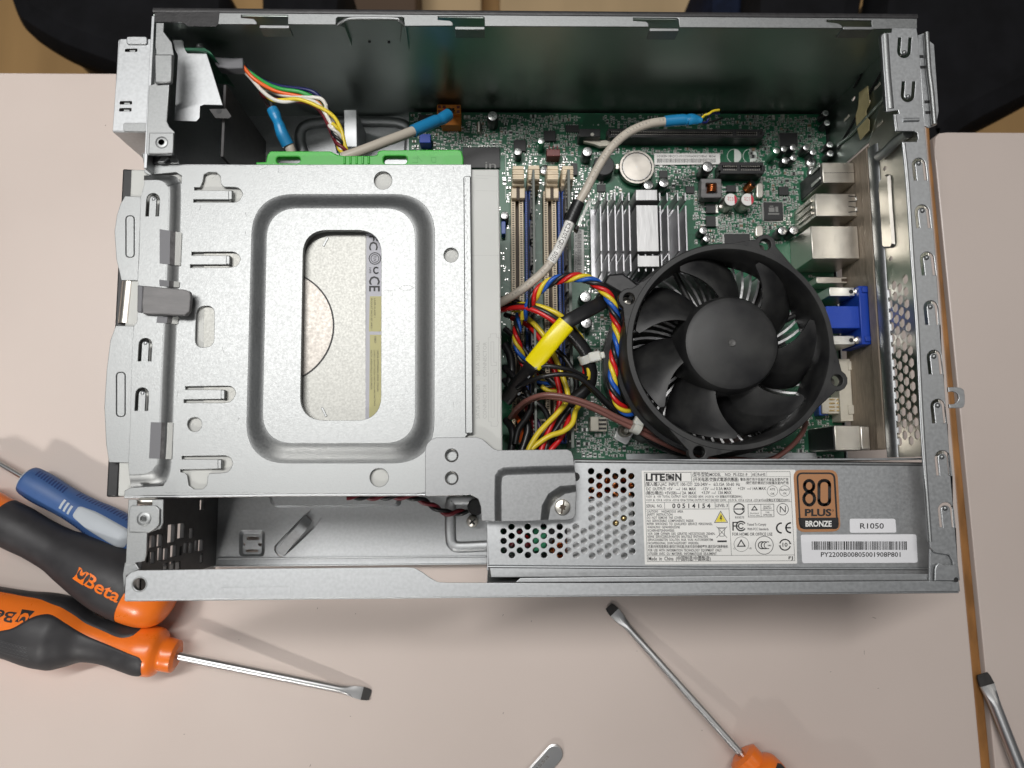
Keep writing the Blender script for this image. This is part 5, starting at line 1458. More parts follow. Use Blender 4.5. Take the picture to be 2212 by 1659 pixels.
# mounting screws and the sprung cooler foot
for x, y in ((1177, 367), (1753, 350), (1758, 372)):
    p = at(x, y, ZB + 2)
    s_ = MB().lathe((p.x, p.y, ZB), [(3.6, 0), (3.6, .7), (3.2, 1.6), (2.2, 2.2), (.02, 2.3)], 20).build('board_screw', CANTOP, mb, 40)
    m = MB(); m.box(p.x - 1.8, p.y - .35, ZB + 2.2, p.x + 1.8, p.y + .35, ZB + 2.36); m.box(p.x - .35, p.y - 1.8, ZB + 2.2, p.x + .35, p.y + 1.8, ZB + 2.36); m.build('recess', GREYC, s_, 0)
    occupied.append((p.x - 4, p.y - 4, p.x + 4, p.y + 4))

# ---- printed labels on the board
def paper2(name, quad, z, mat, r=2):
    return plate(name, [flat(z, rquad(*quad, r, 3))], z - .1, z, mat, mb, 0)
bl = paper2('serial_label', ((1413, 331.5), (1555, 331.5), (1556, 354.5), (1413.5, 356)), ZB + 1.2, LABEL)
m = MB(); z = ZB + 1.24
ptext(m, 'C', 1192, 1340, 20, 'M/B  MBGS909002101OOB14EK01', z, 500, 180)
rnd = random.Random(5); x = 690
while x < 1200:
    w_ = rnd.choice((3, 4, 6)); fill(m, 'C', z, [(x, 1370), (x + w_, 1370), (x + w_, 1405), (x, 1405)]); x += w_ + rnd.choice((4, 5, 6))
m.build('label_print', INK, bl, 0)
bl = paper2('module_label', ((1240, 496), (1261, 496), (1262, 606), (1240, 606)), ZB + 1.2, LABEL)
m = MB(); rnd = random.Random(6); y = 905
while y < 1270:
    w_ = rnd.choice((3, 4, 6)); fill(m, 'H', z, [(868, y), (905, y), (905, y + w_), (868, y + w_)]); y += w_ + rnd.choice((4, 5, 6))
ptext(m, 'H', 848, 905, 17, '1010L534   PC   G41D0IGI L0.6KS', z, 380, -90)
m.build('label_print', INK, bl, 0)

# ---- silkscreen and small parts
silk = MB(); zk = ZB + .04
ptext(silk, 'H', 945, 765, 70, 'FC', zk, 105, -90, True, 3)
ptext(silk, 'H', 975, 650, 62, 'CE', zk, 80, -90, True, 3)
ptext(silk, 'H', 985, 870, 17, 'TESTED TO COMPLY', zk, 190, -90); ptext(silk, 'H', 955, 870, 17, 'FOR HOME OR OFFICE', zk, 200, -90)
ptext(silk, 'H', 690, 308, 14, 'FAN_REAR1', zk, 105, 180); ptext(silk, 'H', 650, 330, 14, 'FAN_REAR', zk, 85, 180)
ptext(silk, 'L', 1005, 885, 40, 'PAUSE', zk, 110, -90, True)
stroke(silk, 'L', zk, [(1000, 880), (1030, 885), (1040, 930), (1035, 970), (1045, 1010), (1000, 1000)], 5)
ptext(silk, 'L', 850, 900, 70, 'a', zk, 80, 180, True, 3)
ptext(silk, 'L', 850, 980, 70, 'r', zk, 60, 180, True, 3)
for x, y in ((1586, 337), (1620, 337)):
    stroke(silk, 'D', zk, circ(x, y, 15, 24), 1.2, True)
    pts = [(x + 14.5 * math.cos(R(t)), y + 14.5 * math.sin(R(t))) for t in range(-90, 91, 15)]
    fill(silk, 'D', zk, pts)
for x0, y0, x1, y1 in ((1298, 690, 1322, 700), (1262, 715, 1318, 752), (1300, 560, 1322, 600), (1285, 420, 1300, 610)):
    stroke(silk, 'D', zk, [(x0, y0), (x1, y0), (x1, y1), (x0, y1)], .9, True)
stroke(silk, 'D', zk, [(1297, 690), (1297, 820), (1297, 870)], .9)
stroke(silk, 'D', zk, [(1400, 982), (1600, 985)], .9); stroke(silk, 'D', zk, [(1300, 960), (1345, 984)], .9)
smd = []
def free(x, y, w, h, pad=.25):
    for a in occupied:
        if x + w + pad > a[0] and x - w - pad < a[2] and y + h + pad > a[1] and y - h - pad < a[3]: return False
    return True
rnd = random.Random(11)
regions = [(890, 240, 1245, 335, 330), (1095, 335, 1300, 440, 120), (1245, 300, 1560, 335, 90), (1410, 356, 1560, 430, 120), (1500, 385, 1760, 525, 620), (1620, 250, 1800, 400, 330), (1255, 420, 1330, 960, 150), (1320, 400, 1345, 600, 30),
           (1240, 900, 1480, 985, 150), (1480, 965, 1760, 988, 30), (1725, 860, 1800, 990, 60), (1085, 440, 1108, 640, 7), (1720, 440, 1760, 600, 20), (1300, 232, 1780, 275, 90), (1010, 330, 1105, 500, 20)]
for x0, y0, x1, y1, n in regions:
    for i in range(n * 6):
        if n <= 0: break
        q = at(rnd.uniform(x0, x1), rnd.uniform(y0, y1), ZB)
        if not (106 < q.x < 344 and 57 < q.y < 255): continue
        big = rnd.random()
        L_, W_ = (1.6, .8) if big < .7 else ((2.2, 1.25) if big < .93 else (3.2, 1.7))
        hor = rnd.random() < .5
        w_, h_ = (L_ / 2, W_ / 2) if hor else (W_ / 2, L_ / 2)
        if free(q.x, q.y, w_, h_):
            occupied.append((q.x - w_ - .15, q.y - h_ - .15, q.x + w_ + .15, q.y + h_ + .15))
            smd.append((q.x, q.y, L_, W_, hor, rnd.choice((0, 0, 0, 1, 1, 2))))
            n -= 1
cols = [CHIP, material('ceramic_brown', (0.20, 0.13, 0.08), .5), material('ceramic_grey', (0.30, 0.29, 0.26), .5)]
_sm = {}
def smd_mesh(L_, W_, hor, col):
    k = (L_, W_, hor, col)
    if k not in _sm:
        h = .55 if L_ < 2 else .9
        m = MB()
        def bx(u0, u1, z1):
            if hor: m.box(u0, -W_ / 2, 0, u1, W_ / 2, z1)
            else: m.box(-W_ / 2, u0, 0, W_ / 2, u1, z1)
        e = L_ * .26
        bx(-L_ / 2 + e, L_ / 2 - e, h); bx(-L_ / 2, -L_ / 2 + e, h + .03); bx(L_ / 2 - e, L_ / 2, h + .03)
        me = m.mesh('chip_component', 0)
        me.materials.append(cols[col]); me.materials.append(TIN)
        for i, pz in enumerate(me.polygons): pz.material_index = 0 if i < 6 else 1
        _sm[k] = me
    return _sm[k]
smd.sort(key=lambda s: -s[2] * s[3])
rest = MB()
for i, (x, y, L_, W_, hor, col) in enumerate(smd):
    if i < 300:
        link('chip_component', smd_mesh(L_, W_, hor, col), None, mb, loc=(x, y, ZB + .02))
    else:
        w_, h_ = (L_ / 2, W_ / 2) if hor else (W_ / 2, L_ / 2)
        rest.box(x - w_, y - h_, ZB + .02, x + w_, y + h_, ZB + .5)
    w_, h_ = (L_ / 2 + .3, W_ / 2 + .3) if hor else (W_ / 2 + .3, L_ / 2 + .3)
    t = .14
    if rnd.random() < .8:
        for a in ((x - w_, y - h_, x + w_, y - h_ + t), (x - w_, y + h_ - t, x + w_, y + h_), (x - w_, y - h_, x - w_ + t, y + h_), (x + w_ - t, y - h_, x + w_, y + h_)):
            silk.add([(a[0], a[1], zk), (a[2], a[1], zk), (a[2], a[3], zk), (a[0], a[3], zk)], [(0, 1, 2, 3)])
    if rnd.random() < .5:
        n = rnd.choice((3, 4)); X = x + w_ + .3; Y = y - h_
        for j in range(n):
            silk.add([(X + j * .42, Y, zk), (X + j * .42 + .26, Y, zk), (X + j * .42 + .26, Y + .6, zk), (X + j * .42, Y + .6, zk)], [(0, 1, 2, 3)])
tiny, tends = MB(), MB()
for (x, y, L_, W_, hor, col) in smd[300:]:
    e = L_ * .28
    for u0, u1, t_ in ((-L_ / 2 + e, L_ / 2 - e, tiny), (-L_ / 2, -L_ / 2 + e, tends), (L_ / 2 - e, L_ / 2, tends)):
        if hor: t_.box(x + u0, y - W_ / 2, ZB + .02, x + u1, y + W_ / 2, ZB + .5)
        else: t_.box(x - W_ / 2, y + u0, ZB + .02, x + W_ / 2, y + u1, ZB + .5)
o = tiny.build('tiny_components', material('tiny_component_body', (0.10, 0.085, 0.07), .45), mb, 0); o['kind'] = 'stuff'
o = tends.build('tiny_terminals', TIN, mb, 0); o['kind'] = 'stuff'
o = silk.build('silkscreen', SILK, mb, 0); o['kind'] = 'stuff'
# solder joints and vias
via = MB()
for i in range(900):
    X, Y = rnd.uniform(108, 342), rnd.uniform(58, 255)
    if free(X, Y, .3, .3, 0):
        r_ = rnd.choice((.22, .25, .3, .55))
        via.add([(X + r_ * math.cos(R(60 * k)), Y + r_ * math.sin(R(60 * k)), ZB + .05 + (0.1 if r_ > .5 else 0)) for k in range(6)], [tuple(range(6))])
o = via.build('solder_points', TIN, mb, 0); o['kind'] = 'stuff'
tr = MB()
for i in range(420):
    X, Y = rnd.uniform(108, 340), rnd.uniform(60, 253)
    d = rnd.choice((0, 45, 90, 135)); n = rnd.choice((3, 5, 8)); ln = rnd.uniform(5, 22)
    u = Vector((math.cos(R(d)), math.sin(R(d)), 0)); v = Vector((-u.y, u.x, 0))
    for k in range(n):
        a = Vector((X, Y, ZB + .015)) + v * k * .5; b = a + u * ln
        if 106 < b.x < 344 and 56 < b.y < 255 and 106 < a.x < 344 and 56 < a.y < 255:
            tr.add([a, b, b + v * .2, a + v * .2], [(0, 1, 2, 3)])
o = tr.build('board_traces', TRACE, mb, 0); o['kind'] = 'stuff'
# ------------------------------------------------------------------ processor cooler
FC = at(1579, 746, 85)
cx, cy = FC.x, FC.y
fan = thing('cooling_fan', (cx, cy, 60), 'black seven-bladed processor cooling fan in a round frame', 'fan')
MB().lathe((cx, cy, 0), [(51.0, 60), (51.0, 63.5), (49.2, 64.5), (48.9, 83.6), (48.2, 85), (46.0, 85), (45.3, 84), (44.6, 72), (44.4, 60)], 96, caps=False).build('frame_ring', FANBLK, fan, 40)
for ang in (154.5, 69, -18.5, -108.5):
    u = Vector((math.cos(R(ang)), math.sin(R(ang)), 0)); v = Vector((-u.y, u.x, 0))
    ctr = Vector((cx, cy, 0))
    hc = ctr + u * 51.6
    pts = []
    for t in (-24, -18, -10, 0, 10, 18, 24):
        pts.append(ctr + Vector((math.cos(R(ang + t)), math.sin(R(ang + t)), 0)) * 48.0)
    for t in (80, 55, 30, 0, -30, -55, -80):
        pts.append(hc + (u * math.cos(R(t)) + v * math.sin(R(t))) * 5.0)
    hole = [hc + (u * math.cos(R(t)) + v * math.sin(R(t))) * 2.7 for t in range(0, 360, 20)]
    plate('mounting_ear', [[(p.x, p.y) for p in pts], [(p.x, p.y) for p in hole]], 80, 84.6, FANBLK, fan, .4)
    for s in (-1, 1):
        q = ctr + Vector((math.cos(R(ang + s * 10)), math.sin(R(ang + s * 10)), 0)) * 49.6
        MB().lathe((q.x, q.y, 84.55), [(1.2, 0), (1.2, .12), (.02, .12)], 14).build('ejector_mark', BLACK, fan, 40)
    if ang > -100:
        MB().lathe((hc.x, hc.y, 70), [(2.5, 0), (2.5, 6), (2.0, 7.5), (.02, 8)], 16).build('screw', NICKEL, fan, 40)
# hub
_h = at(1581.7, 741, 87.9)
HX, HY = _h.x, _h.y
MB().lathe((HX, HY, 0), [(23.2, 62), (23.0, 81), (22.4, 85), (21.2, 87.0), (19.0, 87.9), (3.0, 87.9), (.02, 87.9)], 64).build('hub', FANBLK, fan, 35)
MB().lathe((HX, HY, 87.85), [(1.75, 0), (1.65, .5), (1.3, .75), (.02, .55)], 20).build('hub_pin', material('hub_pin_grey', (0.09, 0.088, 0.085), .5), fan, 40)
# seven blades sharing one mesh
NR, NC = 12, 12
vs, fs = [], []
for side in (0, 1):
    for i in range(NR + 1):
        t = i / NR
        r = 22.0 + (43.4 - 22.0) * t
        a0 = 214.5 + 19 * t ** 1.2                  # trailing edge
        a1 = 252 + 26 * t ** 1.25                 # leading edge
        if t > .86:
            kk = (t - .86) / .14
            a0 += 2.0 * kk * kk; a1 -= 5.0 * kk * kk
        for j in range(NC + 1):
            s = j / NC
            a = R(a0 + (a1 - a0) * s)
            z = 65 + 17.5 * (1 - (1 - s) ** 1.5) - 2.0 * t + 1.2 * math.sin(math.pi * s) * t - (1.7 if side else 0)
            vs.append(Vector((r * math.cos(a), r * math.sin(a), z)))
W_ = NC + 1; N1 = (NR + 1) * W_
for side in (0, 1):
    for i in range(NR):
        for j in range(NC):
            q = [side * N1 + i * W_ + j, side * N1 + i * W_ + j + 1, side * N1 + (i + 1) * W_ + j + 1, side * N1 + (i + 1) * W_ + j]
            fs.append(tuple(q))
edge = [i * W_ for i in range(NR + 1)] + [NR * W_ + j for j in range(1, NC + 1)] + [i * W_ + NC for i in range(NR - 1, -1, -1)] + [j for j in range(NC - 1, 0, -1)]
for i in range(len(edge)):
    a, b = edge[i], edge[(i + 1) % len(edge)]
    fs.append((a, b, b + N1, a + N1))
bm_ = MB().add(vs, fs).mesh('blade', 50)
for k in range(7):
    link('blade', bm_, FANBLK, fan, loc=(HX, HY, 0), rotz=R(k * 360 / 7))
for ang in (25, 115, 205, 295):
    u = Vector((math.cos(R(ang)), math.sin(R(ang)), 0))
    MB().tube([Vector((cx, cy, 61)) + u * 18, Vector((cx, cy, 61)) + u * 46.2], 1.5, 8).build('strut', FANBLK, fan, 60)

cool = thing('processor_heatsink', (cx, cy, ZB), 'round aluminium processor heat sink of radial fins under the black fan', 'heat sink')
MB().lathe((cx, cy, 0), [(15, 18), (15, 56), (.02, 56)], 40).build('core', ALU, cool, 40)
fin = MB()
pts0 = []
for i in range(9):
    t = i / 8; r = 14.5 + 30.5 * t; a = R(10 * t * t)
    pts0.append(Vector((r * math.cos(a), r * math.sin(a), 0)))
lo = []; 
for p in pts0:
    d = Vector((-p.y, p.x, 0)).normalized() * .6
    lo.append([p - d + Vector((0, 0, 24)), p + d + Vector((0, 0, 24)), p + d + Vector((0, 0, 59.2)), p - d + Vector((0, 0, 59.2))])
fin.loft(lo, True, True)
fm = fin.mesh('fin', 0)
for k in range(60):
    link('fin', fm, ALU, cool, loc=(cx, cy, 0), rotz=R(k * 360 / 60))
# black mounting frame under the fan with its four feet
fr_ = thing('cooler_mount', (cx, cy, ZB), 'black plastic cooler mounting frame below the fan, with legs to the board', 'mount')
MB().lathe((cx, cy, 0), [(50, 17), (50.5, 18), (50.5, 26), (46, 26), (45, 17)], 72, caps=False).build('base_ring', BLACK, fr_, 40)
for ang in (142, 52, -38, -128):
    u = Vector((math.cos(R(ang)), math.sin(R(ang)), 0)); v = Vector((-u.y, u.x, 0)); ctr = Vector((cx, cy, 0))
    l = [ctr + u * 42 - v * 9, ctr + u * 48 - v * 7, ctr + u * 52 - v * 3, ctr + u * 52 + v * 3, ctr + u * 48 + v * 7, ctr + u * 42 + v * 9]
    MB().prism([(p.x, p.y) for p in l], ZB + .2, 30, [((p - ctr) * .97 + ctr)[:2] for p in l]).build('foot', BLACK, fr_, 30, .8)
    MB().prism([(p.x, p.y) for p in (ctr + u * 44 - v * 5, ctr + u * 49 - v * 5, ctr + u * 49 + v * 5, ctr + u * 44 + v * 5)], 28, 62).build('post', BLACK, fr_, 30, .8)
# black clip block at the upper left of the ring
bk = flat(56, [(1304, 612), (1313, 592), (1345, 589), (1362, 600), (1395, 628), (1350, 640)])
MB().prism(bk, 20, 56).build('clip_block', BLACK, fr_, 30, 1.2)
bk = flat(48, [(1345, 690), (1362, 690), (1365, 760), (1372, 830), (1395, 890), (1375, 900), (1345, 870), (1332, 800)])
MB().prism(bk, 20, 48).build('side_skirt', BLACK, fr_, 30, 1.0)
# sprung foot plate near the brown leads
pf = flat(20, rquad((1340, 918), (1372, 932), (1356, 962), (1326, 946), 7, 4))
ft = thing('spring_fastener', (at(1350, 940, 16).x, at(1350, 940, 16).y, ZB), 'silver sprung fastener plate beside the brown leads', 'fastener')
plate('foot_plate', [pf], 17, 19, CANTOP, ft, .4)
p = at(1352, 930, 26)
hel = [Vector((p.x, p.y, 18)) + Vector((math.cos(t) * 3, math.sin(t) * 3, t * .28)) for t in [2 * math.pi * i / 14 for i in range(14 * 5)]]
MB().tube(hel, .5, 6).build('spring', NICKEL, ft, 60)
MB().lathe((p.x, p.y, 16), [(1.8, 0), (1.8, 11), (1.2, 12), (.02, 12)], 16).build('post', NICKEL, ft, 40)
# ------------------------------------------------------------------ cables
def wire(parent, name, k, pts, r, mat, per=7, n=10, flat_=1.0, caps=True):
    P = spline(path(k, pts), per)
    return MB().tube(P, r, n, caps, flat_).build(name, mat, parent, 60)
def base_of(k, x, y, z):
    return at(*c(k, x, y), z)
def twist(parent, P, r, hr, pitch, mats, n=8, name='strand', ph=0.0):
    P = [Vector(p) for p in P]
    # resample evenly
    Q = [P[0]]; step = 0.9
    acc = 0
    for i in range(1, len(P)):
        a = P[i - 1]; d = (P[i] - a); l = d.length
        while acc + l >= step:
            t = (step - acc) / l
            a = a + (P[i] - a) * t; Q.append(a.copy()); l = (P[i] - a).length; acc = 0
            if l < 1e-6: break
        acc += l
    N = None; fr = []
    for i, p in enumerate(Q):
        T = (Q[min(i + 1, len(Q) - 1)] - Q[max(i - 1, 0)]).normalized()
        if N is None: N = Vector((0, 0, 1))
        N = (N - T * N.dot(T)).normalized(); fr.append((p, N, T.cross(N)))
    for k, mt in enumerate(mats):
        pts = []
        for i, (p, a, b) in enumerate(fr):
            w = 2 * math.pi * (i * step / pitch + k / len(mats)) + ph
            pts.append(p + (a * math.sin(w) + b * math.cos(w)) * hr)
        MB().tube(pts, r, n).build(name, mt, parent, 60)

# long beige cable with a blue shrink end arching over the board
cb = thing('audio_cable', base_of('D', 1250, 450, 60), 'long beige round cable with printed sheath and blue tube end, arching over the board', 'cable')
P = spline(path('D', '1446,261,70 1400,268,71 1355,288,71 1318,322,71 1288,368,70 1266,410,69 1249,440,68 1233,475,67 1217,515,66 1200,550,65 1178,582,64 1145,612,62 1112,636,60 1070,660,57'), 8)
MB().tube(P, 2.15, 16).build('sheath', BEIGEC, cb, 60)
sp = spline(path('D', '1436,262.5,70 1452,260.5,70 1470,259,70 1482,259,70 1487,260.5,70'), 5)
rad = [2.75] * (len(sp) - 8) + [2.7, 2.6, 2.5, 2.45, 2.5, 2.6, 2.75, 2.8]
MB().tube(sp, rad, 14).build('shrink_tube', SHRINK, cb, 50)
sp = spline(path('D', '1484,259.5,70 1494,257,70 1506,258.5,69 1517,260,69'), 5)
MB().tube(sp, [2.7, 2.75, 2.8, 2.85, 2.85, 2.8, 2.75, 2.7, 2.6, 2.5, 2.35, 2.2, 2.0, 1.8, 1.5, 1.2][:len(sp)], 12, True, .62).build('shrink_tip', SHRINK, cb, 40)
wire(cb, 'yellow_lead', 'D', '1514,257,69 1522,249,68 1531,246,68 1540,240,67 1553,237.5,65', .62, W_YEL)
wire(cb, 'navy_lead', 'D', '1512,264,68 1526,264,65 1532,250,65 1540,244,64 1553,246,62', .62, W_NAVY)
wire(cb, 'navy_lead', 'D', '1510,266,67 1520,268,60 1540,262,50 1560,255,40', .62, W_BLK)
# printed letters along the cable, following its curve
def cable_text(parent, P, r, s, start, h, gap, mat, flip=1):
    m = MB()
    L_ = [0]
    for i in range(1, len(P)): L_.append(L_[-1] + (P[i] - P[i - 1]).length)
    pos = start
    for chh in s:
        if chh != ' ':
            i = max(1, next((k for k in range(len(L_)) if L_[k] > pos), len(L_) - 1))
            t = (pos - L_[i - 1]) / (L_[i] - L_[i - 1]); p = P[i - 1].lerp(P[i], t)
            T = (P[i] - P[i - 1]).normalized() * flip; V = Vector((0, 0, 1)).cross(T).normalized(); Nn = T.cross(V).normalized()
            if Nn.z < 0: Nn = -Nn
            text(m, chh, p + Nn * (r + .06) - V * h * .5, T, V, h, None)
        pos += gap * flip * (1 if flip > 0 else 1) if flip > 0 else gap
    m.build('printed_text', mat, parent, 0)
cable_text(cb, list(reversed(P)), 2.15, 'AWG  VW-1  80°C  300V', 10, 1.1, 1.65, CABLEPRT)
cable_text(cb, list(reversed(P)), 2.15, 'LL228307  28AWG  -F-  -LF-', 110, 1.15, 1.75, CABLEPRT)
cable_text(cb, list(reversed(P)), 2.15, 'I A FT1  80°C  300V', 78, 1.0, 1.55, CABLEPRT)
# taped part number and black clip on that cable
i0 = min(range(len(P)), key=lambda i: (P[i] - at(1188, 562, 65)).length); i1 = min(range(len(P)), key=lambda i: (P[i] - at(1232, 478, 67)).length)
MB().tube(P[i1:i0 + 1], 2.45, 14).build('taped_sleeve', LABEL, cb, 60)
cable_text(cb, P[i1:i0 + 1], 2.45, 'K2205Q00-000', 1.2, 2.1, 1.72, INK)
ia = min(range(len(P)), key=lambda i: (P[i] - at(1249, 440, 68)).length)
cl = MB().tube(P[ia - 1:i1 + 1], 3.1, 14).build('cable_clip', BLACK, cb, 40)
for j in range(5):
    q = P[ia - 1].lerp(P[i1], .25 + .14 * j); d = (P[i1] - P[ia]).normalized()
    MB().tube([q - d * .25, q + d * .25], 3.3, 14).build('clip_ridge', BLACK, cl, 40)
pp = [at(x, y, 66) for x, y in ((1273, 425), (1278, 429), (1252, 490), (1247, 487))]
MB().sweep(pp, (0, 0, -6)).build('clip_tail', CLEAR, cb, 20)
pp = [at(x, y, 63) for x, y in ((1243, 484), (1252, 488), (1249, 499), (1240, 494))]
MB().sweep(pp, (0, 0, -5)).build('clip_catch', BLACK, cb, 20, .5)

# cable with a blue end plugged toward the orange header
cb = thing('usb_cable', base_of('D', 860, 300, 60), 'beige round cable running behind the lever to the orange header, blue tube end', 'cable')
P = spline(path('D', '740,340,74 775,328,73 830,307,70 893,283,64 930,266,58'), 8)
MB().tube(P, 2.5, 16).build('sheath', BEIGEC, cb, 60)
sp = spline(path('D', '892,283.5,64 915,273,61 940,262,57 952,258,55 968,248,51'), 6)
MB().tube(sp, [3.1] * 13 + [3.05, 2.9, 2.8, 2.75, 2.85, 3.0, 3.1, 3.15] + [3.15] * 10, 14, True).build('shrink_tube', SHRINK, cb, 45)
for x, mt in ((962, W_GRN), (967, W_BLK), (973, W_BLK), (957, W_RED)):
    wire(cb, 'lead', 'D', '%d,246,48 %d,238,42 %d,236,34 %d,239,26' % (x + 2, x + 3, x + 6, x + 7), .7, mt)

# short cable with blue end standing behind the green lever
cb = thing('switch_cable', base_of('D', 610, 280, 60), 'short beige cable with a crimped blue tube end behind the green lever', 'cable')
wire(cb, 'sheath', 'D', '634,345,70 628,325,72 622,308,73', 2.4, BEIGEC)
sp = spline(path('D', '622,314,73 610,290,75 603,270,76 598,258,76 594,248,76 588,236,76'), 5)
rad = [3.0 - .0 * i for i in range(len(sp))]
for i, v in enumerate((3.0, 3.0, 3.0, 3.0, 3.0, 3.0, 2.9, 2.8, 2.75, 2.7, 2.6, 2.45, 2.35, 2.3, 2.35, 2.4, 2.5, 2.6, 2.7, 2.8, 2.8, 2.8, 2.75, 2.7, 2.7, 2.7)):
    if i < len(rad): rad[i] = v
MB().tube(sp, rad, 14).build('shrink_tube', SHRINK, cb, 45)
wire(cb, 'lead', 'D', '583,240,75 572,222,72 565,205,66', .6, W_BLK)
wire(cb, 'lead', 'D', '590,238,75 586,225,70 584,205,62', .6, GREYC)
wire(cb, 'lead', 'D', '586,238,75 577,228,70 562,200,60', .6, W_DRED)

# front panel harness: plug and coloured wires gathered into a braid
hn = thing('front_panel_harness', base_of('D', 620, 220, 70), 'harness of coloured thin wires with a grey plug at the front bracket', 'wire harness')
pg = flat(82, [(463, 122.5), (500, 125), (525, 124), (525, 147), (492, 147.5), (470, 145), (464, 138)])
MB().prism(pg, 76, 82).build('plug', GREYC, hn, 30, .5)
W8 = [('orange_wire', '525,143,80 549,170,78 592,195,78 642,207,78 680,215,77 700,240,75 722,285,72 735,318,72 745,342,72', W_ORG),
      ('green_wire', '523,143,79 545,160,77 575,180,78 607,192,79 650,199,79 682,215,77 706,246,74 722,290,71 738,340,70', W_GRN),
      ('blue_wire', '524,140,78 560,170,74 604,186,76 667,195,78 692,212,77 708,238,75 716,270,72 732,330,69', W_NAVY),
      ('white_wire', '522,146,78 545,172,76 567,197,78 592,215,79 617,220,79 654,215,79 687,225,78 714,265,76 729,300,74 741,343,73', W_WHT),
      ('yellow_wire', '524,147,77 550,178,74 573,203,77 590,216,78.5 612,216,79 647,215,80 687,230,79 719,250,77 737,280,75 745,312,74 755,343,72', W_YEL),
      ('white_wire', '523,145,76 560,185,72 584,196,74 610,206,77 650,210,78 690,212,78 703,225,77 706,238,76 725,275,72 748,343,71', W_WHT),
      ('red_wire', '523,147,75 560,190,70 575,210,70 620,216,74 670,224,76 698,248,74 718,292,71 742,343,70', W_DRED),
      ('black_wire', '523,142,74 565,180,70 610,200,72 670,210,74 712,240,72 735,300,70 750,343,69', W_BLK)]
for nm, pts, mt in W8:
    wire(hn, nm, 'D', pts, .95, mt, 8, 8)
twist(hn, spline(path('D', '718,268,75 728,292,74 738,318,73 752,345,72'), 8), .85, 1.7, 16, [W_WHT, W_YEL, W_DRED, W_BLK], 8, 'braid_strand')

# fan lead: four strands twisted
fw = thing('fan_lead', base_of('L', 1180, 700, 60), 'twisted blue, yellow, red and black fan lead looping beside the fan', 'wire harness')
P = spline(path('L', '400,470,52 455,360,58 520,250,62 620,170,64 740,130,66 870,118,67 990,148,67 1095,225,67 1160,330,67 1195,450,66 1215,580,66 1205,700,66 1185,800,66 1180,920,65 1172,1020,64 1195,1130,63 1235,1225,61 1300,1285,58 1370,1290,54 1430,1280,50'), 8)
twist(fw, P, 1.12, 1.45, 19, [W_BLU, W_YEL, W_RED, W_BLK], 9)
fw = thing('fan_lead_return', base_of('L', 360, 700, 50), 'shaded twisted length of the fan lead close to the drive side', 'wire harness')
P = spline(path('L', '370,440,44 352,540,46 345,640,47 362,740,46 400,840,44 470,940,42 570,1040,42 690,1090,42'), 8)
twist(fw, P, 1.0, 1.4, 18, [W_BLU, W_YEL, W_RED, W_BLK], 8)

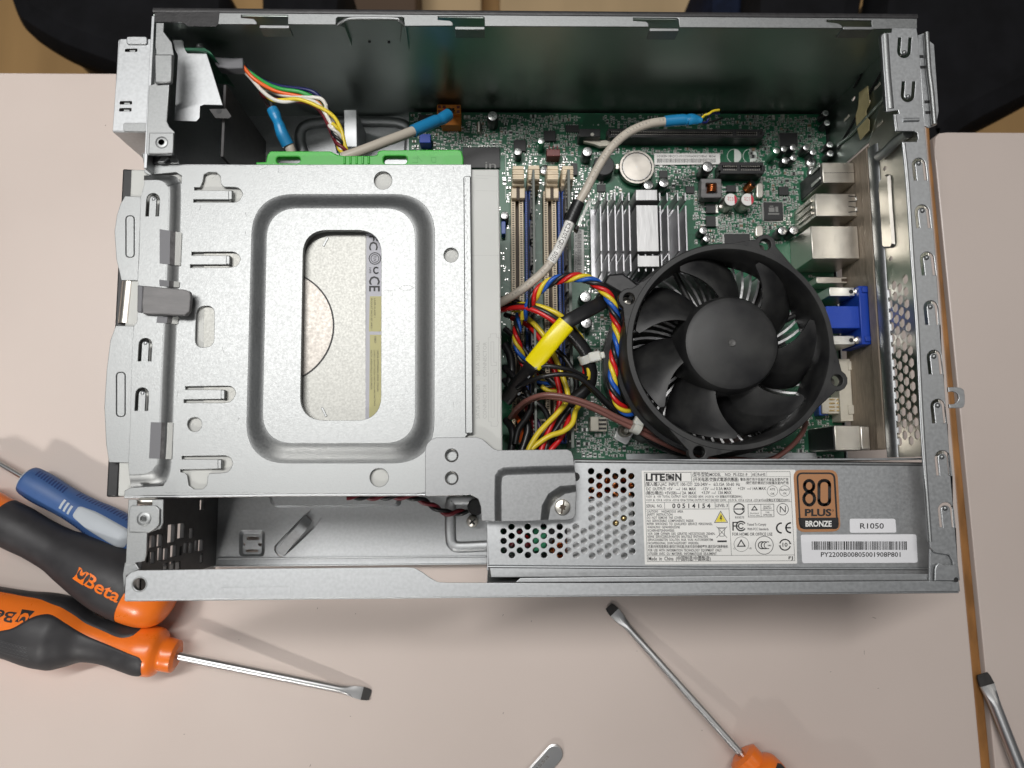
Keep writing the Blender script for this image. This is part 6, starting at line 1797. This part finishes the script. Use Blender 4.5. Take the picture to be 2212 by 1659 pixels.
# main power loom
lm = thing('power_loom', base_of('L', 620, 1000, 40), 'loom of red, yellow and black power wires crossing the memory slots', 'wire harness')
for nm, pts, r, mt in (
    ('red_wire', '180,410,50 285,388,54 400,380,57 500,405,59 600,455,60 690,520,60 760,590,58', 1.35, W_RED),
    ('yellow_wire', '200,330,48 380,352,54 480,358,57 590,385,59 690,430,60 770,490,59 850,580,56 905,690,53 945,800,50', 1.35, W_YEL),
    ('black_wire', '190,360,49 380,365,55 480,375,58 580,415,60 680,475,60 780,555,58', 1.35, W_BLK),
    ('black_wire', '190,300,50 300,315,53 380,345,53 470,380,52', 1.3, W_BLK),
    ('yellow_wire', '200,360,40 340,410,42 470,500,46 555,590,48 620,690,48 680,820,48 730,950,49 770,1060,50 785,1140,50 760,1215,51 690,1300,52 600,1390,53 520,1480,54 450,1600,55 420,1700,54', 1.4, W_YEL),
    ('red_wire', '300,470,36 420,520,40 510,600,44 570,700,46 620,820,46 670,930,47 705,1050,47 720,1150,47 700,1260,48 655,1370,49 610,1470,50 560,1600,52 540,1700,52', 1.4, W_RED),
    ('black_wire', '240,440,34 400,500,38 540,620,42 610,740,43 660,860,44 720,960,44 750,1060,44 745,1180,44 720,1300,45 640,1420,46 600,1600,48', 1.4, W_BLK),
    ('yellow_wire', '950,1100,46 900,1200,48 855,1270,50 825,1380,52 745,1450,53 640,1485,54 550,1540,54 470,1610,54 430,1700,54', 1.4, W_YEL),
    ('red_wire', '900,1180,40 850,1260,42 800,1340,44 755,1450,46 700,1540,47 640,1610,48 600,1700,48', 1.4, W_RED),
    ('black_wire', '980,1050,42 900,1160,44 800,1260,45 740,1340,46 690,1420,47 620,1520,48 590,1620,49', 1.4, W_BLK),
    ('black_wire', '850,1180,38 780,1290,40 700,1400,42 660,1500,43 610,1620,45', 1.4, W_BLK),
    ('red_wire', '430,1240,30 470,1320,34 500,1400,36 510,1480,37 480,1620,38', 1.5, W_DRED),
    ('purple_wire', '470,1290,30 520,1360,33 545,1440,34 520,1560,35', 1.2, material('purple_wire', (0.06, 0.03, 0.12), .4)),
    ('orange_wire', '350,1330,34 378,1380,37 380,1450,38 360,1540,37', 1.6, W_ORG),
    ('black_wire', '240,900,40 320,980,44 420,1100,46 470,1220,46 430,1330,45 360,1430,44 330,1560,44', 1.7, W_BLK),
    ('black_wire', '230,1000,38 330,1120,42 470,1180,44 580,1260,44 620,1380,43 560,1500,43 500,1620,44', 1.5, W_BLK),
    ('black_wire', '520,560,44 640,700,46 760,820,48 840,950,48 860,1080,47 800,1200,46 700,1330,46', 1.4, W_BLK),
    ('black_wire', '240,560,38 330,640,40 420,760,42 520,900,44 640,1010,45 740,1100,45', 1.5, W_BLK),
    ('yellow_wire', '560,1060,43 620,1100,44 690,1105,44', 1.2, W_YEL),
    ('black_wire', '240,700,36 290,800,38 300,930,40 270,1060,40', 2.2, W_BLK),
    ('black_wire', '340,1250,34 400,1320,38 440,1420,40 420,1520,41 380,1640,42', 2.0, W_BLK),
    ('black_wire', '250,1350,34 300,1420,38 310,1520,40 290,1640,42', 2.0, W_BLK)):
    wire(lm, nm, 'L', pts, r, mt, 7, 9)
# black flat tube, yellow sleeve
fc = thing('sata_cable', base_of('L', 620, 700, 50), 'flat black cable wrapped in a bright yellow shrink sleeve', 'cable')
def ribbon(parent, name, k, pts, hw, th, mat, per=7):
    P = spline(path(k, pts), per)
    loops = []
    for i, p in enumerate(P):
        T = (P[min(i + 1, len(P) - 1)] - P[max(i - 1, 0)]).normalized()
        Bv = T.cross(Vector((0, 0, 1))).normalized(); Nn = Bv.cross(T).normalized()
        h = hw[i * len(hw) // len(P)] if isinstance(hw, list) else hw
        loops.append([p + Bv * (h * math.copysign(abs(math.cos(t)) ** .6, math.cos(t))) + Nn * (th * math.copysign(abs(math.sin(t)) ** .8, math.sin(t))) for t in [2 * math.pi * j / 14 for j in range(14)]])
    return MB().loft(loops, True, True).build(name, mat, parent, 50)
ribbon(fc, 'flat_cable', 'L', '250,1180,38 330,1080,48 420,960,58 480,875,64 620,700,69 770,520,70 860,460,69 960,405,67 1060,350,64 1120,310,61 1180,290,57', 3.6, 1.3, W_BLK)
ribbon(fc, 'yellow_sleeve', 'L', '483,872,64.6 530,812,66.5 620,700,69.5 700,602,70.6 772,520,70.6', 4.6, 2.0, YSLEEVE)
ribbon(fc, 'flat_cable', 'L', '270,1110,36 360,1010,50 440,930,60 520,885,63', 3.0, 1.1, W_BLK)
for x, y, s in ((520, 905, 'S'), (460, 985, '>'), (375, 1130, '80')):
    m = MB(); ptext(m, 'L', x - 12, y + 10, 18, s, 67 if x > 400 else 52, 26, 45); m.build('printed_text', TPALE, fc, 0)
# black sheathed bundle with its white tie
bs = thing('sheathed_bundle', base_of('L', 950, 900, 45), 'black sheathed wire bundle tied with a white strap beside the board logo', 'wire harness')
wire(bs, 'sheath', 'L', '700,500,60 800,590,60 880,680,58 940,770,56 970,870,54 985,960,52 960,1060,50 880,1140,48 800,1200,46', 3.3, W_BLK, 8, 14)
wire(bs, 'red_wire', 'L', '900,860,51 925,880,51 932,930,50 915,990,49', 1.2, W_RED)
wire(bs, 'yellow_wire', 'L', '960,900,55.5 968,950,55 962,1000,54', 1.0, W_YEL)
wire(bs, 'yellow_wire', 'L', '840,570,59 890,620,58.5 930,700,57 940,740,56', 1.2, W_YEL)
def tie(label, k, P0, P1, r, head, ang):
    t = thing('cable_tie', at(*c(k, *head[:2]), head[2]), label, 'cable tie', 'white cable ties')
    a, b = at(*c(k, *P0[:2]), P0[2]), at(*c(k, *P1[:2]), P1[2])
    ctr = (a + b) / 2; d = (b - a).normalized()
    MB().tube([ctr - d * 2.0, ctr + d * 2.0], r, 18).build('strap', NYLON, t, 40)
    h = at(*c(k, *head[:2]), head[2]); u = Vector((math.cos(R(ang)), math.sin(R(ang)), 0)); v = Vector((-u.y, u.x, 0))
    l = [h + u * s_ + v * w for s_, w in ((-3.2, -2.6), (3.2, -2.6), (3.2, 2.6), (-3.2, 2.6))]
    MB().prism([(p.x, p.y) for p in l], head[2] - 2.2, head[2] + 2.2).build('head', NYLON, t, 30, .8)
    l = [h + u * s_ + v * w for s_, w in ((3.0, -1.6), (5.2, -1.6), (5.2, 1.6), (3.0, 1.6))]
    MB().prism([(p.x, p.y) for p in l], head[2] - 1.2, head[2] + 1.5).build('tail', NYLON, t, 30, .4)
tie('white tie strap round the black bundle beside the yellow sleeve', 'L', (930, 790, 56), (955, 850, 55), 3.75, (1015, 808, 57), 12)
# thin black leads and the brown pair
bl = thing('thin_black_leads', base_of('L', 900, 1000, 50), 'pair of thin black leads curving over the power wires to the fan', 'wire')
wire(bl, 'lead', 'L', '560,885,66 640,888,67 760,908,66 860,940,63 950,990,60', 1.15, W_BLK)
wire(bl, 'lead', 'L', '350,1075,52 430,1030,60 560,980,66 700,958,67 820,965,66 920,1010,64 1020,1090,62 1120,1190,60 1200,1260,58 1280,1330,54', 1.2, W_BLK)
wire(bl, 'lead', 'L', '930,1030,60 1000,1095,59 1090,1190,57 1180,1275,54 1260,1350,50', 1.1, W_BLK)
br = thing('brown_leads', base_of('L', 900, 1200, 50), 'pair of brown leads running from the drive under the fan edge', 'wire')
wire(br, 'lead', 'L', '290,1330,40 340,1260,48 430,1185,56 560,1138,61 700,1140,63 860,1175,63 1040,1240,62 1220,1330,60 1380,1395,58 1560,1475,54 1740,1560,49 1900,1615,42 2100,1655,34', 1.3, W_BRN, 8)
wire(br, 'lead', 'L', '310,1330,38 370,1250,46 470,1180,55 580,1152,60 720,1165,62 880,1205,62 1040,1270,61 1220,1360,59 1380,1440,57 1560,1530,53 1740,1610,48 1900,1660,40 2100,1700,30', 1.3, W_BRN, 8)
wire(br, 'lead', 'M', '60,1250,56 180,1295,58 330,1332,58 500,1362,57 700,1380,56 800,1368,55 900,1318,54 1000,1235,52 1075,1140,48 1110,1050,42', 1.3, W_BRN, 8)
tie('white tie strap round the brown leads beside the sprung fastener', 'L', (1355, 1400, 59.5), (1400, 1420, 59), 3.7, (1408, 1348, 61), 68)
# dark red and black twisted pair under the bracket
tp = thing('speaker_lead', base_of('O', 500, 650, 20), 'twisted red and black lead crossing the case floor under the bracket', 'wire')
P = spline(path('O', '-40,600,40 60,604,36 200,608,32 380,604,28 540,612,25 640,650,22 730,700,20 830,745,18 920,742,17 1010,735,16'), 8)
twist(tp, P, 1.15, 1.0, 14, [W_DRED, W_BLK], 8)
MB().lathe(at(*c('O', 1075, 690), 7), [(4.5, 0), (4.5, 5), (4, 6), (.02, 6)], 20).build('plug', BLACK, tp, 40)  # added black blob in place of the dark shadow at the lead's end

# piece of masking tape stuck on the rear wall
tq = [atX(*c('E', x, y), 346.2) for x, y in ((790, 800), (865, 742), (875, 860), (885, 890), (850, 960), (852, 1010), (880, 1040), (875, 1130), (800, 1212), (770, 1100), (760, 1000), (785, 920))]
o = MB().sweep(tq, (-.25, 0, 0)).build('masking_tape', MASKING, None, 0)
tag(o, 'torn strip of pale masking tape stuck inside the rear wall', 'tape')
# ------------------------------------------------------------------ hand tools
class Tool:
    """turned shape about an axis: t runs along it (mm), th is the angle from straight up, positive to the right of the axis"""
    def __init__(s, o, d):
        s.o = Vector(o); s.a = Vector(d).normalized()
        s.r = s.a.cross(Vector((0, 0, 1))).normalized(); s.u = s.r.cross(s.a).normalized()
    def p(s, t, r, th):
        return s.o + s.a * t + (s.u * math.cos(R(th)) + s.r * math.sin(R(th))) * r
def prof(tab, t):
    """smooth curve through the (t, value) pairs, without overshoot"""
    n = len(tab)
    if t <= tab[0][0]: return tab[0][1]
    if t >= tab[-1][0]: return tab[-1][1]
    sl = [(tab[i + 1][1] - tab[i][1]) / (tab[i + 1][0] - tab[i][0]) for i in range(n - 1)]
    def tan(i):
        if i == 0: return sl[0]
        if i == n - 1: return sl[-1]
        a, b = sl[i - 1], sl[i]
        return 0.0 if a * b <= 0 else 2 * a * b / (a + b)
    for i in range(n - 1):
        a, b = tab[i], tab[i + 1]
        if t <= b[0]:
            h = b[0] - a[0]; k = (t - a[0]) / h
            return (a[1] * (1 + 2 * k) * (1 - k) ** 2 + tan(i) * h * k * (1 - k) ** 2 + b[1] * k * k * (3 - 2 * k) + tan(i + 1) * h * k * k * (k - 1))
def body(tl, tab, t0, t1, n=60, m=40, squash=1.0):
    mb_ = MB(); loops = []
    for i in range(n + 1):
        t = t0 + (t1 - t0) * i / n; r = prof(tab, t)
        loops.append([tl.p(t, max(r, .05), 360 * k / m) for k in range(m)])
    return mb_.loft(loops, True, True)
def shell(tl, tab, t0, t1, lo, hi, rise=.45, n=50, m=18):
    """grip inlay between the angles lo(t) and hi(t)"""
    mb_ = MB(); loops = []
    for i in range(n + 1):
        t = t0 + (t1 - t0) * i / n; r = prof(tab, t)
        e = min(1, min(t - t0, t1 - t) / 2.5 + .02); e = math.sqrt(max(0, 1 - (1 - e) ** 2))
        a, b = lo(t), hi(t); mid = (a + b) / 2
        row = []
        for k in range(m + 1):
            s_ = k / m; th = a + (b - a) * s_
            th = mid + (th - mid) * (0.72 + .28 * e)
            q = min(s_, 1 - s_) * m
            row.append(tl.p(t, r + (rise * e if 0 < k < m else -.3), th))
        loops.append(row)
    return mb_.loft(loops, closed=False)
def wrap_text(tl, tab, s, t, th, h, du, dth, rise, width=None, bold=True):
    """letters laid on a turned surface; du = +1/-1 along the axis, dth = +1/-1 for letter-up"""
    vs, fs, (w0, w1) = glyphs(s, 3, bold)
    k = h / .7; kx = width / (w1 - w0) if width else k
    m = MB(); out = []
    for v in vs:
        tt = t + du * (v.x - w0) * kx; r = prof(tab, tt) + rise
        out.append(tl.p(tt, r, th + dth * math.degrees(v.y * k / r)))
    return m.add(out, fs)
def strip(m, tl, tab, t0, lo, t1, hi, w, rise, n=8):
    """narrow printed bar running round the surface from (t0, lo) to (t1, hi)"""
    rows = []
    for i in range(n + 1):
        k = i / n; t = t0 + (t1 - t0) * k; a = lo + (hi - lo) * k
        rows.append([tl.p(t, prof(tab, t) + rise, a), tl.p(t + w, prof(tab, t + w) + rise, a)])
    m.loft(rows, closed=False)
def wrap_poly(tl, tab, pts, rise):
    return [tl.p(t, prof(tab, t) + rise, th) for t, th in pts]
def blade(tl, t0, ln, r, w, thick, roll, tip=4.5):
    """round shank forged into a flat tip"""
    m = MB(); loops = []
    n = 24
    u = math.cos(R(roll)); v = math.sin(R(roll))
    for t, hw, ht, rd in ((t0, r, r, 1), (ln - 17, r, r, 1), (ln - 14, r * 1.02, r * .85, .8), (ln - 9, w * .47, r * .5, .35), (ln - 6, w / 2, r * .38, .15), (ln - tip, w / 2, thick * .8, .08)):
        lp = []
        for k in range(n):
            a = 2 * math.pi * k / n
            ca, sa = math.cos(a), math.sin(a)
            f = rd + (1 - rd) / max(abs(ca), abs(sa))
            x, y = hw * ca * f, ht * sa * f
            x = max(-hw, min(hw, x)); y = max(-ht, min(ht, y))
            X, Y = x * u - y * v, x * v + y * u
            lp.append(tl.o + tl.a * t + tl.r * X + tl.u * Y)
        loops.append(lp)
    return m.loft(loops, True, True), loops[-1]
def dark_tip(tl, ln, w, thick, roll, tip=4.5):
    u = math.cos(R(roll)); v = math.sin(R(roll)); loops = []
    for t, hw, ht in ((ln - tip, w / 2 + .02, thick * .8 + .02), (ln - tip * .3, w / 2 * .9, thick * .5), (ln, w / 2 * .72, thick * .42)):
        loops.append([tl.o + tl.a * t + tl.r * (x * u - y * v) + tl.u * (x * v + y * u) for x, y in ((-hw, -ht), (hw, -ht), (hw, ht), (-hw, ht))])
    return MB().loft(loops, True, True)
def mark(tl, tab, t, th, sz, du, dth, rise):
    """square brand mark with a spanner-jaw cut"""
    def q(x, y):
        tt = t + du * x * sz; r = prof(tab, tt) + rise
        return tl.p(tt, r, th + dth * math.degrees(y * sz / r))
    outer = [(0, 0), (1, 0), (1, 1), (0, 1)]
    jaw = [(.28, 1), (.16, .78), (.16, .48), (.36, .26), (.64, .26), (.84, .48), (.84, .78), (.72, 1), (.70, .74), (.62, .58), (.5, .54), (.38, .58), (.30, .74)]
    m = MB()
    # frame pieces around the jaw
    left = [(0, 0), (.5, 0), (.5, .26), (.36, .26), (.16, .48), (.16, .78), (.28, 1), (0, 1)]
    right = [(1 - x, y) for x, y in left]
    mid = [(.30, .74), (.38, .58), (.5, .54), (.62, .58), (.70, .74), (.72, 1), (.5, .8), (.28, 1)]
    for poly in (left, right, mid):
        m.add([q(x, y) for x, y in poly], [tuple(range(len(poly)))])
    return m

# ---- orange and black screwdriver lying nearest on the left
s1 = thing('screwdriver', at(200, 1380, 0), 'orange and black screwdriver at lower left with its shaft pointing right', 'screwdriver', 'screwdrivers on the desks')
f0 = at(384, 1417, 13.5); tipp = at(800, 1501, 1.4)
tl = Tool(f0, tipp - f0)
ln = (tipp - f0).length
b, _ = blade(tl, -6, ln, 2.15, 6.6, .75, 14); b.build('shaft', CHROME, s1, 40)
dark_tip(tl, ln, 6.6, .75, 14).build('tip', TIPSTEEL, s1, 20)
hb = at(-250, 1290, 16.5) - f0
th1 = Tool(f0 + Vector((0, 0, 1.0)), hb)     # runs back from the ferrule towards the handle end
tab = [(-1, 2.5), (0, 7.6), (1.2, 8.4), (6.5, 8.6), (7.6, 8.3), (8.2, 10.6), (12, 12.6), (17, 12.8), (24, 12.0), (38, 10.5), (46, 11.2), (55, 15.4), (62, 18.2), (69, 18.4), (86, 16.6), (106, 15.8), (124, 15.6), (130, 12), (132, .1)]
body(th1, tab, -.5, 131.8, 110, 44).build('handle', TORANGE, s1, 50)
m = MB()
for k in range(6):
    pass
# from the handle's own axis the picture's lower side is at negative angles
lo_t = [(13, 0), (22, 6), (40, 22), (54, 38), (63, 44), (68, 38), (78, 10), (92, -4), (120, -6)]
lb_t = [(13, -58), (25, -78), (40, -100), (55, -88), (66, -74), (120, -76)]
up_t = [(13, 62), (20, 44), (27, 32), (40, 46), (54, 56), (63, 58), (78, 68), (92, 73), (120, 75)]
shell(th1, tab, 12.5, 124, lambda t: prof(lb_t, t), lambda t: prof(lo_t, t), .5, 80, 24).build('grip_inlay', TBLACK, s1, 60)
shell(th1, tab, 20, 124, lambda t: prof(up_t, t), lambda t: 150, .5, 80, 20).build('grip_inlay', TBLACK, s1, 60)
for t_, a_, n_ in ((80, -20, 1), (84, -16, 1)):
    pass
hatch = MB()
for i in range(13):
    for j in range(4):
        t_ = 68 + i * 2.0 - j * .5; a_ = -14 - j * 6.5
        q = [(t_ - .9, a_ - 2.4), (t_ - .65, a_ - 2.4), (t_ + .9, a_ + 2.4), (t_ + .65, a_ + 2.4)]
        strip(hatch, th1, tab, t_ - .9, a_ - 2.4, t_ + .9, a_ + 2.4, .25, .6, 3)
        q = [(t_ - .9, a_ + 2.4), (t_ - .65, a_ + 2.4), (t_ + .9, a_ - 2.4), (t_ + .65, a_ - 2.4)]
        strip(hatch, th1, tab, t_ + .9, a_ - 2.4, t_ - .9, a_ + 2.4, .25, .6, 3)
h = hatch.build('knurl_pattern', TGREY, s1, 0); h['kind'] = 'stuff'
wrap_text(th1, tab, 'Beta', 78.5, 35, 5.2, 1, -1, .08, 19).build('brand_word', INK, s1, 0)
mark(th1, tab, 70.5, 42, 6.6, 1, -1, .08).build('brand_mark', INK, s1, 0)

# ---- big black handle with orange ends beside it
s2 = thing('screwdriver', at(140, 1210, 0), 'thick black handled screwdriver with orange end cap tucked beside the case corner', 'screwdriver', 'screwdrivers on the desks')
a0 = at(*c('T', -160, 600), 17); a1 = at(*c('T', 1470, 1478), 17)
tl = Tool(a0, a1 - a0); LL = (a1 - a0).length
def tx(x): return (at(*c('T', x, 600 + (x + 160) * .5387), 17) - a0).length
tab2 = [(-12, 9), (-6, 11.5), (tx(0), 11.3), (tx(150), 11.6), (tx(330), 11.0), (tx(480), 11.4), (tx(640), 13.6), (tx(850), 16.2), (tx(1000), 17.2), (tx(1150), 16.9), (tx(1290), 15.5), (tx(1390), 12.6), (tx(1450), 8.0), (tx(1470), .1)]
body(tl, tab2, -12, tx(30), 20, 40).build('collar', TORANGE, s2, 50)
body(tl, [(a, b + .25) for a, b in tab2], tx(18), tx(1185), 70, 44).build('grip', TBLACK, s2, 50)
body(tl, tab2, tx(1170), LL - .1, 40, 44).build('end_cap', TORANGE, s2, 50)
tb2 = [(a, b + .25) for a, b in tab2]
mark(tl, tb2, tx(800), 12, 6.6, 1, -1, .07).build('brand_mark', TORANGE, s2, 0)
wrap_text(tl, tb2, 'Beta', tx(897), 10, 6.4, 1, -1, .07, 19.5).build('brand_word', TORANGE, s2, 0)

# ---- blue screwdriver behind it
s3 = thing('screwdriver', at(140, 1060, 0), 'blue and pale grey screwdriver lying behind the black handle', 'screwdriver', 'screwdrivers on the desks')
a0 = at(*c('T', 232, 348), 10); a1 = at(*c('T', 1180, 890), 11)
tl = Tool(a0, a1 - a0); LL = (a1 - a0).length
e0 = at(*c('T', -260, 62), 6)
MB().tube([a0, e0], 1.3, 14).build('shaft', CHROME, s3, 60)
tab3 = [(0, 6.2), (.6, 7.4), (2, 8.2), (10, 8.6), (26, 8.0), (38, 8.6), (50, 10.0), (LL - 6, 10.4), (LL, 8)]
body(tl, tab3, 0, LL, 60, 40).build('handle', TBLUE, s3, 50)
body(tl, [(0, 6.6), (.5, 7.6), (1.0, 7.9)], -.25, .9, 4, 40).build('front_rim', TPALE, s3, 50)
shell(tl, tab3, 36, LL - 1, lambda t: -38 if t > 45 else -30 - (t - 36) * .9, lambda t: 26 if t > 45 else 18 + (t - 36) * .9, .5, 40, 14).build('thumb_pad', TPALE, s3, 60)
m = MB()
for i in range(3):
    t_ = 27.2 + i * 2.6
    strip(m, tl, tab3, t_, -22 + i * 3, t_, 16 + i, 1.3, .12)
m.build('pale_dashes', TPALE, s3, 0)
m = MB()
for i in range(11):
    t_ = 5.0 + i * 1.75
    for lo, hi in ((-72, -44 + i * .5), (48, 80)):
        if hi > 0 and i > 8: continue
        strip(m, tl, tab3, t_, lo, t_ + .8, hi, .85, .06)
for i in range(22):
    t_ = 30 + i * 1.9
    for lo, hi in ((-80, -56), (44, 62)):
        strip(m, tl, tab3, t_, lo, t_, hi, .8, .06)
h = m.build('grip_grooves', TNAVY, s3, 0); h['kind'] = 'stuff'

# ---- screwdriver at the lower middle, handle running out of view
s4 = thing('screwdriver', at(1500, 1540, 0), 'slim steel screwdriver pointing up left at lower middle, orange handle cut by the border', 'screwdriver', 'screwdrivers on the desks')
f0 = at(1602, 1630, 13.5); tipp = at(1315, 1309, 1.3)
tl = Tool(f0, tipp - f0); ln = (tipp - f0).length
b, _ = blade(tl, -8, ln, 1.95, 6.2, .75, -8); b.build('shaft', CHROME, s4, 40)
dark_tip(tl, ln, 6.2, .75, -8).build('tip', TIPSTEEL, s4, 20)
th4 = Tool(f0, f0 - tipp)
body(th4, tab, -.5, 131.8, 90, 44).build('handle', TORANGE, s4, 50)
shell(th4, tab, 12.5, 124, lambda t: -70, lambda t: 12, .5, 60, 20).build('grip_inlay', TBLACK, s4, 60)
shell(th4, tab, 20, 124, lambda t: 50, lambda t: 140, .5, 60, 20).build('grip_inlay', TBLACK, s4, 60)

# ---- shank at the lower right, across the joint of the desks
s5 = thing('screwdriver', at(2170, 1580, 0), 'bare steel screwdriver shank at the right border lying across the desk joint', 'screwdriver', 'screwdrivers on the desks')
f0 = at(2292, 1890, 14); tipp = at(2122, 1455, 1.6)
tl = Tool(f0, tipp - f0); ln = (tipp - f0).length
b, _ = blade(tl, -8, ln, 3.3, 8.0, 1.0, 0, 6); b.build('shaft', CHROME, s5, 40)
dark_tip(tl, ln, 8.0, 1.0, 0, 6).build('tip', TIPSTEEL, s5, 20)
th5 = Tool(f0, f0 - tipp)
body(th5, [(a, b * 1.1) for a, b in tab], -.5, 131.8, 60, 40).build('handle', TORANGE, s5, 50)

# ---- tweezers at the bottom edge
tw = thing('tweezers', at(1180, 1650, 0), 'rounded end of pale steel tweezers at the bottom border, engraved letters', 'tweezers')
ax = Vector(at(1197, 1628, 2)); bx_ = Vector(at(1060, 1784, 2)); d = (bx_ - ax).normalized(); n_ = Vector((-d.y, d.x, 0))
ol = [ax + n_ * 4.6 * math.cos(t) - d * 4.6 * math.sin(t) for t in [math.pi * k / 12 for k in range(13)]]
Lw = (bx_ - ax).length
ol += [ax + d * 40 - n_ * 4.9, ax + d * 100 - n_ * 2.0, ax + d * 125 - n_ * .5, ax + d * 125 + n_ * .5, ax + d * 100 + n_ * 2.0, ax + d * 40 + n_ * 4.9]
plate('upper_arm', [[(p.x, p.y) for p in ol]], 2.2, 3.2, CHROME, tw, .3)
plate('lower_arm', [[(p.x, p.y) for p in ol]], .1, 1.1, CHROME, tw, .3)
MB().prism([(p.x, p.y) for p in (ax + n_ * 3.8, ax + d * 12 + n_ * 3.8, ax + d * 12 - n_ * 3.8, ax - n_ * 3.8)], 1.1, 2.2).build('joint', CHROME, tw, 30)
m = MB()
text(m, 'essa', ax + d * 13.5 - n_ * 1.2 + Vector((0, 0, 1.23)), -d, n_ if n_.y > 0 else -n_, 2.4, 11)
m.build('engraving', CABLEPRT, tw, 0)

# ---- dust and crumbs on the desk
rnd = random.Random(9)
m = MB()
for x, y, l_, a_ in ((1888, 1334.5, 8, -15), (1086.5, 1329, 4, 60), (1148, 1342, 3, 80), (1087, 1540.5, 4, 60), (1376, 1406.5, 2, 0), (1516, 1578, 2.5, 20), (1794, 1451, 2, 0), (1897, 1487, 2, 0), (398, 1586, 2.2, 0), (757, 1547, 2.2, 0), (670, 1654, 5, 70), (516, 1382, 2, 20), (686, 1314, 3.5, 70), (768, 1326, 2.5, 60), (228, 271, 2.6, 40), (1867, 1409, 10, 90)):
    p = at(x, y, .03)
    u = Vector((math.cos(R(a_)), math.sin(R(a_)), 0)) * l_ * .13; v = Vector((-u.y, u.x, 0)).normalized() * (.14 if l_ < 9 else .06)
    m.add([p - u - v * .4, p + u - v, p + u * 1.1 + v * .5, p - u * .8 + v], [(0, 1, 2, 3)])
    m.add([p - u - v * .4 + Vector((0, 0, .12)), p + u - v + Vector((0, 0, .12)), p + u * 1.1 + v * .5 + Vector((0, 0, .12)), p - u * .8 + v + Vector((0, 0, .12))], [(0, 1, 2, 3)])
o = m.build('crumbs', SLOTDK, None, 0)
o['kind'] = 'stuff'; o['label'] = 'tiny dark crumbs and specks scattered on the beige desk'; o['category'] = 'crumbs'
